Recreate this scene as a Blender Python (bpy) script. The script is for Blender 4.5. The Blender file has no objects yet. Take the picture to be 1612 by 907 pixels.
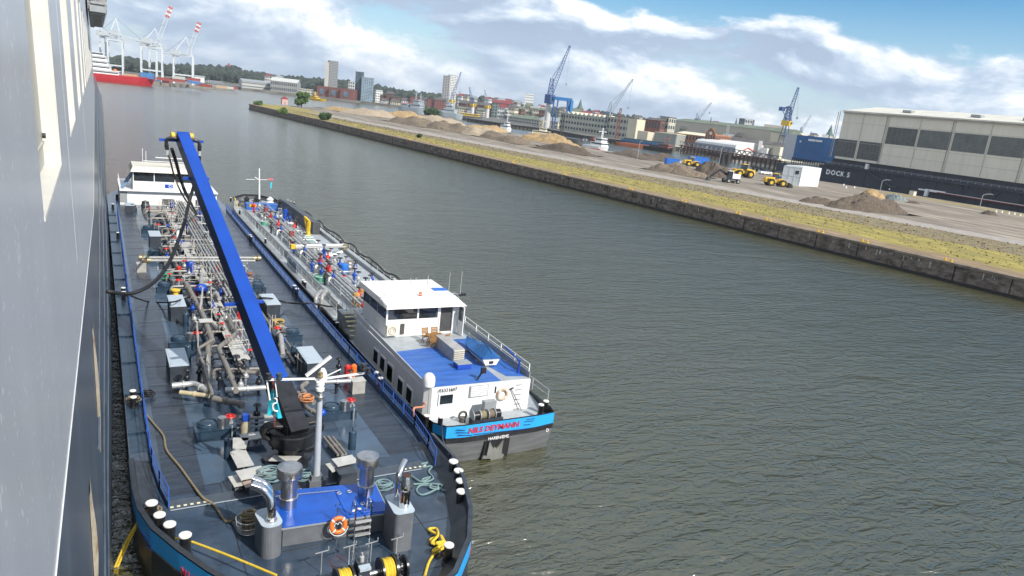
import bpy, math, random
from mathutils import Vector, Matrix
from bpy_extras.mesh_utils import ngon_tessellate  # noqa
random.seed(7)
R_ = math.radians
sc = bpy.context.scene
C = sc.collection

# ------------------------------------------------------------------ camera
CAM_H = 20.0; FPX = 1120.0
ROLL = R_(6.6); PITCH = math.atan2(284.0, FPX); HEAD = R_(31.0)
fwd = Vector((math.sin(HEAD)*math.cos(PITCH), math.cos(HEAD)*math.cos(PITCH), -math.sin(PITCH)))
rt0 = Vector((math.cos(HEAD), -math.sin(HEAD), 0.0)); up0 = rt0.cross(fwd)
rt = rt0*math.cos(ROLL) + up0*math.sin(ROLL)
up = up0*math.cos(ROLL) - rt0*math.sin(ROLL)
cd = bpy.data.cameras.new('camera'); cam = bpy.data.objects.new('camera', cd); C.objects.link(cam)
cam.matrix_world = Matrix(((rt.x, up.x, -fwd.x, 0), (rt.y, up.y, -fwd.y, 0), (rt.z, up.z, -fwd.z, CAM_H), (0, 0, 0, 1)))
cd.sensor_width = 36.0; cd.lens = 36.0*FPX/1612.0; cd.clip_start = 0.05; cd.clip_end = 30000
sc.camera = cam

# ------------------------------------------------------------------ sun, sky
SUN_AZ = R_(158); SUN_EL = R_(40)                     # azimuth clockwise from +Y
S = Vector((math.sin(SUN_AZ)*math.cos(SUN_EL), math.cos(SUN_AZ)*math.cos(SUN_EL), math.sin(SUN_EL)))
sl = bpy.data.lights.new('sun', 'SUN'); sl.energy = 4.8; sl.angle = R_(0.6); sl.color = (1.0, 0.95, 0.86)
so = bpy.data.objects.new('sun', sl); C.objects.link(so); so.rotation_euler = S.to_track_quat('Z', 'Y').to_euler()
W = bpy.data.worlds.new('World'); sc.world = W; W.use_nodes = True
nt = W.node_tree; nt.nodes.clear(); L = nt.links.new
def N(tree, t, **kw):
    n = tree.nodes.new(t)
    for k, v in kw.items():
        if k.startswith('i_'): n.inputs[int(k[2:])].default_value = v
        else: setattr(n, k, v)
    return n
def ramp(tree, fac, stops, interp='LINEAR'):
    n = tree.nodes.new('ShaderNodeValToRGB'); n.color_ramp.interpolation = interp
    el = n.color_ramp.elements
    el[0].position = stops[0][0]; el[0].color = (*stops[0][1], 1) if isinstance(stops[0][1], tuple) else (stops[0][1],)*3+(1,)
    el[1].position = stops[1][0]; el[1].color = (*stops[1][1], 1) if isinstance(stops[1][1], tuple) else (stops[1][1],)*3+(1,)
    for p, c in stops[2:]:
        e = el.new(p); e.color = (*c, 1) if isinstance(c, tuple) else (c, c, c, 1)
    tree.links.new(fac, n.inputs[0]); return n.outputs[0]
def math_(tree, op, a, b=None, c=None, clamp=False):
    n = tree.nodes.new('ShaderNodeMath'); n.operation = op; n.use_clamp = clamp
    for i, v in enumerate((a, b, c)):
        if v is None: continue
        if isinstance(v, (int, float)): n.inputs[i].default_value = v
        else: tree.links.new(v, n.inputs[i])
    return n.outputs[0]
sky = N(nt, 'ShaderNodeTexSky', sky_type='NISHITA', sun_disc=False, sun_elevation=SUN_EL, sun_rotation=SUN_AZ,
        air_density=1.0, dust_density=0.6, ozone_density=1.5)
tc = N(nt, 'ShaderNodeTexCoord'); sx = N(nt, 'ShaderNodeSeparateXYZ'); L(tc.outputs['Generated'], sx.inputs[0])
az = math_(nt, 'ARCTAN2', sx.outputs[0], sx.outputs[1])
el = math_(nt, 'ARCSINE', sx.outputs[2])
def vec(a, b, c=0.0):
    n = nt.nodes.new('ShaderNodeCombineXYZ')
    for i, v in enumerate((a, b, c)):
        if isinstance(v, (int, float)): n.inputs[i].default_value = v
        else: L(v, n.inputs[i])
    return n.outputs[0]
def noise(v, scale, det=8, rough=0.55, dist=0.0):
    n = N(nt, 'ShaderNodeTexNoise'); n.inputs['Scale'].default_value = scale; n.inputs['Detail'].default_value = det
    n.inputs['Roughness'].default_value = rough; n.inputs['Distortion'].default_value = dist
    L(v, n.inputs['Vector']); return n.outputs['Fac']
# cumulus field: cover is heavy towards the north west, thins out to blue towards the upper right
v1 = vec(math_(nt, 'MULTIPLY', az, 1.0), math_(nt, 'MULTIPLY', el, 2.3), 3.3)
n1 = noise(v1, 4.6, 12, 0.58, 0.25)
v1b = vec(math_(nt, 'ADD', az, 0.012), math_(nt, 'MULTIPLY', math_(nt, 'ADD', el, 0.016), 2.3), 3.3)
n1b = noise(v1b, 4.6, 7, 0.52, 0.25)
azd = math_(nt, 'SUBTRACT', az, 0.56)                       # radians right of the clear corner's start
clear = math_(nt, 'MULTIPLY', math_(nt, 'MULTIPLY_ADD', azd, 2.0, 0.5, clamp=True), math_(nt, 'MULTIPLY_ADD', el, 14.0, -1.3, clamp=True))
clear = math_(nt, 'MULTIPLY', clear, math_(nt, 'MULTIPLY_ADD', el, -3.0, 1.9, clamp=True))   # the clear lane closes again higher up
high = math_(nt, 'MULTIPLY_ADD', el, 2.2, -0.45, clamp=True)      # cover breaks up overhead
cov = math_(nt, 'SUBTRACT', math_(nt, 'ADD', n1, 0.12), math_(nt, 'MULTIPLY_ADD', clear, 0.36, math_(nt, 'MULTIPLY', high, 0.06)))
mask = ramp(nt, cov, [(0.46, 0.0), (0.57, 1.0)], 'EASE')
# thin high streaks
v2 = vec(math_(nt, 'MULTIPLY_ADD', el, 1.4, az), math_(nt, 'MULTIPLY', el, 14.0), 9.1)
n2 = noise(v2, 2.6, 6, 0.6, 0.2)
streak = ramp(nt, n2, [(0.58, 0.0), (0.78, 0.7)])
# cloud shade: lit tops against grey undersides, from the density's own slope towards the sun side
lit = math_(nt, 'MULTIPLY_ADD', math_(nt, 'SUBTRACT', n1, n1b), math_(nt, 'MULTIPLY_ADD', el, 30.0, 4.0), 0.46, clamp=True)
dens = ramp(nt, n1, [(0.35, 0.75), (0.75, 0.1)])
shade = math_(nt, 'ADD', math_(nt, 'MULTIPLY', lit, 0.75), math_(nt, 'MULTIPLY', dens, 0.35), clamp=True)
ccol = ramp(nt, shade, [(0.0, (2.7, 3.5, 4.7)), (0.42, (4.1, 5.0, 6.2)), (0.76, (6.5, 7.1, 7.8)), (1.0, (9.2, 9.2, 9.1))])
hz = ramp(nt, el, [(0.0, 0.85), (0.17, 0.0)])
hs = N(nt, 'ShaderNodeHueSaturation'); hs.inputs['Saturation'].default_value = 1.55; hs.inputs['Value'].default_value = 0.98; L(sky.outputs[0], hs.inputs['Color'])
mx0 = N(nt, 'ShaderNodeMix', data_type='RGBA'); L(streak, mx0.inputs[0]); L(hs.outputs[0], mx0.inputs[6]); mx0.inputs[7].default_value = (7.6, 8.2, 8.9, 1)
mx1 = N(nt, 'ShaderNodeMix', data_type='RGBA'); L(hz, mx1.inputs[0]); L(mx0.outputs[2], mx1.inputs[6]); mx1.inputs[7].default_value = (4.0, 5.3, 6.8, 1)
mx2 = N(nt, 'ShaderNodeMix', data_type='RGBA'); L(mask, mx2.inputs[0]); L(mx1.outputs[2], mx2.inputs[6]); L(ccol, mx2.inputs[7])
bg = N(nt, 'ShaderNodeBackground'); L(mx2.outputs[2], bg.inputs[0]); bg.inputs[1].default_value = 0.125
ow = N(nt, 'ShaderNodeOutputWorld'); L(bg.outputs[0], ow.inputs[0])
sc.view_settings.view_transform = 'Standard'; sc.view_settings.look = 'None'; sc.view_settings.gamma = 1
sc.view_settings.exposure = 0.22

# ------------------------------------------------------------------ survey helpers: bearings read off the photograph -> metres in the harbour
def _ray(u, v):
    return fwd*FPX + rt*(u-806.0) + up*(453.5-v)
def G(u, v, z=2.0):
    r = _ray(u, v); t = (z-CAM_H)/r.z; return Vector((r.x*t, r.y*t, z))
def AT(u, d, z=0.0):
    v = 171.4+0.1157*(u-838.6); r = _ray(u, v); k = d/math.hypot(r.x, r.y); return Vector((r.x*k, r.y*k, z))
def ZT(u, v, d):
    r = _ray(u, v); return CAM_H + r.z*d/math.hypot(r.x, r.y)
def PT(u, v, d):
    r = _ray(u, v); k = d/math.hypot(r.x, r.y); return Vector((r.x*k, r.y*k, CAM_H+r.z*k))
def PY(u, v, y):
    r = _ray(u, v); k = y/r.y; return Vector((r.x*k, y, CAM_H+r.z*k))
def PX(u, v, x):
    r = _ray(u, v); k = x/r.x; return Vector((x, r.y*k, CAM_H+r.z*k))

# ------------------------------------------------------------------ materials
MATS = {}
def mat(name, col, rough=0.6, metal=0.0, var=0.12, scale=2.0, bump=0.0, bscale=8.0, dirt=None, dscale=1.0, dlo=0.5, dhi=0.7, stretch=(1, 1, 1), spec=None, trans=0.0):
    if name in MATS: return MATS[name]
    m = bpy.data.materials.new(name); m.use_nodes = True; t = m.node_tree; b = t.nodes['Principled BSDF']
    b.inputs['Roughness'].default_value = rough; b.inputs['Metallic'].default_value = metal
    if spec is not None: b.inputs['Specular IOR Level'].default_value = spec
    if trans: b.inputs['Transmission Weight'].default_value = trans
    co = N(t, 'ShaderNodeTexCoord'); mp = N(t, 'ShaderNodeMapping'); t.links.new(co.outputs['Object'], mp.inputs[0]); mp.inputs['Scale'].default_value = stretch
    n = N(t, 'ShaderNodeTexNoise'); n.inputs['Scale'].default_value = scale; n.inputs['Detail'].default_value = 5; n.inputs['Roughness'].default_value = 0.6
    t.links.new(mp.outputs[0], n.inputs['Vector'])
    lo = tuple(max(0, c*(1-var*1.6)) for c in col); hi = tuple(min(1, c*(1+var*1.6)) for c in col)
    c0 = ramp(t, n.outputs['Fac'], [(0.3, lo), (0.7, hi)])
    if dirt:
        n3 = N(t, 'ShaderNodeTexNoise'); n3.inputs['Scale'].default_value = dscale; n3.inputs['Detail'].default_value = 8; n3.inputs['Roughness'].default_value = 0.65
        t.links.new(mp.outputs[0], n3.inputs['Vector'])
        f = ramp(t, n3.outputs['Fac'], [(dlo, 0.0), (dhi, 1.0)])
        mx = N(t, 'ShaderNodeMix', data_type='RGBA'); t.links.new(f, mx.inputs[0]); t.links.new(c0, mx.inputs[6]); mx.inputs[7].default_value = (*dirt, 1)
        c0 = mx.outputs[2]
    t.links.new(c0, b.inputs['Base Color'])
    if bump:
        n2 = N(t, 'ShaderNodeTexNoise'); n2.inputs['Scale'].default_value = bscale; n2.inputs['Detail'].default_value = 6
        t.links.new(mp.outputs[0], n2.inputs['Vector'])
        bp = N(t, 'ShaderNodeBump'); bp.inputs['Strength'].default_value = bump; bp.inputs['Distance'].default_value = 0.05
        t.links.new(n2.outputs['Fac'], bp.inputs['Height']); t.links.new(bp.outputs[0], b.inputs['Normal'])
    MATS[name] = m; return m
white = mat('white paint', (0.78, 0.78, 0.77), 0.35, var=0.03, dirt=(0.52, 0.48, 0.42), dscale=2.2, dlo=0.56, dhi=0.85, stretch=(1, 1, 0.35))
cream = mat('cream paint', (0.66, 0.62, 0.53), 0.5, var=0.03, dirt=(0.5, 0.46, 0.38), dscale=2, dlo=0.6, dhi=0.9)
black = mat('black paint', (0.018, 0.019, 0.022), 0.35, var=0.3)
rubber = mat('hose rubber', (0.012, 0.012, 0.013), 0.5, var=0.3)
slate = mat('slate deck paint', (0.030, 0.050, 0.080), 0.16, var=0.25, scale=0.7, dirt=(0.075, 0.10, 0.13), dscale=0.5, dlo=0.5, dhi=0.75, bump=0.12, bscale=2.0)
slate_d = mat('anti-slip deck coating', (0.021, 0.030, 0.046), 0.27, var=0.35, scale=1.2, dirt=(0.06, 0.07, 0.085), dscale=1.0, dlo=0.5, dhi=0.8, bump=0.35, bscale=1.6, stretch=(0.35, 1.8, 1))
slate_l = mat('blue grey deck paint', (0.052, 0.088, 0.135), 0.2, var=0.15, scale=0.5, dirt=(0.06, 0.08, 0.105), dscale=0.8, dlo=0.5, dhi=0.8)
steelblue = mat('dark blue grey paint', (0.024, 0.048, 0.078), 0.3, var=0.2)
greybox = mat('grey locker paint', (0.04, 0.048, 0.062), 0.4, var=0.15)
lidgrey = mat('light grey lid paint', (0.42, 0.49, 0.55), 0.35, var=0.06, dirt=(0.3, 0.34, 0.38), dscale=2, dlo=0.5, dhi=0.9)
bluep = mat('bright blue paint', (0.008, 0.085, 0.44), 0.3, var=0.12, scale=1.2, dirt=(0.03, 0.12, 0.42), dscale=1.5, dlo=0.6, dhi=0.9)
boomblue = mat('crane blue paint', (0.003, 0.052, 0.33), 0.35, var=0.08, scale=0.8, dirt=(0.02, 0.07, 0.30), dscale=1.5, dlo=0.6, dhi=0.85)
royal = mat('royal blue paint', (0.01, 0.06, 0.38), 0.35, var=0.1)
railblue = mat('rail blue paint', (0.03, 0.10, 0.38), 0.4, var=0.1)
deckblue = mat('blue roof paint', (0.028, 0.115, 0.42), 0.45, var=0.16, scale=1.5, dirt=(0.07, 0.18, 0.42), dscale=0.9, dlo=0.45, dhi=0.85, stretch=(0.4, 2.2, 1))
cyan = mat('light blue hull paint', (0.02, 0.33, 0.72), 0.35, var=0.04)
teal = mat('turquoise cloth', (0.02, 0.5, 0.62), 0.8, var=0.08)
steel = mat('brushed stainless steel', (0.55, 0.53, 0.51), 0.36, 1.0, var=0.1, scale=4, stretch=(1, 1, 0.1))
chrome = mat('polished steel', (0.72, 0.71, 0.70), 0.1, 1.0, var=0.03)
pipe_t = mat('weathered pipe paint', (0.25, 0.23, 0.205), 0.5, 0.2, var=0.15, scale=3, dirt=(0.16, 0.14, 0.12), dscale=3, dlo=0.5, dhi=0.8)
pipe_g = mat('grey pipe paint', (0.33, 0.33, 0.32), 0.4, 0.1, var=0.1, dirt=(0.22, 0.19, 0.16), dscale=3, dlo=0.55, dhi=0.8)
galv = mat('galvanised steel', (0.45, 0.46, 0.46), 0.45, 0.35, var=0.1)
alu = mat('aluminium plate', (0.52, 0.51, 0.48), 0.5, 0.1, var=0.08, bump=0.2, bscale=30)
red = mat('red paint', (0.55, 0.025, 0.02), 0.4, var=0.1)
darkred = mat('dark red paint', (0.22, 0.03, 0.03), 0.5, var=0.15)
orange = mat('orange plastic', (0.75, 0.16, 0.02), 0.4, var=0.05)
yellow = mat('yellow paint', (0.7, 0.45, 0.03), 0.5, var=0.1)
rope_y = mat('yellow rope', (0.72, 0.50, 0.04), 0.8, var=0.2, scale=20)
rope_t = mat('tan rope', (0.22, 0.18, 0.11), 0.9, var=0.3, scale=20)
rope_g = mat('pale green rope', (0.17, 0.26, 0.27), 0.85, var=0.2, scale=20)
green = mat('green paint', (0.06, 0.28, 0.18), 0.5, var=0.1)
glass = mat('dark glass', (0.02, 0.028, 0.035), 0.06, var=0.2, spec=0.9)
winglass = mat('far window glass', (0.05, 0.065, 0.08), 0.2, var=0.3)
wood = mat('teak wood', (0.30, 0.15, 0.045), 0.6, var=0.25, scale=6)
lgrey = mat('light grey deck paint', (0.36, 0.39, 0.41), 0.45, var=0.08, scale=1, dirt=(0.25, 0.28, 0.30), dscale=0.7, dlo=0.5, dhi=0.8)
mgrey = mat('mid grey paint', (0.28, 0.30, 0.31), 0.45, var=0.07)
hullgrey = mat('lower hull grey', (0.12, 0.122, 0.126), 0.45, var=0.2, scale=1.5, dirt=(0.13, 0.13, 0.13), dscale=2, dlo=0.58, dhi=0.8, stretch=(0.3, 0.3, 2.5))
redpaint = mat('lettering red', (0.55, 0.03, 0.06), 0.5, var=0.02)
wpaint = mat('lettering white', (0.8, 0.8, 0.8), 0.5, var=0.02)
npaint = mat('lettering navy', (0.01, 0.03, 0.16), 0.5, var=0.02)

# ------------------------------------------------------------------ mesh builder
class MB:
    def __init__(s): s.v = []; s.f = []; s.sm = []
    def add(s, vs, fs, smooth=False):
        o = len(s.v); s.v += [tuple(p) for p in vs]; s.f += [tuple(i+o for i in f) for f in fs]; s.sm += [smooth]*len(fs); return s
    def box(s, c, d, rz=0.0, top=1.0):
        hx, hy, hz = d[0]/2, d[1]/2, d[2]/2; ca, sa = math.cos(rz), math.sin(rz); vs = []
        for z, k in ((-hz, 1.0), (hz, top)):
            for x, y in ((-hx, -hy), (hx, -hy), (hx, hy), (-hx, hy)):
                x *= k; y *= k; vs.append((c[0]+x*ca-y*sa, c[1]+x*sa+y*ca, c[2]+z))
        return s.add(vs, [(3, 2, 1, 0), (4, 5, 6, 7), (0, 1, 5, 4), (1, 2, 6, 5), (2, 3, 7, 6), (3, 0, 4, 7)])
    def b2(s, x0, x1, y0, y1, z0, z1): return s.box(((x0+x1)/2, (y0+y1)/2, (z0+z1)/2), (x1-x0, y1-y0, z1-z0))
    def prism(s, poly, z0, z1, inset=None):
        n = len(poly); vs = [(p[0], p[1], z0) for p in poly]; tp = inset or poly
        vs += [(p[0], p[1], z1) for p in tp]
        ar = sum(poly[i][0]*poly[(i+1) % n][1]-poly[(i+1) % n][0]*poly[i][1] for i in range(n))
        fs = [tuple(range(n, 2*n)), tuple(range(n-1, -1, -1))] + [(i, (i+1) % n, n+(i+1) % n, n+i) for i in range(n)]
        if ar < 0: fs = [tuple(reversed(f)) for f in fs]
        return s.add(vs, fs)
    def bar(s, a, b, w=0.1, h=None):
        a = Vector(a); b = Vector(b); h = h or w; d = (b-a)
        if d.length < 1e-6: return s
        d.normalize(); r = d.cross(Vector((0, 0, 1)))
        if r.length < 1e-3: r = Vector((1, 0, 0))
        r.normalize(); u = r.cross(d); r = r*(w/2); u = u*(h/2)
        vs = [p+x for p in (a, b) for x in (-r-u, r-u, r+u, -r+u)]
        return s.add(vs, [(3, 2, 1, 0), (4, 5, 6, 7), (0, 1, 5, 4), (1, 2, 6, 5), (2, 3, 7, 6), (3, 0, 4, 7)])
    def tube(s, pts, r, n=8, cap=True):
        pts = [Vector(p) for p in pts]; m = len(pts); vs = []; fs = []
        rr = r if isinstance(r, (list, tuple)) else [r]*m; ref = None
        for i, p in enumerate(pts):
            d = (pts[min(i+1, m-1)]-pts[max(i-1, 0)])
            if d.length < 1e-9: d = Vector((0, 0, 1))
            d.normalize()
            if ref is None:
                ref = Vector((0, 0, 1)) if abs(d.z) < 0.9 else Vector((1, 0, 0))
            a = (ref - d*ref.dot(d))
            if a.length < 1e-6: a = d.orthogonal()
            a.normalize(); b = d.cross(a); ref = a
            for k in range(n):
                t = 2*math.pi*k/n; vs.append(p+(a*math.cos(t)+b*math.sin(t))*rr[i])
        for i in range(m-1):
            for k in range(n): k2 = (k+1) % n; fs.append((i*n+k, i*n+k2, (i+1)*n+k2, (i+1)*n+k))
        if cap: fs += [tuple(range(n-1, -1, -1)), tuple(range((m-1)*n, m*n))]
        return s.add(vs, fs, True)
    def cyl(s, a, b, r, n=12, r2=None): 
        a = Vector(a); b = Vector(b)
        return s.tube([a, b], [r, r if r2 is None else r2], n)
    def lathe(s, c, prof, n=16):
        vs = []; fs = []; m = len(prof)
        for r, z in prof:
            for k in range(n):
                t = 2*math.pi*k/n; vs.append((c[0]+r*math.cos(t), c[1]+r*math.sin(t), c[2]+z))
        for i in range(m-1):
            for k in range(n): k2 = (k+1) % n; fs.append((i*n+k, i*n+k2, (i+1)*n+k2, (i+1)*n+k))
        fs += [tuple(range(n-1, -1, -1)), tuple(range((m-1)*n, m*n))]
        return s.add(vs, fs, True)
    def torus(s, c, R, r, axis='Z', n=16, m=6, arc=1.0):
        vs = []; fs = []; cl = arc >= 1.0; nn = n if cl else n+1
        for i in range(nn):
            t = 2*math.pi*arc*i/n
            for k in range(m):
                q = 2*math.pi*k/m; x = (R+r*math.cos(q))*math.cos(t); y = (R+r*math.cos(q))*math.sin(t); z = r*math.sin(q)
                p = (x, y, z) if axis == 'Z' else ((x, z, y) if axis == 'Y' else (z, x, y))
                vs.append((c[0]+p[0], c[1]+p[1], c[2]+p[2]))
        for i in range(n):
            for k in range(m):
                a = i*m+k; b = i*m+(k+1) % m; j = (i+1) % nn
                fs.append((a, b, j*m+(k+1) % m, j*m+k))
        return s.add(vs, fs, True)
    def ball(s, c, r, n=10, m=6, sq=1.0):
        return s.lathe(c, [(max(0.001, r*math.sin(math.pi*i/m)), -r*sq*math.cos(math.pi*i/m)) for i in range(m+1)], n)
    def loft(s, rings, closed=True, cap0=False, cap1=False, smooth=False):
        n = len(rings[0]); vs = [p for r in rings for p in r]; fs = []
        for i in range(len(rings)-1):
            for k in range(n if closed else n-1): k2 = (k+1) % n; fs.append((i*n+k, i*n+k2, (i+1)*n+k2, (i+1)*n+k))
        if cap0: fs.append(tuple(range(n-1, -1, -1)))
        if cap1: fs.append(tuple(range((len(rings)-1)*n, len(rings)*n)))
        return s.add(vs, fs, smooth)
    def mesh(s, name, m, off=(0, 0, 0)):
        me = bpy.data.meshes.new(name); ox, oy, oz = off
        me.from_pydata([(x-ox, y-oy, z-oz) for x, y, z in s.v], [], s.f); me.polygons.foreach_set('use_smooth', s.sm)
        if m: me.materials.append(m)
        if any(s.sm): me.set_sharp_from_angle(angle=R_(38))
        me.update()
        return me
ORG = {}
def thing(name, label, cat, loc=(0, 0, 0), group=None, rz=0.0):
    o = bpy.data.objects.new(name, None); C.objects.link(o); o.location = loc; o.rotation_euler[2] = rz; o.empty_display_size = 0.3
    o['label'] = label; o['category'] = cat
    if group: o['group'] = group
    ORG[o] = Vector(loc); return o
def part(name, mb, m, parent, label=None, stuff=False, local=False):
    off = (0, 0, 0) if local else ORG.get(parent, Vector((0, 0, 0)))
    me = mb.mesh(name, m, off); o = bpy.data.objects.new(name, me); C.objects.link(o); o.parent = parent; ORG[o] = ORG.get(parent, Vector((0, 0, 0)))
    if label: o['label'] = label
    if stuff: o['kind'] = 'stuff'
    return o
def inst(name, me, parent, loc, rz=0.0, sc_=None):
    o = bpy.data.objects.new(name, me); C.objects.link(o); o.parent = parent; o.location = Vector(loc)-ORG.get(parent, Vector((0, 0, 0))); o.rotation_euler[2] = rz
    if sc_: o.scale = (sc_,)*3 if isinstance(sc_, (int, float)) else sc_
    ORG[o] = Vector(loc); return o
def solo(name, mb, m, label, cat, group=None, loc=(0, 0, 0), kind=None, rz=0.0):
    me = mb.mesh(name, m, loc); o = bpy.data.objects.new(name, me); C.objects.link(o); o.location = loc; o.rotation_euler[2] = rz
    if kind: o['kind'] = kind
    if label: o['label'] = label
    if cat: o['category'] = cat
    if group: o['group'] = group
    ORG[o] = Vector(loc); return o
def struct(name, mb, m, kind='structure', label=None): return solo(name, mb, m, label, None, kind=kind)
def dup(root, loc, rz=0.0, label=None, s=None):
    r = root.copy(); C.objects.link(r); r.location = loc; r.rotation_euler[2] = rz
    if s: r.scale = (s, s, s)
    if label: r['label'] = label
    def rec(src, dst):
        for ch in [c for c in C.objects if c.parent == src]:
            c = ch.copy(); C.objects.link(c); c.parent = dst; rec(ch, c)
    rec(root, r); return r
def text_mb(txt, size, depth=0.02, shear=0.0, spacing=1.0, bold=0.0):
    cu = bpy.data.curves.new('lettering', 'FONT'); cu.body = txt; cu.size = size; cu.extrude = depth/2; cu.align_x = 'CENTER'; cu.align_y = 'CENTER'
    cu.shear = shear; cu.space_character = spacing; cu.offset = bold; cu.resolution_u = 2
    o = bpy.data.objects.new('lettering', cu); C.objects.link(o)
    dg = bpy.context.evaluated_depsgraph_get(); me = o.evaluated_get(dg).to_mesh()
    mb = MB(); mb.add([v.co[:] for v in me.vertices], [tuple(p.vertices) for p in me.polygons])
    o.evaluated_get(dg).to_mesh_clear(); bpy.data.objects.remove(o); bpy.data.curves.remove(cu); return mb
def place(mb, M):
    out = MB(); out.f = list(mb.f); out.sm = list(mb.sm); out.v = [tuple(M @ Vector(v)) for v in mb.v]; return out
def frame(o, x, z=(0, 0, 1)):
    "matrix whose local x runs along x, local y along z(up), local z out of the face"
    x = Vector(x).normalized(); z = Vector(z).normalized(); n = x.cross(z)
    return Matrix(((x.x, z.x, n.x, o[0]), (x.y, z.y, n.y, o[1]), (x.z, z.z, n.z, o[2]), (0, 0, 0, 1)))
def catmull(pts, k=6):
    pts = [Vector(p) for p in pts]; out = []
    for i in range(len(pts)-1):
        p0 = pts[max(i-1, 0)]; p1 = pts[i]; p2 = pts[i+1]; p3 = pts[min(i+2, len(pts)-1)]
        for j in range(k):
            t = j/k; out.append(0.5*((2*p1)+(p2-p0)*t+(2*p0-5*p1+4*p2-p3)*t*t+(3*p1-p0-3*p2+p3)*t**3))
    return out+[pts[-1]]

# ================================================================== SETTING
# ---- water
wm = bpy.data.materials.new('harbour water'); wm.use_nodes = True; t = wm.node_tree; b = t.nodes['Principled BSDF']
co = N(t, 'ShaderNodeTexCoord')
nb = N(t, 'ShaderNodeTexNoise'); nb.inputs['Scale'].default_value = 0.02; nb.inputs['Detail'].default_value = 4; t.links.new(co.outputs['Object'], nb.inputs['Vector'])
t.links.new(ramp(t, nb.outputs['Fac'], [(0.3, (0.056, 0.056, 0.022)), (0.7, (0.072, 0.071, 0.034))]), b.inputs['Base Color'])
b.inputs['IOR'].default_value = 2.15; b.inputs['Specular IOR Level'].default_value = 0.5
def wave(scale, st, rot, det=3, ntype='n'):
    mp = N(t, 'ShaderNodeMapping'); mp.inputs['Rotation'].default_value = (0, 0, rot); mp.inputs['Scale'].default_value = st
    t.links.new(co.outputs['Object'], mp.inputs[0]); n = N(t, 'ShaderNodeTexNoise'); n.inputs['Scale'].default_value = scale; n.inputs['Detail'].default_value = det
    n.inputs['Roughness'].default_value = 0.55; n.inputs['Distortion'].default_value = 0.6; t.links.new(mp.outputs[0], n.inputs['Vector']); return n.outputs['Fac']
w1 = wave(1.35, (0.5, 1.2, 1), 0.65, 4); w2 = wave(0.22, (0.5, 1.3, 1), 0.5, 2); w3 = wave(3.2, (0.6, 1.2, 1), 0.9, 2)
hsum = math_(t, 'ADD', math_(t, 'MULTIPLY', w1, 0.56), math_(t, 'ADD', math_(t, 'MULTIPLY', w2, 0.9), math_(t, 'MULTIPLY', w3, 0.19)))
bp = N(t, 'ShaderNodeBump'); bp.inputs['Strength'].default_value = 1.0; bp.inputs['Distance'].default_value = 0.54
vl = N(t, 'ShaderNodeVectorMath', operation='LENGTH'); t.links.new(co.outputs['Object'], vl.inputs[0])
t.links.new(ramp(t, math_(t, 'DIVIDE', vl.outputs['Value'], 700.0), [(0.05, 1.0), (0.25, 0.9), (0.6, 0.5), (1.0, 0.3)]), bp.inputs['Strength'])   # chop too fine to see far off goes into the roughness instead
t.links.new(ramp(t, math_(t, 'DIVIDE', vl.outputs['Value'], 700.0), [(0.06, 0.07), (0.3, 0.12), (1.0, 0.24)]), b.inputs['Roughness'])
t.links.new(hsum, bp.inputs['Height']); t.links.new(bp.outputs[0], b.inputs['Normal'])
mb = MB(); mb.add([(-9000, -3000, 0), (9000, -3000, 0), (9000, 12000, 0), (-9000, 12000, 0)], [(0, 1, 2, 3)])
struct('water', mb, wm)

# ---- spit of land on the right: concrete quay wall, grass, dirt road, gravel yard
def qx(y): return 127.6-0.094*y
ZS = 3.2
dirt_m = mat('gravel ground', (0.265, 0.225, 0.178), 0.95, var=0.35, scale=0.3, dirt=(0.16, 0.135, 0.105), dscale=0.16, dlo=0.42, dhi=0.62, stretch=(1, 0.18, 1), bump=0.4, bscale=2)
road_m = mat('pale dirt road', (0.33, 0.295, 0.26), 0.95, var=0.15, scale=0.6, dirt=(0.23, 0.20, 0.17), dscale=0.4, dlo=0.5, dhi=0.75)
grass_m = mat('dry grass', (0.31, 0.25, 0.058), 0.95, var=0.3, scale=1.2, dirt=(0.18, 0.155, 0.05), dscale=0.3, dlo=0.45, dhi=0.65, stretch=(1, 0.3, 1), bump=0.5, bscale=3)
weed_m = mat('weedy verge', (0.19, 0.15, 0.078), 0.95, var=0.4, scale=1.1, dirt=(0.22, 0.185, 0.09), dscale=0.5, dlo=0.5, dhi=0.7, bump=0.5, bscale=3)
soil_m = mat('brown quay strip', (0.24, 0.17, 0.095), 0.95, var=0.3, scale=0.8, stretch=(1.5, 0.2, 1), dirt=(0.24, 0.19, 0.08), dscale=0.5, dlo=0.5, dhi=0.7)
conc_m = mat('stained quay concrete', (0.135, 0.11, 0.09), 0.9, var=0.45, scale=0.6, dirt=(0.30, 0.26, 0.23), dscale=0.9, dlo=0.54, dhi=0.74, stretch=(1, 1, 2.2), bump=0.6, bscale=2.5)
conc_l = mat('quay coping concrete', (0.2, 0.16, 0.12), 0.9, var=0.3, scale=0.6)
Y0, Y1 = -60, 480
mb = MB(); poly = [(qx(Y0)+1.2, Y0), (300, Y0), (294, 100), (292, 170), (276, 226), (262, 250), (256, 290), (226, 305), (225, 345), (236, 400), (236, 455), (226, 520), (214, 565), (165, 570), (115, 520), (qx(Y1)+1.2, Y1)]
mb.prism([(p[0], p[1]) for p in poly], -1, ZS); struct('yard_ground', mb, dirt_m)
def roff(y): return max(17.0, 62.0-0.1*max(y, 60))          # quay edge to dirt road: the ground widens towards the near end
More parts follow.
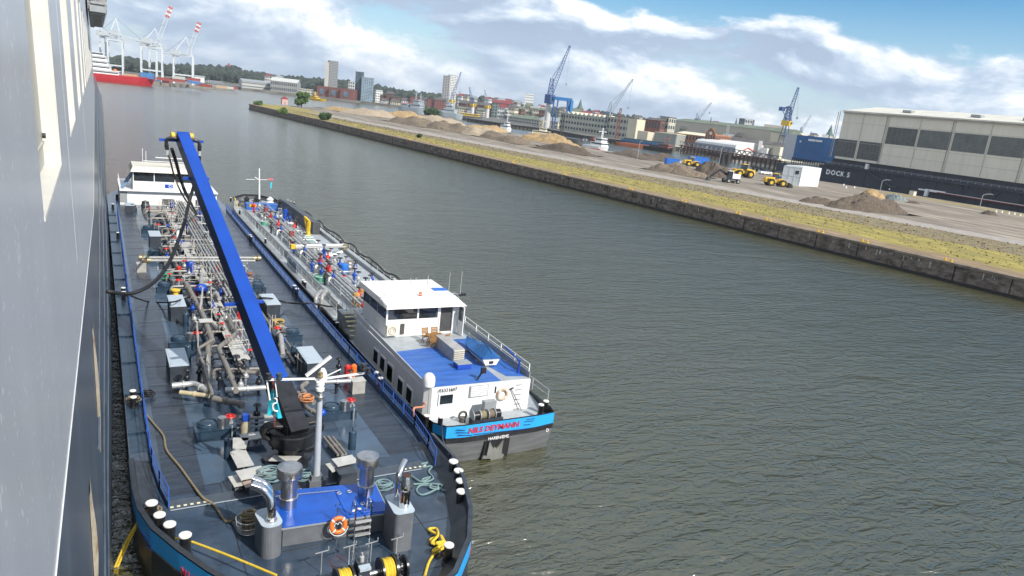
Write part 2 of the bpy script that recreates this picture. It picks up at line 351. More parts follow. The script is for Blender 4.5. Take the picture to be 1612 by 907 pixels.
def strip(f0, f1, z, y0=Y0, y1=Y1, n=60, wob=0.0, seed=1):
    rnd = random.Random(seed); m = MB(); A = []; B = []
    for i in range(n+1):
        y = y0+(y1-y0)*i/n; A.append((qx(y)+f0(y)+rnd.uniform(-wob, wob), y, z)); B.append((qx(y)+f1(y)+rnd.uniform(-wob, wob), y, z))
    m.loft([A, B], closed=False); m.f = [tuple(reversed(f)) for f in m.f]; return m
struct('quay_path', strip(lambda y: 1.0, lambda y: roff(y)*0.2, ZS+0.004, wob=0.1), soil_m)
struct('grass', strip(lambda y: roff(y)*0.15, lambda y: roff(y)*0.6, ZS+0.008, n=240, wob=0.8, seed=2), grass_m, kind='stuff')
struct('verge', strip(lambda y: roff(y)*0.57, lambda y: roff(y)+0.3, ZS+0.012, y1=455, n=240, wob=1.0, seed=3), weed_m, kind='stuff')
struct('dirt_road', strip(lambda y: roff(y)-0.4, lambda y: roff(y)+10.5, ZS+0.016, y1=430, n=200, wob=0.7, seed=4), road_m)
struct('grass_tip', strip(lambda y: roff(y)*0.55, lambda y: 34.0, ZS+0.007, y0=425, y1=505, n=12, wob=2, seed=5), grass_m, kind='stuff')
# strips of worn ground texture across the yard, and a green verge by the dock
mb = MB(); A = []; B = []
for i in range(21):
    y = 95+ i*4.2; A.append((278+random.uniform(-1, 1), y, ZS+0.004)); B.append((285+random.uniform(-1, 1), y, ZS+0.004))
mb.loft([A, B], closed=False); mb.f = [tuple(reversed(f)) for f in mb.f]; struct('dock_verge', mb, grass_m, kind='stuff')
# weed tufts: small clumps of blades standing in the grass and verge
rt_ = random.Random(77)
for nm, mm, x0, x1, cnt, hh in (('grass_tufts', mat('tuft green', (0.19, 0.175, 0.055), 0.9, var=0.4, scale=0.5), 0.15, 0.6, 3000, 0.10), ('verge_weeds', mat('weed brown', (0.17, 0.14, 0.08), 0.9, var=0.5, scale=0.5), 0.55, 1.0, 2600, 0.11)):
    tm = MB()
    for i in range(cnt):
        y = 20+400*rt_.random()**1.8; x = qx(y)+roff(y)*rt_.uniform(x0, x1); h = hh*rt_.uniform(0.4, 1.7)*(1+y/500); w = h*rt_.uniform(0.6, 1.4)
        for a in (0.3, 1.9): a += rt_.uniform(-.4, .4); dx, dy = math.cos(a)*w, math.sin(a)*w; tm.add([(x-dx, y-dy, ZS), (x+dx, y+dy, ZS), (x+dx*0.4, y+dy*0.4, ZS+h), (x-dx*0.5, y-dy*0.5, ZS+h*0.8)], [(0, 1, 2, 3)])
    struct(nm, tm, mm, kind='stuff')
# long wheel ruts pressed into the yard
tm = MB()
for i in range(46):
    y = rt_.uniform(30, 330); x = qx(y)+roff(y)+rt_.uniform(14, 110); L_ = rt_.uniform(10, 45); a = rt_.uniform(-0.12, 0.2); w = rt_.uniform(0.25, 0.5)
    for s_ in (0, 2.2): tm.add([(x+s_, y, ZS+0.006), (x+s_+w, y, ZS+0.006), (x+s_+w+L_*a, y+L_, ZS+0.006), (x+s_+L_*a, y+L_, ZS+0.006)], [(0, 1, 2, 3)])
struct('wheel_ruts', tm, mat('damp rut', (0.16, 0.14, 0.12), 0.9, var=0.3, scale=0.5), kind='stuff')
# quay wall: panels with gaps, coping and tide-dark foot
qw = thing('quay_wall', 'long stained concrete quay wall along the grassy spit of land', 'quay wall', (qx(100), 100, 0))
mb = MB(); A = []; B = []
for y, z in ((Y0, 0), (Y1, 0)):
    pass
mb.prism([(qx(Y0)+0.35, Y0), (qx(Y0)+1.4, Y0), (qx(Y1)+1.4, Y1), (qx(Y1)+0.35, Y1)], -1.5, ZS-0.12); part('core', mb, conc_m, qw)
y = -55.0; k = 0; PL = 8.4
while y < Y1-PL:
    mb = MB(); a = y+0.12; c = y+PL-0.12; o = random.uniform(-0.06, 0.08)
    mb.prism([(qx(a)+o, a), (qx(a)+0.5, a), (qx(c)+0.5, c), (qx(c)+o, c)], -1.2, ZS-0.35)
    if y < 330:
        for q in (0.25, 0.72):
            yy = a+(c-a)*q; mb.box((qx(yy)-0.06, yy, 1.0+0.9*((k+int(q*4)) % 2)), (0.3, 0.55, 0.45))
    part('panel', mb, conc_m, qw); y += PL; k += 1
mb = MB(); mb.prism([(qx(Y0)-0.15, Y0), (qx(Y0)+1.3, Y0), (qx(Y1)+1.3, Y1), (qx(Y1)-0.15, Y1)], ZS-0.33, ZS+0.06); part('coping', mb, conc_l, qw)
mb = MB()
for i in range(150):
    yy = random.uniform(10, 470); h = random.uniform(0.3, 1.2); mb.box((qx(yy)-0.035, yy, ZS-0.5-h/2), (0.12, random.uniform(0.05, 0.3), h))
part('lime_streaks', mb, mat('lime streak', (0.33, 0.31, 0.28), 0.9, var=0.3), qw, stuff=True)
mb = MB(); mb.prism([(qx(Y0)-0.13, Y0), (qx(Y0)+0.3, Y0), (qx(Y1)+0.3, Y1), (qx(Y1)-0.13, Y1)], -1, 0.45); part('tide_band', mb, mat('tide dark concrete', (0.02, 0.019, 0.016), 0.6, var=0.3), qw)
# yellow edge bollards
def mooring_bollard():
    r = thing('quay_bollard', 'tmp', 'bollard', (0, 0, 0), 'yellow bollards along the quay edge')
    m = MB(); m.box((0, 0, 0.05), (0.5, 1.4, 0.1)); part('base', m, yellow, r)
    m = MB()
    for s in (-0.5, 0.5): m.lathe((0, s, 0.1), [(0.16, 0), (0.13, 0.22), (0.2, 0.26), (0.2, 0.34), (0.1, 0.38)], 8)
    part('post', m, yellow, r); return r
qb = mooring_bollard(); qys = [(1616, 441), (1468, 412), (1352, 382), (1276, 366), (1182, 347), (1132, 336), (1057, 317), (973, 298), (880, 275), (790, 256), (700, 236), (625, 219), (560, 203)]
for i, (u, v) in enumerate(qys):
    p = G(u, v, ZS); y = p.y; lab = 'yellow mooring bollard on the quay edge, number %s from the right' % ['one', 'two', 'three', 'four', 'five', 'six', 'seven', 'eight', 'nine', 'ten', 'eleven', 'twelve', 'thirteen'][i]
    lab = ['rightmost', 'second from the right', 'third from the right', 'fourth from the right', 'fifth from the right', 'sixth from the right', 'seventh from the right', 'sixth from the spit tip', 'fifth from the spit tip', 'fourth from the spit tip', 'third from the spit tip', 'second from the spit tip', 'nearest the spit tip'][i]
    o = qb if i == 0 else dup(qb, (0, 0, 0)); o.location = (qx(y)+0.8, y, ZS+0.06); o['label'] = 'yellow mooring bollard pair on the quay edge, %s' % lab
# thin posts beside the dirt road
pm = MB(); pm.box((0, 0, 0.9), (0.07, 0.07, 1.8)); pm.box((0, 0, 1.75), (0.12, 0.5, 0.05)); pmesh = pm.mesh('fence_post', galv)
for i, (u, v) in enumerate([(1330, 346), (1355, 350), (1376, 356), (1443, 371), (1470, 376), (1549, 395), (1585, 405), (1610, 410), (1130, 310), (1090, 300), (1040, 291), (1210, 327)]):
    p = G(u, v, ZS); o = bpy.data.objects.new('fence_post', pmesh); C.objects.link(o); o.location = p; o['category'] = 'post'; o['group'] = 'thin posts in the verge beside the dirt road'
    o['label'] = 'thin grey post in the roadside verge, %s' % ['below the low dark heap', 'just left of the large dark heap', 'below the left foot of the large dark heap', 'below the right foot of the large heap', 'just right of the large dark heap', 'third from the right picture edge', 'second from the right picture edge', 'nearest the right picture edge', 'below the white excavator', 'below the tall brown rubble', 'below the grey brown rubble', 'below the parked wheel loader'][i]

# ---- heaps on the yard
def heap(name, a, b, vtop, m, label, group, w=None, seed=0, rough=0.35, zb=ZS):
    "mound between two base pixels; height from the photograph"
    p = G(a[0], a[1], zb); q = G(b[0], b[1], zb); c = (p+q)/2; d = (q-p); Ln = d.length/2; d.normalize(); nrm = Vector((-d.y, d.x, 0))
    if nrm.dot(c) < 0: nrm = -nrm
    w = w or max(3, Ln*0.55); c = c+nrm*w*0.8
    um = (a[0]+b[0])/2; dist = math.hypot(c.x, c.y); h = max(0.6, ZT(um, vtop, dist)-zb)
    rnd = random.Random(seed); nx, ny = 46, 24; mb = MB(); ph = [rnd.uniform(0, 6) for _ in range(6)]
    from mathutils import noise as mn
    def H(s, t_):
        r = math.sqrt(s*s+t_*t_); e = max(0, 1-r**3.4)
        z = e*(0.72+0.5*mn.noise(Vector((s*2.3+seed, t_*2.3, seed*1.7)))+0.25*math.sin(s*5+ph[0])*rough) + (0.3*rough*mn.noise(Vector((s*9, t_*7, seed)))+0.4*rough*mn.noise(Vector((s*19, t_*13, seed*3))) if e > 0 else 0)
        return max(-0.05, z)
    vs = []
    for j in range(ny+1):
        for i in range(nx+1):
            s = -1.05+2.1*i/nx; t_ = -1.05+2.1*j/ny; z = H(s, t_)*h*1.1
            jx = rnd.uniform(-.3, .3)*Ln/nx; vs.append(c+d*(s*Ln*1.12+jx)+nrm*(t_*w*1.1)+Vector((0, 0, max(z, -0.04))))
    fs = [(j*(nx+1)+i, j*(nx+1)+i+1, (j+1)*(nx+1)+i+1, (j+1)*(nx+1)+i) for j in range(ny) for i in range(nx)]
    if (d.cross(nrm)).z < 0: fs = [tuple(reversed(f)) for f in fs]
    mb.add(vs, fs, True)
    return solo(name, mb, m, label, 'heap', group, loc=(c.x, c.y, zb))
sand = mat('pale sand', (0.38, 0.30, 0.205), 0.95, var=0.15, scale=0.6, bump=0.6, bscale=1.5, dirt=(0.32, 0.27, 0.22), dscale=0.3, dlo=0.45, dhi=0.7)
sando = mat('ochre sand', (0.38, 0.255, 0.12), 0.95, var=0.2, scale=0.6, bump=0.6, bscale=1.5, dirt=(0.3, 0.24, 0.17), dscale=0.4, dlo=0.5, dhi=0.7)
rubble = mat('brown rubble', (0.115, 0.088, 0.064), 0.95, var=0.4, scale=2.5, bump=1.0, bscale=2.5, dirt=(0.09, 0.07, 0.055), dscale=1.2, dlo=0.45, dhi=0.65)
rubble_l = mat('grey brown rubble', (0.18, 0.14, 0.098), 0.95, var=0.4, scale=2.0, bump=1.0, bscale=2.5, dirt=(0.15, 0.12, 0.09), dscale=0.8, dlo=0.45, dhi=0.7)
gravelb = mat('blue grey gravel', (0.19, 0.22, 0.215), 0.95, var=0.25, scale=2, bump=0.8, bscale=3)
HP = [
 ((1325, 330), (1436, 339), 309, rubble, 'large dark brown rubble heap beside the dirt road, in front of the floating dock', 5.0),
 ((1272, 320), (1322, 324), 311, rubble, 'low dark rubble heap touching the left side of the large dark one', 3.0),
 ((1370, 311), (1397, 313), 301, sando, 'small orange sand heap under the curved street lamp', 3.5),
 ((1398, 314), (1430, 318), 305, gravelb, 'small blue grey gravel cone beside the orange sand heap', 3.5),
 ((1548, 337), (1571, 340), 332, rubble, 'tiny dark heap on the open yard near the right lamp', 2.0),
 ((1432, 320), (1450, 322), 317, rubble, 'tiny dark heap right of the blue grey gravel cone', 1.6),
 ((1015, 266), (1100, 280), 257, rubble_l, 'grey brown rubble heap in front of the blue skips', 6.0),
 ((1085, 272), (1143, 281), 256, rubble, 'tall brown rubble heap left of the yellow wheel loaders', 6.0),
 ((955, 240), (1010, 251), 237, rubble, 'dark rubble heap beyond the road, left of the lamp pole', 7.0),
 ((1000, 246), (1060, 255), 241, rubble, 'long dark rubble heap behind the blue skips', 7.0),
 ((840, 232), (918, 245), 226, rubble, 'dark brown mound at the road edge in the middle of the spit', 7.0),
 ((812, 217), (892, 230), 210, sando, 'long ochre sand mound behind the dark brown one', 8.0),
 ((748, 214), (812, 227), 208, rubble_l, 'grey brown mound at the left end of the ochre sand', 8.0),
 ((715, 207), (770, 217), 199, sand, 'pale mound just left of the grey brown one', 9.0),
 ((660, 199), (728, 210), 190, rubble_l, 'brown mound beneath the grey navy ship', 9.0),
 ((735, 203), (800, 210), 197, sando, 'far ochre mound by the waterside in front of the dark pier', 9.0),
 ((606, 190), (668, 201), 183, rubble_l, 'dark streaked mound on the left part of the sand row', 9.0),
 ((640, 187), (712, 197), 181, sand, 'pale sand ridge below the round bush', 12.0),
 ((590, 181), (650, 190), 175, sando, 'orange topped sand mound in the far sand row', 11.0),
 ((530, 175), (600, 185), 170, sand, 'long pale sand mound at the far end of the row', 12.0),
 ((505, 170), (548, 177), 167, sando, 'leftmost orange sand mound near the green tree', 11.0)]
for i, (a, b_, vt, m, lab, w_) in enumerate(HP): heap('sand_heap' if m in (sand, sando) else 'rubble_heap', a, b_, vt, m, lab, 'heaps of sand and rubble on the spit', w=w_, seed=i+3)

# ---- trees and bushes: trunk, limbs, leaf-clump crown
bark = mat('bark', (0.07, 0.05, 0.035), 0.9, var=0.3)
def leafmat(n, c): return mat(n, c, 0.8, var=0.5, scale=0.8)
leaf_a = leafmat('mid green leaves', (0.07, 0.12, 0.03)); leaf_b = leafmat('dark green leaves', (0.035, 0.065, 0.022))
def leaves(mb, c, r, n, s, rnd, flat=0.8):
    for _ in range(n):
        d = Vector((rnd.gauss(0, 1), rnd.gauss(0, 1), rnd.gauss(0, 1))); d.normalize(); q = Vector(c)+Vector((d.x*r, d.y*r, d.z*r*flat))*rnd.uniform(0.45, 1.08)
        a = Vector((rnd.uniform(-1, 1), rnd.uniform(-1, 1), rnd.uniform(-1, 1))).normalized(); b_ = a.orthogonal().normalized(); k = s*rnd.uniform(0.6, 1.3)
        mb.add([q-a*k, q+b_*k*0.8, q+a*k, q-b_*k*0.8], [(0, 1, 2, 3)])
def tree(name, loc, h, r, m, label, cat='tree', seed=1, clumps=9, ls=0.45, group=None):
    rnd = random.Random(seed); t_ = thing(name, label, cat, loc, group); x, y, z = loc
    mb = MB(); mb.tube([(x, y, z-0.2), (x+0.1*r, y, z+h*0.3), (x, y, z+h*0.75)], [h*0.035+0.04, h*0.025+0.03, 0.03], 6)
    cs = []
    for i in range(clumps):
        a = rnd.uniform(0, 6.28); rr = rnd.uniform(0.1, 0.75)*r; zz = z+h*rnd.uniform(0.3, 0.85); cs.append((x+math.cos(a)*rr, y+math.sin(a)*rr, zz))
        mb.tube([(x, y, z+h*0.25), cs[-1]], [0.05+h*0.01, 0.02], 4)
    part('trunk', mb, bark, t_); mb = MB()
    for c in cs: leaves(mb, c, r*rnd.uniform(0.3, 0.55), 130, ls, rnd)
    part('crown', mb, m, t_); return t_
tree('round_tree', G(474, 169, ZS), 10.5, 5.5, leaf_a, 'green tree standing on the tip of the spit by a pale pink hut', seed=4, clumps=16, ls=0.9)
tree('low_bush', G(511, 189, ZS), 2.8, 3.2, leaf_b, 'dark low bush on the grass beside the quay edge', 'bush', seed=5, clumps=8, ls=0.6)
tree('wide_bush', G(681, 186, ZS), 7.0, 8.0, leaf_b, 'dark green bush between the two navy ships behind the sand', 'bush', seed=6, clumps=14, ls=0.8)
tree('small_bush', G(446, 179, ZS), 2.2, 3.0, leaf_a, 'small bush on the grassy tip left of the tree', 'bush', seed=7, clumps=6, ls=0.5)
tree('tip_bush', G(408, 165.5, ZS), 1.8, 3.2, leaf_a, 'low green scrub at the very tip of the spit', 'bush', seed=8, clumps=8, ls=0.6)
tree('grass_bush', G(660, 217, ZS), 1.6, 1.8, leaf_b, 'tiny bush on the grass strip below the sand mounds', 'bush', seed=9, clumps=5, ls=0.35)
# hut on the tip
h = G(447.5, 165, ZS); t_ = thing('small_hut', 'small pale pink hut on the spit left of the tree', 'hut', h)
pinkm = mat('faded pink paint', (0.6, 0.36, 0.33), 0.7)
mb = MB(); mb.box((h.x, h.y, ZS+2.0), (4, 4, 4)); part('wall', mb, pinkm, t_)
mb = MB(); mb.box((h.x, h.y, ZS+4.9), (4.6, 4.6, 1.8), top=0.2); part('roof', mb, darkred, t_)
mb = MB(); mb.box((h.x, h.y-2.03, ZS+1.2), (1.1, 0.1, 2.2)); part('door', mb, mgrey, t_)

# ---- street lamps
def lamp(p, h, label, bend):
    t_ = thing('street_lamp', label, 'street lamp', p, 'street lamps on the yard'); x, y, z = p
    pts = [(x, y, z), (x, y, z+h*0.75), (x+bend*0.15, y-bend*0.2, z+h*0.92), (x+bend*0.7, y-bend*0.8, z+h), (x+bend, y-bend*1.1, z+h)]
    mb = MB(); mb.tube(catmull(pts, 4), 0.11, 6); part('pole', mb, galv, t_)
    mb = MB(); mb.box((x+bend*1.1, y-bend*1.2, z+h), (0.7, 0.4, 0.16), rz=-0.8); part('lamp_head', mb, galv, t_)
p = G(1385, 302, ZS); lamp(p, ZT(1387, 282, math.hypot(p.x, p.y))-ZS, 'curved street lamp standing over the orange sand heap', 1.6)
p = G(1542, 327, ZS); lamp(p, ZT(1545, 304, math.hypot(p.x, p.y))-ZS, 'curved street lamp on the open yard, right of the others', 1.8)
for (u, v, vt, lab) in [(1003, 252, 221, 'thin lamp pole beyond the dark rubble heaps, leftmost'), (1068, 250, 233, 'thin lamp pole between the rubble heap and the blue skips'), (1130, 268, 230, 'thin lamp pole behind the tall brown rubble heap'), (1304, 276, 264, 'short lamp pole in front of the dock lettering')]:
    p = G(u, v, ZS); lamp(p, ZT(u, vt, math.hypot(p.x, p.y))-ZS, lab, 0.5)

# ---- yard vehicles
tyre = mat('tyre rubber', (0.025, 0.024, 0.022), 0.85, var=0.3, dirt=(0.12, 0.1, 0.07), dscale=5, dlo=0.5, dhi=0.8)
def wheels(t_, r, w, xs, ys):
    for a in xs:
        for b_ in ys:
            m = MB(); m.tube([(a, b_-w/2, r), (a, b_+w/2, r)], r, 14); wo = part('wheel', m, tyre, t_, local=True)
            m = MB(); m.tube([(a, b_-w/2-0.02, r), (a, b_+w/2+0.02, r)], r*0.5, 10); part('rim', m, yellow if r > 0.6 else galv, wo, local=True)
def wheel_loader(loc, rz, s, label):
    t_ = thing('wheel_loader', label, 'wheel loader', loc, 'yellow wheel loaders on the yard', rz); P = lambda n, m, mt, par=None: part(n, m, mt, par or t_, local=True)
    wheels(t_, 0.95, 0.7, (-1.6, 1.7), (-1.15, 1.15))
    m = MB(); m.add([(-3.2, -0.9, 1.0), (-0.6, -0.9, 1.0), (-0.6, 0.9, 1.0), (-3.2, 0.9, 1.0), (-3.1, -0.8, 2.1), (-0.6, -0.85, 2.4), (-0.6, 0.85, 2.4), (-3.1, 0.8, 2.1)], [(3, 2, 1, 0), (4, 5, 6, 7), (0, 1, 5, 4), (1, 2, 6, 5), (2, 3, 7, 6), (3, 0, 4, 7)]); m.box((0.9, 0, 1.25), (2.4, 1.0, 0.7)); P('body', m, yellow)
    m = MB(); m.box((-0.15, 0, 2.7), (1.4, 1.4, 1.3), top=0.86); c = P('cab', m, glass); m = MB(); m.box((-0.15, 0, 3.4), (1.5, 1.5, 0.14)); P('cab_roof', m, yellow, c)
    m = MB()
    for y in (-0.5, 0.5): m.bar((0.6, y, 2.0), (2.6, y, 1.4), 0.25, 0.35); m.bar((2.6, y, 1.4), (3.4, y, 0.6), 0.25, 0.35)
    P('lift_arm', m, yellow)
    m = MB(); m.add([(3.3, -1.5, 0.15), (4.6, -1.5, 0.1), (4.3, -1.5, 0.9), (3.5, -1.5, 1.3), (3.3, 1.5, 0.15), (4.6, 1.5, 0.1), (4.3, 1.5, 0.9), (3.5, 1.5, 1.3)], [(0, 1, 2, 3), (7, 6, 5, 4), (0, 4, 5, 1), (0, 3, 7, 4), (3, 2, 6, 7)]); P('bucket', m, tyre)
    m = MB()
    for y in (-1.2, 1.2): m.box((-1.6, y, 2.0), (1.9, 0.6, 0.1)); m.box((1.7, y, 2.0), (1.7, 0.6, 0.1))
    P('mudguard', m, yellow); t_.scale = (s, s, s)
rzv = R_(-10)
wheel_loader(G(1168, 279, ZS), R_(165), 1.5, 'yellow wheel loader with raised cab beside the tall rubble heap, left of the white container')
wheel_loader(G(1219, 293, ZS), R_(-25), 1.3, 'yellow wheel loader parked in front of the white containers by a blue skip')
wheel_loader(G(1088, 262, ZS), R_(-20), 1.2, 'yellow wheel loader half hidden behind the rubble heap near the blue skips')
p = G(1150, 288, ZS); t_ = thing('white_excavator', 'white wheeled excavator with its black arm stretched to the left', 'excavator', p, rz=R_(-12)); P = lambda n, m, mt, par=None: part(n, m, mt, par or t_, local=True)
wheels(t_, 0.55, 0.45, (-1.4, 1.4), (-1.0, 1.0))
m = MB(); m.box((0, 0, 0.9), (3.6, 1.4, 0.5)); P('chassis', m, mgrey)
m = MB(); m.box((0.7, 0, 1.75), (2.2, 2.3, 1.1)); P('engine_cover', m, white)
m = MB(); m.box((-1.0, -0.6, 2.1), (1.3, 1.0, 1.7), top=0.9); c = P('cab', m, glass); m = MB(); m.box((-1.0, -0.6, 3.0), (1.3, 1.1, 0.12)); m.box((-0.4, -0.6, 2.1), (0.15, 1.05, 1.75)); P('cab_frame', m, white, c)
m = MB(); m.bar((-1.0, 0.3, 1.8), (-3.6, 0.3, 3.0), 0.35, 0.5); m.bar((-3.6, 0.3, 3.0), (-6.2, 0.3, 1.0), 0.3, 0.4); P('arm', m, black)
m = MB(); m.box((-6.5, 0.3, 0.6), (0.9, 1.1, 0.9), top=0.6); P('bucket', m, black); t_.scale = (1.35,)*3
# skips, containers, car
def skip(p, d, m, label, rz=R_(-15)):
    t_ = thing('skip', label, 'skip', p, 'blue skips on the yard', rz); mb = MB(); mb.box((0, 0, d[2]/2), d); part('body', mb, m, t_, local=True)
    mb = MB(); mb.box((0, 0, d[2]), (d[0]+0.2, d[1]+0.2, 0.15)); 
    for k in range(-2, 3): mb.box((k*d[0]/5.2, -d[1]/2-0.05, d[2]/2), (0.12, 0.12, d[2]))
    part('rim', mb, m, t_, local=True)
skipb = mat('skip blue', (0.02, 0.14, 0.5), 0.5)
skip(G(1057, 260, ZS), (6.0, 2.6, 2.8), skipb, 'blue skip left of the white sheeted stack behind the rubble')
skip(G(1098, 258, ZS), (9.5, 3, 3.4), skipb, 'long blue skip behind the yellow loader and the rubble heap')
skip(G(1233, 289, ZS+0), (3.8, 2.4, 2.4), skipb, 'small blue skip between the loader and the white container', R_(-20))
skip(G(1078, 260.5, ZS), (7, 2.6, 1.4), white, 'low white covered skip between the two blue ones')
def container(name, a, b_, dpt, vt, m, label, cat='container', group=None, ribs=8, z=ZS):
    p = G(a[0], a[1], z); q = G(b_[0], b_[1], z); d = (q-p); w_ = d.length; rz = math.atan2(d.y, d.x); h_ = ZT(a[0], vt, math.hypot(p.x, p.y))-z
    t_ = thing(name, label, cat, p, group, rz); mb = MB(); mb.box((w_/2, dpt/2, h_/2), (w_, dpt, h_)); part('body', mb, m, t_, local=True)
    mb = MB()
    for i in range(ribs+1): mb.box((w_*i/ribs, -0.03, h_/2), (0.14, 0.1, h_))
    mb.box((w_/2, -0.04, h_-0.08), (w_+0.15, 0.12, 0.16)); mb.box((w_/2, -0.04, 0.1), (w_+0.15, 0.12, 0.2)); mb.box((w_/2, -0.04, h_*0.5), (w_, 0.1, 0.12))
    part('frame', mb, m, t_, local=True); return t_, w_, h_
t_, w_, h_ = container('site_container', (1229, 289), (1257, 293), 6, 260, mat('white panel painted shade', (0.58, 0.62, 0.63), 0.5), 'left face of the white container block, shade painted in grey, with a small window', ribs=3)  # left side of the white block, its shade put into the panel colour
m = MB(); m.box((w_*0.78, -0.06, h_*0.72), (1.3, 0.1, 1.3)); part('window', m, glass, t_, local=True)
container('white_container', (1257.6, 293), (1287, 294), 6.5, 262, white, 'bright white stacked container block in front of the dock lettering', ribs=2)
p = G(1204, 275, ZS); t_ = thing('parked_car', 'white estate car parked behind the wheel loaders', 'car', p, rz=R_(-15))
m = MB(); m.box((0, 0, 0.75), (4.6, 1.8, 0.7), top=0.96); part('body', m, white, t_, local=True); m = MB(); m.box((0.2, 0, 1.35), (2.8, 1.6, 0.55), top=0.8); part('windows', m, glass, t_, local=True); wheels(t_, 0.33, 0.22, (-1.4, 1.4), (-0.82, 0.82)); t_.scale = (1.3,)*3
# white pipe stand and small site clutter in front of the dock
p = G(1457, 309, ZS); t_ = thing('white_pipe_stand', 'white block with a horizontal arm standing before the dock', 'stand', p)
m = MB(); m.box((p.x, p.y, ZS+1.5), (1.2, 1.2, 3)); part('post', m, white, t_); m = MB(); m.box((p.x, p.y-3.8, ZS+2.8), (0.5, 7.5, 0.4)); part('arm', m, white, t_)
p = G(1436, 308, ZS); t_ = thing('white_crate', 'pale square crate left of the white pipe stand', 'crate', p); m = MB(); m.box((p.x, p.y, ZS+0.9), (1.9, 1.9, 1.8)); part('body', m, cream, t_); m = MB(); m.box((p.x, p.y, ZS+1.85), (2.1, 2.1, 0.12)); part('lid', m, mgrey, t_)
bm_ = MB(); bm_.lathe((0, 0, 0), [(0.45, 0), (0.35, 0.25), (0.12, 0.9), (0.05, 1.0)], 8); bme = bm_.mesh('traffic_beacon', white)
for i, (u, v) in enumerate([(1328, 292), (1332, 296), (1345, 296), (1400, 299), (1577, 335), (1588, 337), (1597, 338), (1606, 340), (1612, 341), (1568, 334)]):
    o = bpy.data.objects.new('road_barrier', bme); C.objects.link(o); o.location = G(u, v, ZS); o.scale = (0.8,)*3; o['category'] = 'marker cone'; o['group'] = 'white marker cones near the dock'; o['label'] = 'small white marker cone on the yard in front of the dock'

# ---- floating dock on the right
dk_hull = mat('dock hull navy', (0.022, 0.027, 0.045), 0.5, var=0.2, scale=0.4, dirt=(0.04, 0.045, 0.06), dscale=0.3, dlo=0.5, dhi=0.8)
dk_wall = mat('dock wall cladding', (0.70, 0.66, 0.56), 0.6, var=0.03, scale=0.2, dirt=(0.60, 0.55, 0.45), dscale=0.5, dlo=0.5, dhi=0.8, stretch=(1, 1, 0.12))
dk_win = mat('slatted glazing', (0.055, 0.06, 0.06), 0.4, var=0.25, scale=0.3)
dk_win2 = mat('grey slatted glazing', (0.10, 0.115, 0.11), 0.4, var=0.2, scale=0.3)
dk_roof = mat('dock roof sheet', (0.62, 0.59, 0.5), 0.6, var=0.08, scale=0.1)
DX = 306.0; dk = thing('floating_dock', 'long floating dock with dark navy hull and tall pale grey roofed hall', 'floating dock', (DX, 150, 0))
mb = MB(); mb.b2(DX, DX+70, -120, 232, -2, 9.6); part('hull', mb, dk_hull, dk)
mb = MB(); mb.b2(DX-1.2, DX+4, -120, 229, 9.6, 10.4); part('ledge', mb, dk_hull, dk)
mb = MB(); mb.b2(DX+3.2, DX+60, -120, 228.0, 10.4, 13.3); part('upper_deck', mb, dk_hull, dk)
WX = DX+2.2; YE = 226.5; zt0 = 35.8; zb0 = 13.3
mb = MB(); mb.b2(WX, WX+50, -120, YE, zb0, zt0-0.6); part('hall_wall', mb, dk_wall, dk)
mb = MB(); mb.add([(WX-0.6, -121, zt0-0.6), (WX-0.6, YE+0.6, zt0-0.6), (WX+25, YE+0.6, zt0+3), (WX+51, YE+0.6, zt0-0.6), (WX-0.6, -121, zt0), (WX-0.6, YE+0.6, zt0), (WX+25, YE+0.6, zt0+3.8), (WX+51, YE+0.6, zt0), (WX+51, -121, zt0-0.6), (WX+51, -121, zt0), (WX+25, -121, zt0+3.8), (WX+25, -121, zt0+3)],
    [(4, 5, 1, 0), (4, 10, 6, 5), (10, 9, 7, 6), (9, 8, 3, 7), (5, 6, 2, 1), (6, 7, 3, 2), (0, 11, 10, 4), (11, 8, 9, 10)]); rf = part('hall_roof', mb, dk_roof, dk)
ys = [PX(u, v, WX).y for u, v in [(1324, 174), (1362, 178), (1401, 184), (1451, 190), (1505, 195), (1563, 200)]]
ys += [ys[-1]-14.5*(i+1) for i in range(14)]
mb = MB()
for y in ys: mb.box((WX-0.06, y, (zb0+zt0)/2), (0.16, 0.3, zt0-zb0-0.7))
for z in (17.6, 21.6, 30.4): mb.box((WX-0.03, (YE-120)/2, z), (0.09, YE+120, 0.14))
part('wall_joint', mb, mat('cladding joint', (0.48, 0.455, 0.39), 0.6), dk)
mb = MB(); y = YE-0.6
while y > 60: mb.box((WX-0.005, y, (zb0+zt0)/2), (0.03, 0.1, zt0-zb0-0.8)); y -= 2.3
part('cladding_rib', mb, dk_wall, dk, stuff=True)
mb = MB(); mb.box((WX-0.75, (YE-120)/2, zt0-0.95), (0.35, YE+120, 0.3)); part('gutter', mb, mat('gutter grey', (0.3, 0.29, 0.26), 0.6), dk)
for y in (ys[0], ys[2], ys[4], ys[6]): mb = MB(); mb.cyl((WX-0.3, y+0.8, zb0), (WX-0.3, y+0.8, zt0-0.9), 0.14, 6); part('downpipe', mb, mat('gutter grey', (0.3, 0.29, 0.26), 0.6), dk)
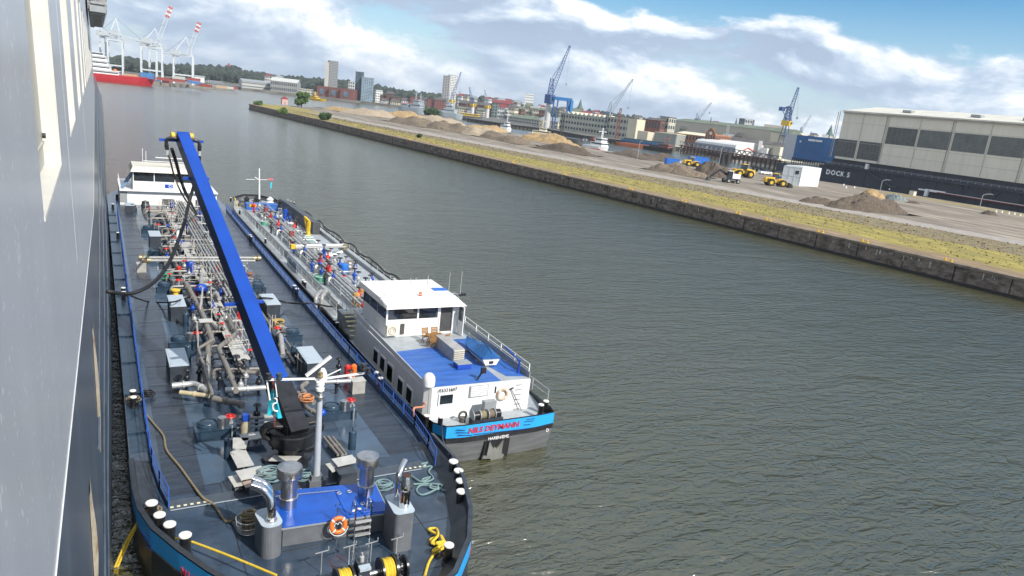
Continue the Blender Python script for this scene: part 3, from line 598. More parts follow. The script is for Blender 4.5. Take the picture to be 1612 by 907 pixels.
# glazing: (y0, y1, z0, z1)
ga = [(ys[1]+0.3+0.3, ys[0]-0.9, 14.4, 22.6), (ys[2]+0.6, ys[1]-0.6, 14.4, 22.6)]
gb = [(ys[i+1]+0.5, ys[i]-0.5, 22.6, 30.0) for i in range(2, len(ys)-1)]
for i, (a, b_, z0, z1) in enumerate(ga+gb):
    mb = MB(); mb.b2(WX-0.05, WX+0.1, a, b_, z0, z1); w_ = part('window', mb, dk_win if i < 3 else dk_win2, dk)
    mb = MB(); nsl = 14
    for k in range(nsl): mb.box((WX-0.09, (a+b_)/2, z0+(k+0.5)*(z1-z0)/nsl), (0.08, b_-a, 0.12))
    for k in range(1, 6): mb.box((WX-0.1, a+(b_-a)*k/6, (z0+z1)/2), (0.08, 0.08, z1-z0))
    part('slats', mb, mat('slat grey', (0.20, 0.21, 0.20), 0.5), w_)
mb = MB()
for y in [200, 170, 150, 120, 90]: mb.box((WX+8, y, zt0+1.8), (3, 4, 1.0))
part('roof_vent', mb, mgrey, dk)
mb = MB()
for y in range(-100, 228, 3): mb.box((DX-0.9, y, 10.9), (0.08, 0.08, 1.1))
mb.box((DX-0.9, 64, 11.45), (0.08, 330, 0.08)); mb.box((DX-0.9, 64, 10.95), (0.06, 330, 0.06)); part('ledge_railing', mb, galv, dk)
mb = MB()
for y in range(-90, 222, 11): mb.box((DX-0.12, y, 4.5), (0.25, 0.25, 9)); 
for y in (150, 162, 140, 132): mb.bar((DX-1, y-2, 9.4), (DX-0.1, y, 6.4), 0.3); mb.bar((DX-1, y+2, 9.4), (DX-0.1, y, 6.4), 0.3)
part('hull_rib', mb, mat('rib navy', (0.035, 0.04, 0.06), 0.5), dk)
mb = MB(); mb.bar((DX-0.8, 205, 9.3), (DX-0.8, 193, 4.5), 0.8, 0.3); mb.bar((DX-0.8, 193, 4.5), (DX-0.8, 190, 4.5), 0.8, 0.3); part('stairway', mb, mat('stair grey', (0.07, 0.075, 0.08), 0.6), dk)
mb = MB(); mb.b2(DX-1.3, DX-0.2, 133, 176, 4.8, 5.3); g_ = part('gangway', mb, darkred, dk); mb = MB(); mb.b2(DX-1.5, DX-1.3, 133, 176, 5.3, 5.5); mb.b2(DX-1.6, DX-0.3, 172, 180, 5.0, 5.6); part('handrail', mb, white, g_)
mb = MB(); mb.b2(DX-1.3, DX-0.1, 206, 207.2, 10.4, 12.8); part('deck_box', mb, white, dk)
tm = text_mb('DOCK 5', 3.1, 0.1, bold=0.13, spacing=1.2); pc = PX(1319, 273.5, DX); tm = place(tm, frame((DX-0.08, pc.y, pc.z), (0, -1, 0))); part('lettering', tm, wpaint, dk)
# yellow beam + dark pontoon of the next dock behind
bd = thing('blue_dock', 'blue walled floating dock section with a pale end tower behind the containers', 'floating dock', (370, 290, 0))
a = AT(1254, 480); c_ = AT(1322, 455); b1 = mat('dock blue', (0.012, 0.105, 0.30), 0.5, var=0.12, scale=0.1, dirt=(0.03, 0.15, 0.34), dscale=0.1, dlo=0.5, dhi=0.8)
def wall(mb, a, c_, th, z0, z1):
    d = (c_-a).normalized(); n = Vector((-d.y, d.x, 0)); 
    if n.dot(a) < 0: n = -n
    n = n*th; mb.prism([(a.x, a.y), (c_.x, c_.y), (c_.x+n.x, c_.y+n.y), (a.x+n.x, a.y+n.y)], z0, z1)
mb = MB(); wall(mb, a, c_, 14, ZT(1254, 251, 480), ZT(1254, 212, 480)); part('side_wall', mb, b1, bd)
mb = MB(); a2 = AT(1236.5, 500); wall(mb, a2, a+(a2-a)*0.02, 14, ZT(1245, 252, 490), ZT(1245, 211, 490)); part('end_tower', mb, mat('pale grey steel', (0.45, 0.47, 0.5), 0.5), bd)
mb = MB(); d = (c_-a).normalized(); n_ = Vector((-d.y, d.x, 0)); n_ = -n_ if n_.dot(a) > 0 else n_
for i in range(18): q = a+(c_-a)*(i/18)+n_*0.3; mb.bar((q.x, q.y, 4.5), (q.x, q.y, 9), 0.3)
for z in (6.0, 8.9): mb.bar(a+n_*0.3+Vector((0, 0, z)), c_+n_*0.3+Vector((0, 0, z)), 0.25)
part('railing', mb, black, bd)
mb = MB(); wall(mb, AT(1231, 492), AT(1330, 450), 30, -1, 4.5); part('pontoon', mb, dk_hull, bd)
mb = MB(); mb.box(tuple(a+(c_-a)*0.12+n_*0.2+Vector((0, 0, 19)))[:3], (1, 1, 1)); 
for q in (0.32, 0.36, 0.4, 0.44, 0.5, 0.55, 0.6): mb.box(tuple(a+(c_-a)*q+n_*0.3+Vector((0, 0, 20.5))), (1.4, 0.6, 1.2), rz=math.atan2(d.y, d.x))
part('wall_marks', mb, white, bd, stuff=True)
a = G(1240, 265, 5.0); c_ = G(1305, 273, 5.0); mb = MB(); mb.bar(a, c_, 3.0, 1.4); solo('yellow_beam', mb, mat('dull yellow', (0.42, 0.34, 0.14), 0.6), 'dull yellow beam lying behind the white containers under the blue dock', 'beam', loc=tuple(a))

# ================================================================== FAR SHORE
brick_m = mat('red brick', (0.20, 0.085, 0.062), 0.85, var=0.15, scale=0.2, dirt=(0.18, 0.07, 0.05), dscale=0.1)
brick_o = mat('orange brick', (0.36, 0.16, 0.08), 0.85, var=0.15, scale=0.2)
redclad = mat('red cladding', (0.25, 0.085, 0.065), 0.7, var=0.12, scale=0.1)
gplas = mat('grey green plaster', (0.47, 0.455, 0.37), 0.8, var=0.06, scale=0.1)
beige = mat('beige sheet wall', (0.50, 0.46, 0.37), 0.7, var=0.05, scale=0.05)
creamw = mat('cream wall', (0.66, 0.60, 0.45), 0.8, var=0.05, scale=0.1)
roofg = mat('green grey roof', (0.14, 0.17, 0.12), 0.8, var=0.15, scale=0.1)
roofd = mat('dark roof', (0.10, 0.09, 0.085), 0.8, var=0.2, scale=0.1)
towerc = mat('tower concrete', (0.44, 0.42, 0.39), 0.8, var=0.06, scale=0.05)
glassblue = mat('blue glass facade', (0.10, 0.155, 0.20), 0.3, var=0.4, scale=0.12)
tealw = mat('pale teal facade', (0.20, 0.27, 0.25), 0.7, var=0.1)
whitew = mat('white render', (0.7, 0.69, 0.66), 0.7, var=0.05)
# land behind the piers
def AV(u, v, z=0.0): return G(u, v, z)
land_m = mat('harbour ground', (0.13, 0.125, 0.11), 0.9, var=0.25, scale=0.05)
def land(name, pts, z, m=land_m):
    mb = MB(); mb.prism([(p.x, p.y) for p in pts], -1, z); return struct(name, mb, m)
sh = [AT(380, 1090), AT(480, 1085), AT(600, 1080), AT(690, 1060), AT(715, 900)]
pier = [AT(737, 770), AT(800, 705), AT(870, 690), AT(925, 625), AT(1000, 600), AT(1070, 610), AT(1140, 600), AT(1235, 560), AT(1250, 640), AT(1340, 700), AT(1700, 800)]
land('shipyard_quay', sh+pier+[AT(1700, 3500), AT(380, 3500)], 3.0)
land('west_shore', [AT(120, 1400), AT(250, 1330), AT(380, 1120), AT(380, 3500), AT(60, 3500)], 3.0)
land('container_quay', [AT(120, 800), AT(200, 840), AT(250, 850), AT(371, 985), AT(360, 1100), AT(250, 1100), AT(120, 1000)], 3.5, mat('terminal concrete', (0.22, 0.20, 0.17), 0.9, var=0.15, scale=0.1))

# ---- hills and far woods: terrain plus leaf clumps along the skyline of the photograph
sk = [(100, 98), (160, 92), (200, 88), (230, 96), (262, 103), (300, 103), (345, 104), (365, 104), (392, 112), (430, 119), (475, 121), (500, 124), (545, 127), (600, 136), (640, 144), (690, 148), (730, 152), (760, 154), (815, 163), (850, 167), (905, 173), (960, 178), (1010, 184), (1060, 189), (1130, 195), (1200, 203), (1260, 211), (1400, 224), (1700, 258)]
def skv(u):
    for (a, va), (b_, vb) in zip(sk, sk[1:]):
        if a <= u <= b_: return va+(vb-va)*(u-a)/(b_-a)
    return sk[-1][1]
hill_m = mat('wooded hillside', (0.04, 0.055, 0.03), 0.9, var=0.3, scale=0.02)
mb = MB(); R0 = []; R1 = []; R2 = []
for i in range(110):
    u = 100+i*14.6; zt = max(4, ZT(u, skv(u), 1750)-14); R0.append(tuple(AT(u, 1480, 2.5))); R1.append(tuple(AT(u, 1640, 2.5+(zt-2)*0.5))); R2.append(tuple(AT(u, 1780, zt)))
R3 = [tuple(AT(100+i*14.6, 3400, max(4, R2[i][2]*0.8))) for i in range(110)]
mb.loft([R0, R1, R2, R3], closed=False); struct('hills', mb, hill_m)
rnd = random.Random(3); wl = MB(); wd_ = MB()
ICO = [(0, 0, -1), (0.72, -0.53, -0.45), (-0.28, -0.85, -0.45), (-0.89, 0, -0.45), (-0.28, 0.85, -0.45), (0.72, 0.53, -0.45), (0.28, -0.85, 0.45), (-0.72, -0.53, 0.45), (-0.72, 0.53, 0.45), (0.28, 0.85, 0.45), (0.89, 0, 0.45), (0, 0, 1)]
ICF = [(0, 2, 1), (1, 2, 6), (0, 3, 2), (0, 4, 3), (0, 5, 4), (1, 6, 10), (2, 3, 7), (3, 4, 8), (4, 5, 9), (5, 1, 10), (0, 1, 5), (2, 7, 6), (3, 8, 7), (4, 9, 8), (5, 10, 9), (11, 6, 7), (11, 7, 8), (11, 8, 9), (11, 9, 10), (11, 10, 6)]
def clump(mb, p, r):
    mb.add([(p[0]+x*r*rnd.uniform(.7, 1.25), p[1]+y*r*rnd.uniform(.7, 1.25), p[2]+z*r*rnd.uniform(.75, 1.3)) for x, y, z in ICO], ICF)
for i in range(5200):
    u = rnd.uniform(110, 1250) if i < 4600 else rnd.uniform(1250, 1690); q = rnd.random()
    if u > 620 and rnd.random() < 0.35: continue
    d = 1500+q*280; zt = max(4, ZT(u, skv(u), 1750)-14); zb_ = 2.5+(zt-2)*min(1, (q*280)/300+0.02)
    r = rnd.uniform(4, 8.5); top = ZT(u, skv(u), d)
    z = min(zb_+rnd.uniform(3, 13), top-r*0.4+rnd.uniform(-2, 2.5)); clump(wl if rnd.random() < 0.5 else wd_, AT(u, d, z), r)
woodl = mat('wood foliage', (0.03, 0.044, 0.028), 0.9, var=0.4, scale=0.1); woodd = mat('dark wood foliage', (0.018, 0.027, 0.018), 0.9, var=0.4, scale=0.1)
struct('far_woods', wl, woodl, kind='stuff'); struct('far_dark_woods', wd_, woodd, kind='stuff')

# ---- buildings
def building(name, u0, u1, vt, d0, d1, dep, m, label, cat='building', rows=0, cols=0, winm=None, roof=None, rh=0, gable=None, z0=3.0, group=None, wfrac=(0.55, 0.5), vt1=None, sides=True, flat=None, vb=None, band=False):
    p = AT(u0, d0); q = AT(u1, d1); d = q-p; w_ = d.length; rz = math.atan2(d.y, d.x); h_ = ZT(u0, vt, d0)-z0
    t_ = thing(name, label, cat, (p.x, p.y, z0), group, rz); P = lambda n, mb, mt, par=None, st=False: part(n, mb, mt, par or t_, local=True, stuff=st)
    # local: x along the front, y away from the camera
    mb = MB(); mb.box((w_/2, dep/2, h_/2), (w_, dep, h_)); wl_ = P('wall', mb, m)
    if rows:
        mb = MB(); cw = w_/cols; ch = h_/rows
        if band:
            for r in range(rows): mb.box((w_/2, -0.08, (r+0.55)*ch), (w_*0.97, 0.16, ch*wfrac[1])); mb.box((w_+0.08, dep/2, (r+0.55)*ch), (0.16, dep*0.9, ch*wfrac[1]))
        else:
            for r in range(rows):
                for c in range(cols): mb.box(((c+0.5)*cw, -0.08, (r+0.55)*ch), (cw*wfrac[0], 0.16, ch*wfrac[1]))
                nc = max(1, int(dep/cw))
                for c in range(nc): mb.box((w_+0.08, (c+0.5)*dep/nc, (r+0.55)*ch), (0.16, dep/nc*wfrac[0], ch*wfrac[1]))
        P('windows', mb, winm or winglass, None, True)
    if roof and rh:
        mb = MB(); o_ = 0.6
        mb.add([(-o_, -o_, h_), (w_+o_, -o_, h_), (w_+o_, dep+o_, h_), (-o_, dep+o_, h_), (-o_, dep/2, h_+rh), (w_+o_, dep/2, h_+rh)], [(0, 1, 5, 4), (2, 3, 4, 5), (3, 0, 4), (1, 2, 5), (3, 2, 1, 0)]); P('roof', mb, roof)
        if gable: mb = MB(); mb.add([(w_+0.05+o_, 0, 0), (w_+0.05+o_, dep, 0), (w_+0.05+o_, dep, h_), (w_+0.05+o_, dep/2, h_+rh*0.97), (w_+0.05+o_, 0, h_)], [(0, 1, 2, 3, 4)]); mb.box((w_+o_/2, dep/2, h_/2), (o_, dep, h_)); P('gable_end', mb, gable)
    elif roof: mb = MB(); mb.box((w_/2, dep/2, h_+0.3), (w_+0.8, dep+0.8, 0.6)); P('roof', mb, roof)
    return t_, w_, h_, P
building('tower_block', 510.5, 517, 97, 1500, 1500, 22, towerc, 'pale left slab of the tall tower block above the wooded slope, far left', 'tower', z0=14)
T, w_, h_, P = building('tower_block', 517.5, 531, 95, 1500, 1503, 22, mat('balcony grey', (0.13, 0.135, 0.14), 0.8), 'tall grey balconied tower block above the wooded slope, left of the glass office', 'tower', rows=18, cols=6, winm=mat('balcony fronts', (0.34, 0.35, 0.35), 0.7), z0=14, wfrac=(0.8, 0.35))
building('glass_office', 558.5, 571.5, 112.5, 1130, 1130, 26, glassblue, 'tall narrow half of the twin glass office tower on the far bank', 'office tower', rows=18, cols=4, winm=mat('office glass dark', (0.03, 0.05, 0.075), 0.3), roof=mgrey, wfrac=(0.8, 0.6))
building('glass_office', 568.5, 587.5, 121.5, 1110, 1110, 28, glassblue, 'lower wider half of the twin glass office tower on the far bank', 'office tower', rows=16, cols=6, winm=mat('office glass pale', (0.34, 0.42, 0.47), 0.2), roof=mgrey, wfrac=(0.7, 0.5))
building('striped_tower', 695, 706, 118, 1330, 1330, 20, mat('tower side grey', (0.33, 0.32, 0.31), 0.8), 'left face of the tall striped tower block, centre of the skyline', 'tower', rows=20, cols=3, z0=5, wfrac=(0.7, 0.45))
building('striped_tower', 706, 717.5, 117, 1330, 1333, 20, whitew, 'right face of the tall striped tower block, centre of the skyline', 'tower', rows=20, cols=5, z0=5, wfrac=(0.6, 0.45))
building('white_tower', 824, 838, 147, 1400, 1400, 10, whitew, 'white tower block with horizontal bands right of the shipyard cranes', 'tower', rows=9, cols=4, band=True, z0=3, wfrac=(0.6, 0.3), winm=mgrey)
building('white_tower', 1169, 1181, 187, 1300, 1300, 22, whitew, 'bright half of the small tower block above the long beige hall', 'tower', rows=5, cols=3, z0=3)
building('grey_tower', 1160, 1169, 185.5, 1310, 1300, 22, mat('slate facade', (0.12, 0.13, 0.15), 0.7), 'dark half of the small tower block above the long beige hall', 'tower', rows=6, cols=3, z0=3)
# red office blocks
redb = [(499, 518, 134.5, 1120, 1115, 'leftmost red framed office block on the far bank'), (518, 536, 137, 1110, 1105, 'middle red framed office block on the far bank'), (536, 557.5, 139, 1100, 1095, 'red framed office block touching the glass tower')]
for a, b_, vt, d0, d1, lab in redb:
    T, w_, h_, P = building('red_office', a, b_, vt, d0, d1, 30, redclad, lab, 'office', rows=8, cols=3, band=True, winm=mat('red office glass', (0.10, 0.06, 0.06), 0.3), group='red framed office blocks', wfrac=(0.8, 0.4))
    mb = MB(); mb.box((w_*0.42, -0.3, h_*0.48), (w_*0.34, 0.7, h_*0.5)); P('recess', mb, glassblue)
building('white_house', 548, 558, 128, 1200, 1195, 14, whitew, 'white house on the slope left of the glass tower', 'house', rows=5, cols=3, z0=6)
building('white_house', 587, 592, 141, 1130, 1125, 14, whitew, 'narrow pale building just right of the glass tower', 'house', rows=5, cols=2)
# brick warehouses and houses along the fish market
bw = [(600, 608, 150, brick_m, 'dark brick gabled warehouse, first right of the glass tower'), (608, 617, 147.5, brick_m, 'tall brick warehouse with pointed roof'), (617, 633, 152, brick_m, 'long brick warehouse behind the grey navy ship bow'), (633, 646, 158, whitew, 'white quayside house between the brick warehouses'), (646, 662, 151.5, redclad, 'red brick block above the grey navy ship'), (662, 672, 157, whitew, 'pale block above the navy ship mast'), (672, 684, 155, redclad, 'brick red block left of the striped tower'), (684, 700, 157, redclad, 'long red block under the striped tower')]
for i, (a, b_, vt, m, lab) in enumerate(bw): building('quayside_house', a, b_, vt, 1130-i*5, 1128-i*5, 22, m, lab, 'house', rows=5, cols=4, roof=roofd, rh=4 if i % 2 else 0, group='houses along the far quay')
bw = [(722.5, 735, 162, brick_m, 'brick building behind the left yellow topped crane'), (735, 752, 164, brick_m, 'brick building behind the middle yellow topped crane'), (752, 771, 165, brick_m, 'brick building behind the right yellow topped crane'), (775, 802, 161, tealw, 'pale teal office with a red roof beside the shipyard cranes')]
for i, (a, b_, vt, m, lab) in enumerate(bw): building('brick_office', a, b_, vt, 980, 975, 25, m, lab, 'office', rows=5, cols=6, roof=darkred if i == 3 else roofd, rh=4, group='offices behind the shipyard')
# a denser fabric of roofs between the named buildings, each its own house
rh_ = random.Random(31); roofs_ = [roofd, darkred, mgrey, roofg]
seen_ = {}
rn_ = {'dark': roofd, 'dull red': darkred, 'grey': mgrey, 'green grey': roofg}; wn_ = {'brick': brick_m, 'cream': creamw, 'grey': gplas, 'white': whitew}
for i, (u, v, dd) in enumerate([(604, 158, 1100), (622, 160, 1095), (640, 164, 1090), (655, 166, 1085), (728, 170, 960), (741, 172, 955), (757, 173, 950), (790, 168, 940), (806, 169, 930), (817, 171, 1000), (830, 166, 1050), (843, 170, 1040), (853, 173, 1020), (905, 176, 900), (921, 178, 900), (938, 181, 890), (1048, 196, 760), (1075, 200, 740), (1142, 214, 660), (1160, 217, 655)]):
    rk = list(rn_)[rh_.randrange(4)]; wk = list(wn_)[rh_.randrange(4)]; w0 = rh_.uniform(8, 13)
    lab = '%s walled house with a %s roof %s' % (wk, rk, ['left of striped tower', 'behind the navy ships', 'below the shipyard cranes', 'behind the long shipyard office', 'by the long beige hall'][min(4, i//4)]); seen_[lab] = seen_.get(lab, 0)+1
    building('town_house', u-w0/2, u+w0/2, v, dd, dd-3, 14, wn_[wk], lab+['', ', second one', ', third one', ', fourth one'][seen_[lab]-1], 'house', rows=3, cols=4, roof=rn_[rk], rh=rh_.uniform(2, 5), group='small houses packed along the far quays')
# scattered small houses on the hill
rnd = random.Random(11)
adj = ['cream', 'white', 'grey', 'red roofed', 'flat roofed', 'narrow', 'wide', 'gabled', 'tall', 'low']
hs = [(420, 119), (428, 120), (437, 122), (723, 150), (732, 151), (742, 153), (765, 155), (779, 156), (786, 157), (797, 158), (803, 160), (811, 160), (850, 168), (884, 171), (896, 172), (934, 176), (1002, 184), (1106, 191), (1122, 193), (1276, 212)]
for i, (u, v) in enumerate(hs):
    w0 = rnd.uniform(5, 9); building('hill_house', u-w0/2, u+w0/2, v, 1460-(i % 3)*30, 1455-(i % 3)*30, 14, [whitew, creamw, towerc][i % 3], ['pale distant house with a dark red roof among the trees on the far hillside', 'cream distant house with a dark roof among the trees on the far hillside', 'grey distant house with a grey roof among the trees on the far hillside'][i % 3], 'house', rows=4, cols=3, roof=[darkred, roofd, mgrey][i % 3], rh=4, group='small pale houses on the far hillside', z0=4)
# long sheds far left
building('long_shed', 381, 426, 127, 1130, 1135, 40, mat('pale shed roof', (0.42, 0.42, 0.4), 0.7), 'long low pale harbour shed on the far bank, left of the trees', 'shed', rows=2, cols=24, roof=mgrey, rh=3, wfrac=(0.7, 0.3))
building('long_shed', 426, 468, 126.5, 1110, 1105, 36, mat('shed side grey', (0.25, 0.25, 0.24), 0.7), 'grey gabled harbour shed on stilts at the right end of the long one', 'shed', rows=2, cols=14, roof=mat('pale metal roof', (0.5, 0.5, 0.47), 0.6), rh=5, gable=mgrey)
building('pale_depot', 472, 492, 139, 1130, 1128, 20, gplas, 'pale flat roofed depot by the water left of the red offices', 'depot', rows=2, cols=8)
building('white_shed', 306, 322, 120.5, 1180, 1180, 25, whitew, 'small white shed behind the right container crane', 'shed', roof=mgrey, rh=2)
building('grey_depot', 325, 352, 126, 1190, 1190, 25, mgrey, 'low grey depot right of the container cranes', 'depot', rows=2, cols=8)
# shipyard halls
T, w_, h_, P = building('office_block', 883, 957, 178.5, 740, 690, 16, gplas, 'long three storey grey office on the shipyard quay, left part', 'office', rows=3, cols=16, roof=mgrey, wfrac=(0.6, 0.45))
mb = MB()
for i in range(11): mb.add([(w_*i/11, 1, h_+0.6), (w_*(i+0.9)/11, 1, h_+0.6), (w_*(i+0.45)/11, 1, h_+3), (w_*i/11, 12, h_+0.6), (w_*(i+0.9)/11, 12, h_+0.6), (w_*(i+0.45)/11, 12, h_+3)], [(0, 1, 2), (5, 4, 3), (0, 2, 5, 3), (1, 4, 5, 2)])
P('sawtooth_roof', mb, creamw)
building('office_block', 957, 1003, 184, 690, 655, 16, gplas, 'long three storey grey office on the shipyard quay, right part', 'office', rows=3, cols=9, roof=creamw, wfrac=(0.6, 0.45))
building('cream_block', 1003, 1016, 188, 650, 655, 14, creamw, 'cream gable wall at the right end of the long grey office', 'office')
building('brick_hall', 1016, 1040, 187.5, 660, 655, 20, brick_m, 'dark red brick hall between the cream gable and the grey tower house', 'hall', rows=2, cols=5, roof=roofd, rh=2)
building('tower_house', 1037.5, 1052, 183.5, 670, 665, 12, gplas, 'small grey tower house left of the long beige hall', 'tower', rows=4, cols=3, roof=roofd)
building('white_shed', 1022.5, 1034, 208, 625, 628, 20, creamw, 'cream end of the flat roofed sheds on the quay', 'shed')
building('white_shed', 1034, 1068, 208.5, 628, 615, 20, mat('pale green panel', (0.38, 0.39, 0.34), 0.7), 'flat roofed shed with four tall doors on the quay', 'shed', rows=1, cols=4, winm=mat('shed door', (0.3, 0.31, 0.28), 0.7), roof=creamw, wfrac=(0.85, 0.8))
T, w_, h_, P = building('brick_workshop', 1068, 1112, 209.5, 630, 618, 24, brick_o, 'long orange brick workshop with arched windows on the quay', 'workshop', rows=2, cols=9, roof=creamw, rh=2, wfrac=(0.45, 0.6))
T, w_, h_, P = building('brick_gable', 1112, 1128, 210, 612, 607, 24, brick_o, 'stepped brick gable with a round clock face on the quay', 'workshop', rows=2, cols=4, wfrac=(0.45, 0.6))
mb = MB()
for k, (q, hh) in enumerate([(0.9, 1.6), (0.62, 3.2), (0.34, 4.4)]): mb.box((w_/2, 0.5+0.01*k, h_+hh/2), (w_*q, 1.0+0.02*k, hh))
P('stepped_gable', mb, brick_o); mb = MB(); mb.tube([(w_/2, -0.15, h_+0.6), (w_/2, 0.2, h_+0.6)], 1.3, 12); P('clock_face', mb, whitew)
building('brick_annex', 1128, 1136, 218, 606, 604, 20, brick_o, 'low brick annex right of the stepped gable', 'workshop', rows=1, cols=2)
building('beige_hall', 1053, 1213, 188.5, 760, 650, 40, beige, 'very long windowless beige hall with green roof edge', 'hall', roof=roofg, rh=3, gable=creamw)
building('cream_gable_hall', 1213, 1243, 207.5, 645, 640, 30, creamw, 'cream gabled hall at the right end of the long beige hall', 'hall', roof=roofg, rh=4)
T, w_, h_, P = building('grey_office', 1136, 1236, 219, 640, 585, 22, gplas, 'long low grey office with white window bands behind the tent', 'office', rows=2, cols=22, roof=roofd, rh=3, wfrac=(0.6, 0.4), winm=mat('grey office glass', (0.16, 0.17, 0.16), 0.3))
building('shed_with_green_roof', 801, 855, 183, 840, 790, 30, mat('pale grey shed wall', (0.42, 0.42, 0.37), 0.7), 'pale shed with a green roof behind the tug boats', 'shed', roof=roofg, rh=3, rows=2, cols=14, wfrac=(0.5, 0.4))
building('cream_boathouse', 851, 881, 188.5, 770, 760, 24, creamw, 'cream boathouse with small windows left of the long office', 'shed', rows=2, cols=5, roof=mgrey, rh=4, wfrac=(0.4, 0.3))
building('white_block', 1197, 1203, 222, 590, 590, 8, whitew, 'tall narrow white block behind the tent', 'building'); building('white_block', 1203, 1212, 233, 588, 587, 10, whitew, 'low white cube beside the tall narrow white block', 'building'); building('white_block', 1222, 1232, 231, 572, 570, 10, creamw, 'cream cube left of the blue dock', 'building')
building('white_shed', 1116, 1122, 229, 600, 600, 8, whitew, 'little white kiosk below the stepped brick gable', 'building')
building('background_hall', 1200, 1232, 195, 900, 900, 30, beige, 'beige hall far behind the cream gable', 'hall')
building('background_hall', 1240, 1256, 206, 850, 850, 30, roofd, 'dark roofed hall behind the blue dock', 'hall')
building('pale_hall', 1292, 1302, 211, 900, 900, 20, whitew, 'small pale building left of the church spire', 'hall')
# arched white tent
p = AT(1098, 612); q = AT(1162, 578); d = (q-p).normalized(); n_ = Vector((-d.y, d.x, 0)); n_ = n_ if n_.dot(p) > 0 else -n_
tent = thing('storage_tent', 'long white arched storage tent with a red mark on its end', 'tent', tuple(p)); 
def arch(o, hw, z0, hh, n=10): return [tuple(o+n_*(hw-hw*math.cos(math.pi*i/n))+Vector((0, 0, z0+hh*math.sin(math.pi*i/n)**0.8))) for i in range(n+1)]
mb = MB(); o1 = p+Vector((0, 0, 0)); mb.loft([arch(p, 17, 8.5, 4.5), arch(q, 17, 8.5, 5)], closed=False); part('cover', mb, whitew, tent)
mb = MB(); wall(mb, p, q, 0.4, 3, 8.6); part('side_wall', mb, mat('tent side grey', (0.26, 0.29, 0.33), 0.7), tent)
mb = MB(); ar = arch(q, 17, 8.5, 5); mb.add([tuple(q+Vector((0, 0, 3)))]+ar+[tuple(q+n_*34+Vector((0, 0, 3)))], [tuple(range(len(ar)+1, -1, -1))]); part('end_wall', mb, whitew, tent)
c0 = q+n_*8+d*0.2; mb = MB(); mb.bar(c0+Vector((0, 0, 7)), c0+n_*5+Vector((0, 0, 9.5)), 0.4, 0.6); mb.bar(c0+n_*5+Vector((0, 0, 9.5)), c0+n_*12+Vector((0, 0, 7)), 0.4, 0.6); part('red_mark', mb, red, tent)
# church spires
copper = mat('green copper', (0.06, 0.12, 0.11), 0.7)
for u, v, d_, s_, lab in [(911.5, 155, 1500, 1.3, 'green copper church spire above the long grey office'), (1116.5, 183.5, 1700, 0.9, 'dark church spire above the left part of the beige hall'), (1156, 184.5, 1600, 0.9, 'slim dark church spire beside the small tower block'), (1303, 195.5, 1400, 1.5, 'tall dark church spire left of the floating dock'), (1274, 206, 1500, 0.8, 'short dark spire behind the blue dock')]:
    p = AT(u, d_, 3); zt = ZT(u, v, d_); t_ = thing('church_spire', lab, 'church', tuple(p), 'church spires on the skyline'); hh = zt-3; m_ = MB(); m_.box((p.x, p.y, 3+hh*0.3), (9*s_, 9*s_, hh*0.6)); part('tower', m_, brick_m if s_ < 1.4 else towerc, t_)
    m_ = MB(); m_.lathe((p.x, p.y, 3+hh*0.6), [(5*s_, 0), (3*s_, hh*0.1), (2.6*s_, hh*0.14), (0.1, hh*0.4)], 8); part('spire', m_, copper, t_)
p = AT(360, 1700, 20); m_ = MB(); zt = ZT(360, 99, 1700); m_.lathe((p.x, p.y, 20), [(6, 0), (6, (zt-20)*0.7), (4, (zt-20)*0.75), (0.3, zt-20)], 8); solo('water_tower', m_, brick_m, 'small dark tower rising from the wooded hill on the left', 'tower', loc=tuple(p))

# ================================================================== CRANES AND SHIPS
cr_w = mat('container crane white', (0.50, 0.54, 0.56), 0.5, var=0.05); cr_b = mat('shipyard crane blue', (0.045, 0.10, 0.26), 0.5, var=0.1); cr_g = mat('crane grey', (0.22, 0.26, 0.31), 0.5, var=0.1)
def lattice(mb, a, b, w0, w1, n, t=0.25):
    a = Vector(a); b = Vector(b); d = (b-a).normalized(); s_ = d.cross(Vector((0, 0, 1))); s_ = s_.normalized() if s_.length > 0.05 else Vector((math.cos(HEAD), -math.sin(HEAD), 0)); u_ = s_.cross(d)
    def cr(i, k): q = i/n; w = (w0+(w1-w0)*q)/2; return a+(b-a)*q + s_*(w*(1 if k in (0, 3) else -1)) + u_*(w*(1 if k < 2 else -1))
    for k in range(4): mb.bar(cr(0, k), cr(n, k), t)
    for i in range(n):
        for k in range(4): mb.bar(cr(i, k), cr(i+1, (k+1) % 4), t*0.6); 
        mb.bar(cr(i, 0), cr(i, 1), t*0.6); mb.bar(cr(i, 2), cr(i, 3), t*0.6)
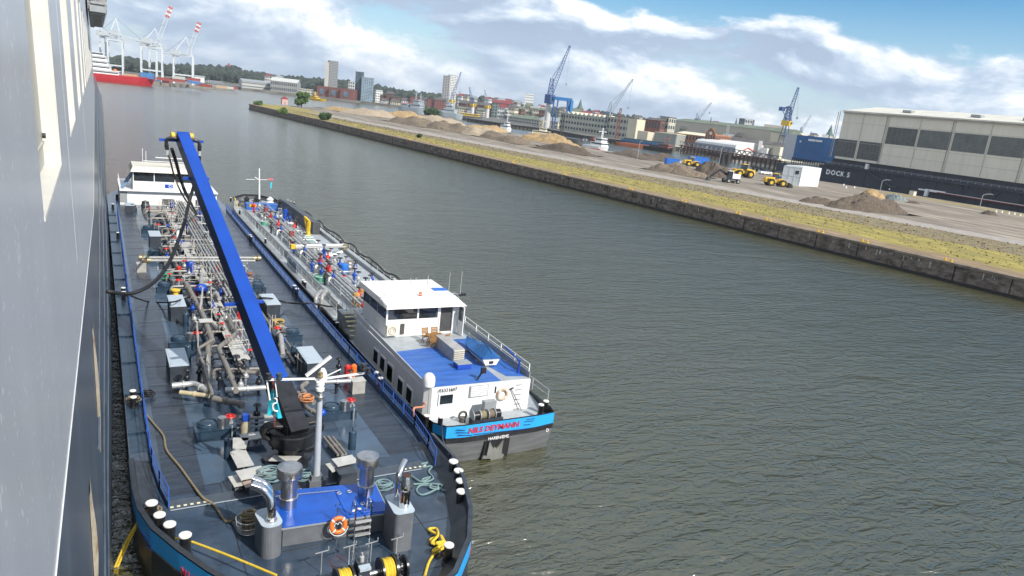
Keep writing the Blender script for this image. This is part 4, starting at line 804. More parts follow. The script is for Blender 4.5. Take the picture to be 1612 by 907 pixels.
def jib_crane(label, d, base, top, cab, jib0, tip, tow, m, pedm=None, r=2.4, hook=None, lw=3.0, cabm=None, zb=3.0, back=None, n=14):
    b_ = PT(*base, d); b_.z = zb; t_ = thing('harbour_crane', label, 'crane', tuple(b_), 'slewing cranes of the shipyard'); tp = PT(*top, d)
    mb = MB()
    if pedm: mb.cyl(b_, Vector((b_.x, b_.y, tp.z)), r, 12, r*0.85)
    else:
        for s1 in (-1, 1):
            for s2 in (-1, 1): mb.bar((b_.x+s1*r*1.3, b_.y+s2*r*1.3, zb), (b_.x+s1*r*0.5, b_.y+s2*r*0.5, tp.z), 0.6)
        for q in (0.3, 0.7): mb.box((b_.x, b_.y, zb+(tp.z-zb)*q), (r*1.9, r*1.9, 0.5))
    part('pedestal', mb, pedm or m, t_)
    cb = PT(*cab, d); mb = MB(); ch = max(2.2, (cb.z-tp.z)); mb.box((b_.x, b_.y, tp.z+ch/2), (r*2.6, r*2.2, ch), rz=0.4); c_ = part('machine_house', mb, cabm or m, t_)
    mb = MB(); mb.box((b_.x+r*0.6, b_.y-r*1.15, tp.z+ch*0.6), (r*0.9, 0.5, ch*0.4), rz=0.4); part('cab_window', mb, glass, c_)
    j0 = PT(*jib0, d); j1 = PT(*tip, d); mb = MB(); lattice(mb, j0, j1, lw, lw*0.28, n, lw*0.1); part('jib', mb, m, t_)
    tw = PT(*tow, d); mb = MB(); lattice(mb, (b_.x, b_.y, cb.z), tw, lw*1.1, lw*0.5, 5, lw*0.11); part('mast', mb, m, t_)
    mb = MB(); mb.bar(tw, j0+(j1-j0)*0.72, lw*0.06); mb.bar(tw, j1, lw*0.05); part('stay', mb, m, t_)
    if back: mb = MB(); bk = PT(*back, d); mb.bar(tw, bk, lw*0.3); mb.box(tuple(bk), (lw*0.8, lw*0.8, lw*0.7)); mb.bar(bk, (b_.x, b_.y, cb.z), lw*0.12); part('counterweight_arm', mb, m, t_)
    if hook: hk = PT(*hook, d); mb = MB(); mb.bar(j1, hk, 0.16); mb.box(tuple(hk), (1.0, 1.0, 2.0)); part('hook_cable', mb, cr_g, t_)
    return t_
ped = mat('crane pedestal white', (0.55, 0.56, 0.55), 0.6)
jib_crane('tallest blue lattice crane on a white column, centre of the skyline', 745, (862, 184), (862.6, 163), (864, 149), (866, 150), (897.4, 72), (869, 123), cr_b, ped, 3.2, (891.4, 133), 5.0, n=18)
jib_crane('grey blue crane leaning right above the end of the long office', 690, (957, 190), (958, 181), (959, 176), (960, 178), (996.6, 124.5), (962, 161), cr_g, None, 2.4, (989, 170), 3.2, n=16)
jib_crane('small grey crane behind the long beige hall', 820, (1097, 195), (1098, 190), (1098, 187), (1099, 188.5), (1120, 161.5), (1097, 179), cr_g, None, 2.2, (1117, 178), 2.8)
jib_crane('big blue level luffing crane with a yellow cab by the cream gable', 640, (1236, 206), (1236, 198), (1237, 190), (1238, 194), (1257, 137.7), (1243, 168), cr_b, None, 3.0, (1255, 186), 4.4, cabm=yellow, back=(1231, 171.5))
jib_crane('thin distant crane right of the blue dock', 900, (1259, 214), (1260, 210), (1261, 207), (1261, 208), (1276.8, 181.4), (1262, 200), cr_g, None, 1.6, None, 2.2, n=8)
jib_crane('left small blue crane with a yellow cab beside the striped tower', 900, (710, 176), (710, 162), (710, 157), (711, 158), (725.7, 113.6), (712, 145), cr_b, ped, 2.6, (724, 145), 3.4, cabm=yellow)
jib_crane('middle small crane with upright jib and yellow cab', 900, (743.5, 177), (743.5, 167), (743, 163), (743, 164), (739, 137.4), (745, 154), cr_b, ped, 2.4, None, 3.0, cabm=yellow)
jib_crane('right small crane with upright jib and yellow cab', 900, (767, 179), (767, 170), (767, 166), (767, 167), (763, 141.4), (769, 157), cr_g, ped, 2.4, None, 3.0, cabm=yellow)
# blue gantry crane behind the tallest crane
d = 735; bl = mat('gantry blue', (0.02, 0.16, 0.42), 0.5); gt = thing('gantry_crane', 'bright blue portal gantry right beside the tallest crane', 'crane', tuple(AT(886, d, 3)))
mb = MB(); a = PT(873, 154.5, d); c_ = PT(901, 158, d); mb.bar(a, c_, 3.0, 3.2); part('bridge_beam', mb, bl, gt)
mb = MB(); x = PT(900, 158, d); mb.bar(x, (x.x, x.y, 3), 3.0); part('leg', mb, bl, gt); x2 = PT(894, 158, d); mb = MB(); mb.bar(x2, (x2.x+3, x2.y, 3), 1.6); part('leg', mb, bl, gt)
for u in (872, 879): x = PT(u, 155, d); mb = MB(); mb.bar(x, (x.x+(2 if u < 875 else -1), x.y, 3), 1.0); part('leg', mb, cr_b, gt)
# container cranes
def portal(mb, u0, u1, vt, vb, d, dd=26, t=1.6):
    "four legs with cross beams"
    zt_ = ZT(u0, vt, d); 
    P0 = [AT(u0, d), AT(u1, d), AT(u1+1.2, d+dd), AT(u0+1.2, d+dd)]
    for p in P0: mb.bar((p.x, p.y, 3.5), (p.x, p.y, zt_), t)
    for i in range(4):
        p, q = P0[i], P0[(i+1) % 4]
        for z in (3.5+(zt_-3.5)*0.32, zt_): mb.bar((p.x, p.y, z), (q.x, q.y, z), t*0.8)
        if i % 2: mb.bar((p.x, p.y, 3.5+(zt_-3.5)*0.32), (q.x, q.y, zt_), t*0.4)
    return P0, zt_
redwhite = mat('boom tip red', (0.5, 0.05, 0.04), 0.5)
def cc(label, d, u0, u1, vt, apex, boom0, tip, backend, group='white container cranes at the terminal'):
    t_ = thing('container_crane', label, 'crane', tuple(AT((u0+u1)/2, d, 3.5)), group); mb = MB(); P0, zt_ = portal(mb, u0, u1, vt, 0, d); part('portal_frame', mb, cr_w, t_)
    ap = PT(*apex, d); mb = MB(); pm = AT((u0+u1)/2, d)
    for p in (P0[0], P0[1]): mb.bar((p.x, p.y, zt_), ap, 0.9)
    part('a_frame', mb, cr_w, t_)
    b0 = PT(*boom0, d); b1 = PT(*tip, d); mb = MB(); up_ = tip[1] < boom0[1]-30; q = 0.72
    lattice(mb, b0, b0+(b1-b0)*(q if up_ else 1), 3.4, 3.0, 12, 0.45); part('boom', mb, cr_w, t_)
    if up_:
        for k in range(5):
            s0 = q+(1-q)*k/5; s1 = q+(1-q)*(k+1)/5; mb = MB(); lattice(mb, b0+(b1-b0)*s0, b0+(b1-b0)*s1, 3.0, 3.0, 2, 0.8); part('boom_tip_section', mb, redwhite if k % 2 == 0 else whitew, t_)
    bk = PT(*backend, d); mb = MB(); lattice(mb, b0, bk, 3.2, 3.0, 10, 0.5); part('back_girder', mb, cr_w, t_)
    mb = MB(); mb.bar(ap, b0+(b1-b0)*0.55, 0.45); mb.bar(ap, bk, 0.5); part('stay', mb, cr_g, t_)
    mh = (b0+bk)/2; mb = MB(); mb.box((mh.x, mh.y, mh.z+2.5), (9, 6, 5), rz=-0.5); c_ = part('machinery_house', mb, cr_w, t_)
    return t_
cc('left container crane with its boom lowered over the red ship', 860, 170, 193, 62, (182.4, 28.5), (205, 62), (248, 72), (157, 50))
cc('nearest left container crane, half hidden behind the ship side, with a low apex', 880, 158, 167, 66, (160, 42), (165, 57), (200, 66), (156, 56))
cc('middle container crane with a striped boom raised steeply', 850, 222, 255, 72, (244.4, 44.7), (247, 70), (269, 11), (215, 66))
cc('extra low crane portal between the two raised booms, with lattice girder', 900, 235, 246, 78, (228, 58), (240, 74), (262, 74), (220, 64))
cc('right container crane with a shorter striped boom raised steeply', 860, 273, 303, 85, (293, 58), (295, 88), (314, 36), (258, 85))
# red container ship
def hullform(mb, a, b_, beam, z0, z1, bow=0.12, sheer=0, n=12):
    "ship hull between stern a and bow b_"
    d = (b_-a); Ln = d.length; d.normalize(); n_ = Vector((-d.y, d.x, 0)); rings = []
    for z, k in ((z0, 0.86), ((z0+z1)/2, 0.95), (z1, 1.0)):
        L_, R_2 = [], []
        for i in range(n+1):
            s = i/n; w = beam/2*k*min(1, (0.72+2*s) if s < 0.14 else 1)*(1-max(0, (s-(1-bow*2))/(bow*2))**1.8); zz = z+(sheer*max(0, s-0.7)/0.3 if z == z1 else 0)
            p = a+d*(Ln*(s if z == z1 else s*(0.97 if z > z0 else 0.95))); L_.append((p.x+n_.x*w, p.y+n_.y*w, zz)); R_2.append((p.x-n_.x*w, p.y-n_.y*w, zz))
        rings.append(L_+R_2[::-1])
    mb.loft([[tuple(p) for p in r] for r in rings], True, False, True); return d, n_, Ln
def shipbox(mb, a, d, s0, s1, w, z0, z1): c = a+d*((s0+s1)/2); mb.box((c.x, c.y, (z0+z1)/2), (s1-s0, w, z1-z0), rz=math.atan2(d.y, d.x))
a = AT(100, 795); b_ = AT(244.5, 790); rs = thing('red_container_ship', 'red hulled container ship with white superstructure lying under the container cranes', 'ship', tuple(a))
mb = MB(); d, n_, Ln = hullform(mb, a, b_, 24, -1, ZT(200, 120.5, 795), 0.1, 1.5); part('hull', mb, mat('ship red', (0.42, 0.015, 0.025), 0.45, var=0.05), rs)
zd = ZT(200, 120.5, 795); sE = (AT(188, 795)-a).dot(d); s0 = (AT(155, 795)-a).dot(d)
for k, (x0, x1, z0, z1, w) in enumerate([(s0-20, sE, zd, zd+4, 20), (s0-20, sE-7, zd+4, zd+8, 18), (s0-20, sE-9, zd+8, zd+12, 17), (s0-20, sE-10, zd+12, zd+16, 16), (s0-20, sE-12, zd+16, zd+19, 15)]):
    mb = MB(); shipbox(mb, a, d, x0, x1, w, z0, z1-0.5); dk_ = part('deckhouse', mb, white, rs); mb = MB(); shipbox(mb, a, d, x0, x1-0.4, w+0.4, (z0+z1)/2-0.5, (z0+z1)/2+0.6); part('window_band', mb, winglass, dk_)
    mb = MB(); shipbox(mb, a, d, x0, x1+0.8, w+1.2, z1-0.5, z1-0.1); part('deck_edge', mb, white, dk_)
mb = MB(); c = a+d*(sE-3); mb.ball((c.x+n_.x*-8, c.y+n_.y*-8, zd+4), 1.8, 8, 6); part('lifeboat', mb, orange, rs)
rnd = random.Random(5); cols = [mat('container blue', (0.04, 0.16, 0.38), 0.6), mat('container red', (0.26, 0.05, 0.04), 0.6), mat('container grey', (0.4, 0.4, 0.38), 0.6), mat('container green', (0.05, 0.2, 0.14), 0.6), mat('container tan', (0.42, 0.3, 0.18), 0.6)]
cn = 0; me_c = {}
for k, m in enumerate(cols): q = MB(); q.box((0, 0, 1.3), (11.5, 2.4, 2.55)); [q.box((x, -1.22, 1.3), (0.15, 0.08, 2.4)) for x in (-5.6, -2.8, 0, 2.8, 5.6)]; me_c[k] = q.mesh('shipping_container', m)
cname = ['blue', 'dark red', 'grey', 'green', 'tan']
def cont(p, rz, k, label, g):
    o = bpy.data.objects.new('shipping_container', me_c[k]); C.objects.link(o); o.location = p; o.rotation_euler[2] = rz; o['label'] = label; o['category'] = 'container'; o['group'] = g
rzs = math.atan2(d.y, d.x); pos = ['beside the white superstructure', 'second bay from the superstructure', 'third bay from the superstructure', 'fourth bay from the superstructure', 'bay just behind the bow']
seq = [[4], [0, 0], [1], [1, 2], [0, 1]]
for i in range(5):
    for j, k in enumerate(seq[i]):
        c = a+d*(sE+10+i*13.5)-n_*(-6 if n_.dot(a) < 0 else 6); cont((c.x, c.y, zd+0.2+j*2.7), rzs, k, '%s container on the red ship, %s%s' % (cname[k], pos[i], ', upper one' if j else ''), 'containers on the red ship')
mb = MB()
for i in range(18): c = a+d*(sE+4+i*3.6)-n_*11; mb.bar((c.x, c.y, zd), (c.x, c.y, zd+2.4), 0.3)
part('railing', mb, darkred, rs)
# terminal clutter: containers on the quay
for i, (u, v, k, lab) in enumerate([(262, 131, 1, 'dark red container on the terminal quay left of the right crane'), (266, 129, 4, 'tan container behind the dark red one on the terminal quay'), (318, 135.5, 1, 'dark red container on the quay right of the cranes'), (325, 137, 1, 'second dark red container on the quay right of the cranes'), (349, 139, 4, 'tan container near the end of the terminal quay'), (359, 140, 2, 'grey container near the end of the terminal quay'), (366, 140.5, 1, 'dark red container at the tip of the terminal quay'), (248, 127, 0, 'blue container behind the bow of the red ship')]):
    cont(G(u, v, 3.5), R_(-60+i*13), k, lab, 'containers on the terminal quay')
# navy ships
navy = mat('navy grey', (0.33, 0.37, 0.40), 0.6, var=0.06)
def navyship(label, ua, ub, d0, d1, h1, supers, mast, name='navy_ship', m=navy, beam=12, hm=None, cat='ship', waterz=0):
    a = AT(ua, d0); b_ = AT(ub, d1); t_ = thing(name, label, cat, tuple(a)); mb = MB(); d, n_, Ln = hullform(mb, a, b_, beam, -1, h1, 0.16, h1*0.3); part('hull', mb, hm or m, t_)
    for (q0, q1, w, z0, z1) in supers: mb = MB(); shipbox(mb, a, d, Ln*q0, Ln*q1, beam*w, h1+z0-0.2, h1+z1); dk_ = part('deckhouse', mb, m, t_); mb = MB(); shipbox(mb, a, d, Ln*q0+0.5, Ln*q1+0.05, beam*w+0.1, h1+(z0+z1)/2, h1+(z0+z1)/2+0.8); part('window_band', mb, winglass, dk_)
    for (q, hh) in mast: c = a+d*(Ln*q); mb = MB(); lattice(mb, (c.x, c.y, h1+2), (c.x, c.y, h1+hh), beam*0.12, beam*0.05, 5, beam*0.02); mb.bar((c.x-3, c.y, h1+hh*0.8), (c.x+3, c.y, h1+hh*0.8), 0.3); mb.ball((c.x, c.y, h1+hh*0.7), beam*0.07, 8, 5); part('mast', mb, m, t_)
    return t_, a, d, n_, Ln
navyship('long grey navy ship on the water behind the pale sand mounds', 632, 677, 840, 820, 6.5, [(0.42, 0.75, 0.8, 0, 4.5), (0.5, 0.68, 0.6, 4.5, 9), (0.1, 0.3, 0.7, 0, 3)], [(0.52, 19), (0.68, 16)])
navyship('pale grey frigate moored left of the dark pier', 729, 690, 790, 800, 6, [(0.25, 0.7, 0.8, 0, 4), (0.35, 0.62, 0.6, 4, 8), (0.5, 0.6, 0.4, 8, 11)], [(0.58, 20), (0.35, 14)])
navyship('low yellow workboat on the far side of the harbour', 491, 515, 960, 935, 2.4, [(0.1, 0.45, 0.6, 0, 2.0), (0.15, 0.32, 0.5, 2.0, 4)], [(0.25, 8)], 'workboat', yellow, 9, yellow, 'boat')
yl = navyship('yellow decked barge between the frigate and the dark pier', 724, 762, 800, 790, 4.5, [(0.1, 0.85, 0.7, 0, 3)], [], 'yellow_barge', yellow, 10, hullgrey, 'barge')
T, a, d, n_, Ln = navyship('white tug with a red hull moored in front of the long grey office', 928, 965, 450, 440, 2.6, [(0.35, 0.82, 0.8, 0, 2.4), (0.5, 0.78, 0.7, 2.4, 5.0)], [(0.66, 11)], 'tug_boat', white, 9, white, 'boat')
mb = MB(); shipbox(mb, a, d, Ln*0.08, Ln*0.8, 8.6, 0.1, 1.1); part('red_boot_top', mb, red, T)
mb = MB(); shipbox(mb, a, d, Ln*0.28, Ln*0.4, 5, 2.6, 7.2); part('red_funnel', mb, redclad, T)
navyship('white launch moored beyond the sand, left of the dark brown mound', 790, 809, 597, 590, 2.2, [(0.2, 0.8, 0.75, 0, 2.6), (0.45, 0.75, 0.6, 2.6, 5.0)], [(0.6, 14)], 'harbour_launch', white, 6, white, 'boat')
navyship('low white launch with cream cabin between the tug and the white launch', 838, 878, 565, 558, 2.2, [(0.15, 0.8, 0.75, 0, 2.2), (0.4, 0.65, 0.5, 2.2, 4.5)], [(0.5, 12)], 'harbour_launch', creamw, 7, white, 'boat')
navyship('grey pontoon barge moored left of the red and white tug', 893, 928, 512, 500, 3.2, [(0.05, 0.95, 0.5, 0, 1.6)], [], 'pontoon_barge', mgrey, 10, hullgrey, 'barge')
navyship('small red and white boat in front of the brick workshop', 1022, 1066, 560, 545, 2.8, [(0.55, 0.9, 0.7, 0, 3.0), (0.2, 0.5, 0.6, 0, 1.2)], [(0.75, 9)], 'red_boat', redclad, 8, black, 'boat')
navyship('dark blue barge along the quay under the grey office', 983, 1058, 590, 585, 4.5, [(0.05, 0.9, 0.6, 0, 1.5)], [], 'blue_barge', mat('barge blue', (0.03, 0.10, 0.2), 0.5), 9, mat('barge hull blue', (0.02, 0.08, 0.17), 0.5), 'barge')
navyship('long rusty orange pontoon in front of the dark blue barge', 975, 1030, 575, 570, 2.4, [(0.3, 0.7, 0.4, 0, 0.8)], [], 'orange_pontoon', orange, 7, mat('rust orange', (0.3, 0.09, 0.04), 0.8), 'barge')
# dark pier face with piles, and brown bridge pier
pilem = mat('dark pile', (0.035, 0.032, 0.03), 0.8); rustm = mat('rusty pier steel', (0.13, 0.055, 0.04), 0.8, var=0.2)
pr = thing('dark_pier', 'dark piled pier edge running along the shipyard quay', 'pier', tuple(AT(870, 685))); P_ = [AT(740, 745), AT(791, 700), AT(865, 682), AT(922, 608), AT(1000, 592)]
for i in range(4):
    mb = MB(); a, b_ = P_[i], P_[i+1]; mb.bar(a+Vector((0, 0, 2.6)), b_+Vector((0, 0, 2.6)), 3.0, 1.8); n = 12
    for k in range(n): q = a+(b_-a)*(k/n); mb.bar((q.x, q.y, -1), (q.x, q.y, 3.4), 0.8)
    part('pier_section', mb, pilem, pr)
br = thing('pier_bridge', 'long rusty brown trestle pier crossing in front of the white tent', 'pier', tuple(AT(1160, 545))); a = AT(1078, 585); b_ = AT(1236, 500); n = 40; dz = Vector((0, 0, 1))
mb = MB(); mb.bar(a+dz*5.2, b_+dz*5.2, 4.5, 0.8); part('deck', mb, rustm, br)
for off in (-2, 2):
    mb = MB(); dd = (b_-a).normalized(); nn = Vector((-dd.y, dd.x, 0))*off
    for k in range(n): q0 = a+(b_-a)*(k/n)+nn; q1 = a+(b_-a)*((k+1)/n)+nn; mb.bar(q0+dz*5.4, q1+dz*8.2, 0.3) if k % 2 else mb.bar(q0+dz*8.2, q1+dz*5.4, 0.3)
    mb.bar(a+nn+dz*8.2, b_+nn+dz*8.2, 0.4); part('truss', mb, mat('pier truss grey', (0.16, 0.17, 0.19), 0.7), br)
mb = MB()
for k in range(26): q = a+(b_-a)*(k/25); mb.bar((q.x, q.y, -1), (q.x, q.y, 5), 0.9)
mb.bar(a+dz*3.4, b_+dz*3.4, 3.5, 0.6); part('piles', mb, rustm, br)
for u in (1145.5, 1154): q = AT(u, 470); solo('mooring_pile', MB().cyl((q.x, q.y, -1), (q.x, q.y, ZT(u, 243.5, 470)), 1.5, 8), pilem, 'tall dark mooring pile in the water before the trestle pier, %s of a pair' % ('left' if u < 1150 else 'right'), 'pile', 'mooring piles before the trestle pier', loc=(q.x, q.y, 0))
q = AT(1128, 470); 
a = AT(1196, 430); b_ = AT(1228, 415); mb = MB(); mb.bar(a+dz*2.2, b_+dz*2.2, 4, 0.7)
for k in range(6): p = a+(b_-a)*(k/5); mb.bar((p.x, p.y, -1), (p.x, p.y, 3.2), 0.7)
solo('small_jetty', mb, pilem, 'small dark jetty in the water behind the white car', 'jetty', loc=tuple(a))
# red and white lattice mast and red harbour tower
for (u, v0, v1, d_, m, lab) in [(975, 212, 170, 640, redclad, 'red and white lattice mast in front of the grey office'), (888, 214, 180, 600, pilem, 'dark slim post rising in front of the long office, left'), (1145, 226, 197, 640, galv, 'tall pale mast in front of the long beige hall')]:
    p = AT(u, d_, 3); mb = MB(); lattice(mb, (p.x, p.y, 0), (p.x, p.y, ZT(u, v1, d_)), 2.6, 1.2, 9, 0.35); solo('lattice_mast', mb, m, lab, 'mast', loc=tuple(p))

# ================================================================== THE SHIP AT THE LEFT
hl = bpy.data.materials.new('pale hull plating'); hl.use_nodes = True; t = hl.node_tree; b = t.nodes['Principled BSDF']
co = N(t, 'ShaderNodeTexCoord'); mp = N(t, 'ShaderNodeMapping'); mp.inputs['Scale'].default_value = (1, 1.0, 0.35); t.links.new(co.outputs['Object'], mp.inputs[0])
n1_ = N(t, 'ShaderNodeTexNoise'); n1_.inputs['Scale'].default_value = 1.2; n1_.inputs['Detail'].default_value = 6; t.links.new(mp.outputs[0], n1_.inputs['Vector'])
base = ramp(t, n1_.outputs['Fac'], [(0.3, (0.425, 0.44, 0.46)), (0.7, (0.465, 0.48, 0.50))])
mp2 = N(t, 'ShaderNodeMapping'); mp2.inputs['Scale'].default_value = (1, 1, 0.6); t.links.new(co.outputs['Object'], mp2.inputs[0])
vo = N(t, 'ShaderNodeTexVoronoi'); vo.inputs['Scale'].default_value = 15.0; t.links.new(mp2.outputs[0], vo.inputs['Vector'])
n2_ = N(t, 'ShaderNodeTexNoise'); n2_.inputs['Scale'].default_value = 2.6; t.links.new(co.outputs['Object'], n2_.inputs['Vector'])
sp = math_(t, 'LESS_THAN', vo.outputs['Distance'], math_(t, 'MULTIPLY', ramp(t, n2_.outputs['Fac'], [(0.36, 0.0), (0.66, 1.0)]), 0.30))
mp3 = N(t, 'ShaderNodeMapping'); mp3.inputs['Scale'].default_value = (6, 14, 0.5); t.links.new(co.outputs['Object'], mp3.inputs[0])
n3_ = N(t, 'ShaderNodeTexNoise'); n3_.inputs['Scale'].default_value = 1.0; n3_.inputs['Detail'].default_value = 3; t.links.new(mp3.outputs[0], n3_.inputs['Vector'])
stre = ramp(t, n3_.outputs['Fac'], [(0.55, 0.0), (0.85, 0.35)])
mxa = N(t, 'ShaderNodeMix', data_type='RGBA'); t.links.new(stre, mxa.inputs[0]); t.links.new(base, mxa.inputs[6]); mxa.inputs[7].default_value = (0.58, 0.6, 0.62, 1)
mxb = N(t, 'ShaderNodeMix', data_type='RGBA'); t.links.new(math_(t, 'MULTIPLY', sp, 0.5), mxb.inputs[0]); t.links.new(mxa.outputs[2], mxb.inputs[6]); mxb.inputs[7].default_value = (0.92, 0.93, 0.94, 1)
t.links.new(mxb.outputs[2], b.inputs['Base Color']); b.inputs['Roughness'].default_value = 0.3
hd = mat('dark hull plating', (0.062, 0.082, 0.108), 0.3, var=0.2, scale=0.8, stretch=(1, 1, 0.15), dirt=(0.13, 0.15, 0.17), dscale=2.0, dlo=0.55, dhi=0.9, bump=0.05, bscale=1)
def xo(y):
    tb = [(-10, -0.35), (28, 0.01), (45, 0.36), (66, 0.62), (80, 0.72), (107, 0.86), (255, 1.8), (420, 2.6)]
    for (a, va), (b_, vb) in zip(tb, tb[1:]):
        if y <= b_: return va+(vb-va)*(y-a)/(b_-a)
    return tb[-1][1]
XW = -0.5; YA, YB = -4.0, 230.0; ZTOP = 34.0
def zl(y): return max(12.0, 16.4-0.1*y)
TUM = 0.035
def lean(mb):
    'the plating leans inboard with height'
    mb.v = [(x-TUM*(z-18.4), y, z) for x, y, z in mb.v]; return mb
cs = thing('cruise_ship', 'towering pale grey ship side with cream windows filling the left edge', 'ship', (XW, 40, 0))
wins = [(8.7+9.6*i, 13.1+9.6*i) for i in range(17)]; WZ0, WZ1 = 18.35, 23.1
# pale plating around the openings
mb = MB(); ys = sorted({YA, YB} | {y for w in wins for y in w} | {float(v) for v in range(2, 60, 6)})
for a, b_ in zip(ys, ys[1:]):
    mid = (a+b_)/2; isw = any(w[0] < mid < w[1] for w in wins)
    def q(z0a, z0b, z1): mb.add([(XW, a, z0a), (XW, b_, z0b), (XW, b_, z1), (XW, a, z1)], [(0, 1, 2, 3)])
    if isw: q(zl(a), zl(b_), WZ0); q(WZ1, WZ1, ZTOP)
    else: q(zl(a), zl(b_), ZTOP)
part('upper_hull', lean(mb), hl, cs)
mb = MB()
for y in range(0, 120, 1): pass
# seams: weld lines standing a few mm proud
mb = MB()
for y in (16.4, 35.8): mb.box((XW, y, 22), (0.006, 0.012, 12))
part('weld_seam', lean(mb), mat('seam paint', (0.5, 0.54, 0.58), 0.4), cs)
for i, (a, b_) in enumerate(wins):
    mb = MB(); dp = 0.21; x1 = XW-dp
    mb.add([(XW, a, WZ0), (XW, b_, WZ0), (XW, b_, WZ1), (XW, a, WZ1), (x1, a, WZ0), (x1, b_, WZ0), (x1, b_, WZ1), (x1, a, WZ1)], [(0, 4, 5, 1), (1, 5, 6, 2), (2, 6, 7, 3), (3, 7, 4, 0)])
    mb.box((XW+0.004, b_+0.02, (WZ0+WZ1)/2), (0.012, 0.05, WZ1-WZ0+0.1)); mb.box((XW+0.004, (a+b_)/2, WZ0-0.02), (0.012, b_-a, 0.05))
    w_ = part('window_frame', lean(mb), mat('window frame cream', (0.62, 0.60, 0.55), 0.4, var=0.04), cs)
    mb = MB(); mb.add([(x1, a, WZ0), (x1, b_, WZ0), (x1, b_, WZ1), (x1, a, WZ1)], [(0, 1, 2, 3)]); mb.box((x1+0.01, (a+b_)/2, WZ0+0.34), (0.03, b_-a, 0.03)); part('window_panel', lean(mb), mat('cream panel', (0.44, 0.42, 0.36), 0.5, var=0.05), w_)
    if i < 2: mb = MB(); mb.tube([(x1+0.01, b_-0.25, WZ0+0.45), (x1+0.06, b_-0.25, WZ0+0.45)], 0.04, 10); part('drain_hole', lean(mb), black, w_)
# dark lower hull flaring to the waterline, and the thin white boundary line
mb = MB(); top = []; mid_ = []; low = []
n = 60
for i in range(n+1):
    y = YA+(420-YA)*(i/n)**1.5; zz = zl(y); top.append((XW-TUM*(zz-18.4)-0.004, y, zz)); mid_.append((((XW-TUM*(zz-18.4))*0.45+xo(y)*0.55), y, zz*0.45)); low.append((xo(y), y, 2.2))
keel = [(p[0]-0.0, p[1], -1.5) for p in low]
mb.loft([keel, low, mid_, top], closed=False); mb.f = [tuple(reversed(f)) for f in mb.f]; part('lower_hull', mb, hd, cs)
mb = MB(); mb.tube([(p[0]+0.01, p[1], p[2]) for p in top[:45]], 0.009, 5); part('boundary_strip', mb, white, cs)
def onhull(y, z):
    zz = zl(y); q = (z-0.45*zz)/(0.55*zz) if z > 0.45*zz else (z-2.2)/(0.45*zz-2.2)
    xt = XW-TUM*(zz-18.4); xm = xt*0.45+xo(y)*0.55
    return (xm+(xt-xm)*q) if z > 0.45*zz else (xo(y)+(xm-xo(y))*max(0, q))
rustcream = mat('rust stained cream', (0.42, 0.36, 0.26), 0.7, var=0.15, dirt=(0.22, 0.09, 0.03), dscale=1.2, dlo=0.55, dhi=0.7)
for (ya, yb, z0, z1, lab) in [(24.0, 24.5, 7.8, 12.0, None), (14.2, 14.5, 9.4, 11.9, None)]:
    mb = MB(); A = []; B = []
    for k in range(9): z = z0+(z1-z0)*k/8; w_ = 0.09*math.sin(math.pi*(k+0.6)/9.2); A.append((onhull(ya, z)+0.01, ya, z)); B.append((onhull(ya, z)+0.01+w_, ya+0.25, z))
    mb.loft([A, B], closed=False); mb.f = [tuple(reversed(f)) for f in mb.f]; mb.loft([B, [(onhull(yb, p[2])+0.01, yb+0.5, p[2]) for p in B]], closed=False); part('door_jamb', mb, rustcream, cs)
mb = MB()
for z, y0_, y1_ in [(6.0, 10, 220), (4.0, 15, 220), (9.0, 22, 200)]: mb.tube([(onhull(y, z)+0.02, y, z) for y in [y0_+(y1_-y0_)*k/30 for k in range(31)]], 0.05, 4)
part('rubbing_strake', mb, hd, cs)
# overhanging boat platforms high up and far along the side
mb = MB(); mb.b2(XW-0.05, 1.45, 104, 160, 25.6, 34); ov = part('overhang', mb, mat('grey brown overhang', (0.20, 0.19, 0.18), 0.7, var=0.3, scale=2, dirt=(0.4, 0.39, 0.37), dscale=1.5, dlo=0.5, dhi=0.6), cs)  # grey brown with irregular pale blotches
mb = MB()
for k in range(9):
    y = 104+k*5.5; mb.box((0.5, y-0.1, 25.7+k*0.1), (1.7, 0.5, 0.7)); mb.box((-0.2, y+2, 25.3), (0.6, 1.2, 0.4)); mb.box((1.2, y+1.5, 25.45), (0.5, 1.0, 0.35))
part('bracket', mb, mgrey, ov, stuff=True)
mb = MB()
for k in range(7): mb.box((0.5, 103.9, 26.4+k*1.05), (1.5-0.1*(k % 3), 0.2, 0.28)); mb.box((-0.2, 103.9, 26.9+k*1.05), (0.5, 0.3, 0.35))
part('ladder_rungs', mb, mgrey, ov)

# ================================================================== NEAR TANK BARGE
ZO = {'Z1': (160, 200, 5.667), 'Z2': (160, 340, 5.667), 'Z3': (160, 480, 5.667), 'Z4': (380, 440, 5.667), 'Z5': (360, 560, 5.667), 'Z6': (340, 690, 5.667), 'Z7': (160, 640, 5.667), 'Z8': (160, 747, 5.667), 'N3': (540, 430, 5.667), 'N4': (560, 560, 4.775), 'N1': (350, 270, 5.667), 'N2': (420, 370, 6.977), 'K5': (560, 690, 4.18), 'K6': (440, 780, 5.373)}
def Q(k, a, b, z=2.0):
    x, y, s = ZO[k]; return G(x+a/s, y+b/s, z)
def QY(k, a, b, y0):
    x, y, s = ZO[k]; return PY(x+a/s, y+b/s, y0)
D1 = 2.0
b1 = thing('tank_barge', 'near dark decked tank barge with a long blue crane boom, moored against the ship', 'barge', (8, 60, 0))
Lp = [(0.92, 112), (0.92, 100), (0.9, 60), (0.88, 34), (0.9, 30.5), (1.0, 28.6), (1.38, 26.9), (2.2, 25.05), (3.0, 23.5), (4.2, 21.7), (5.8, 20.0), (7.8, 19.2)]
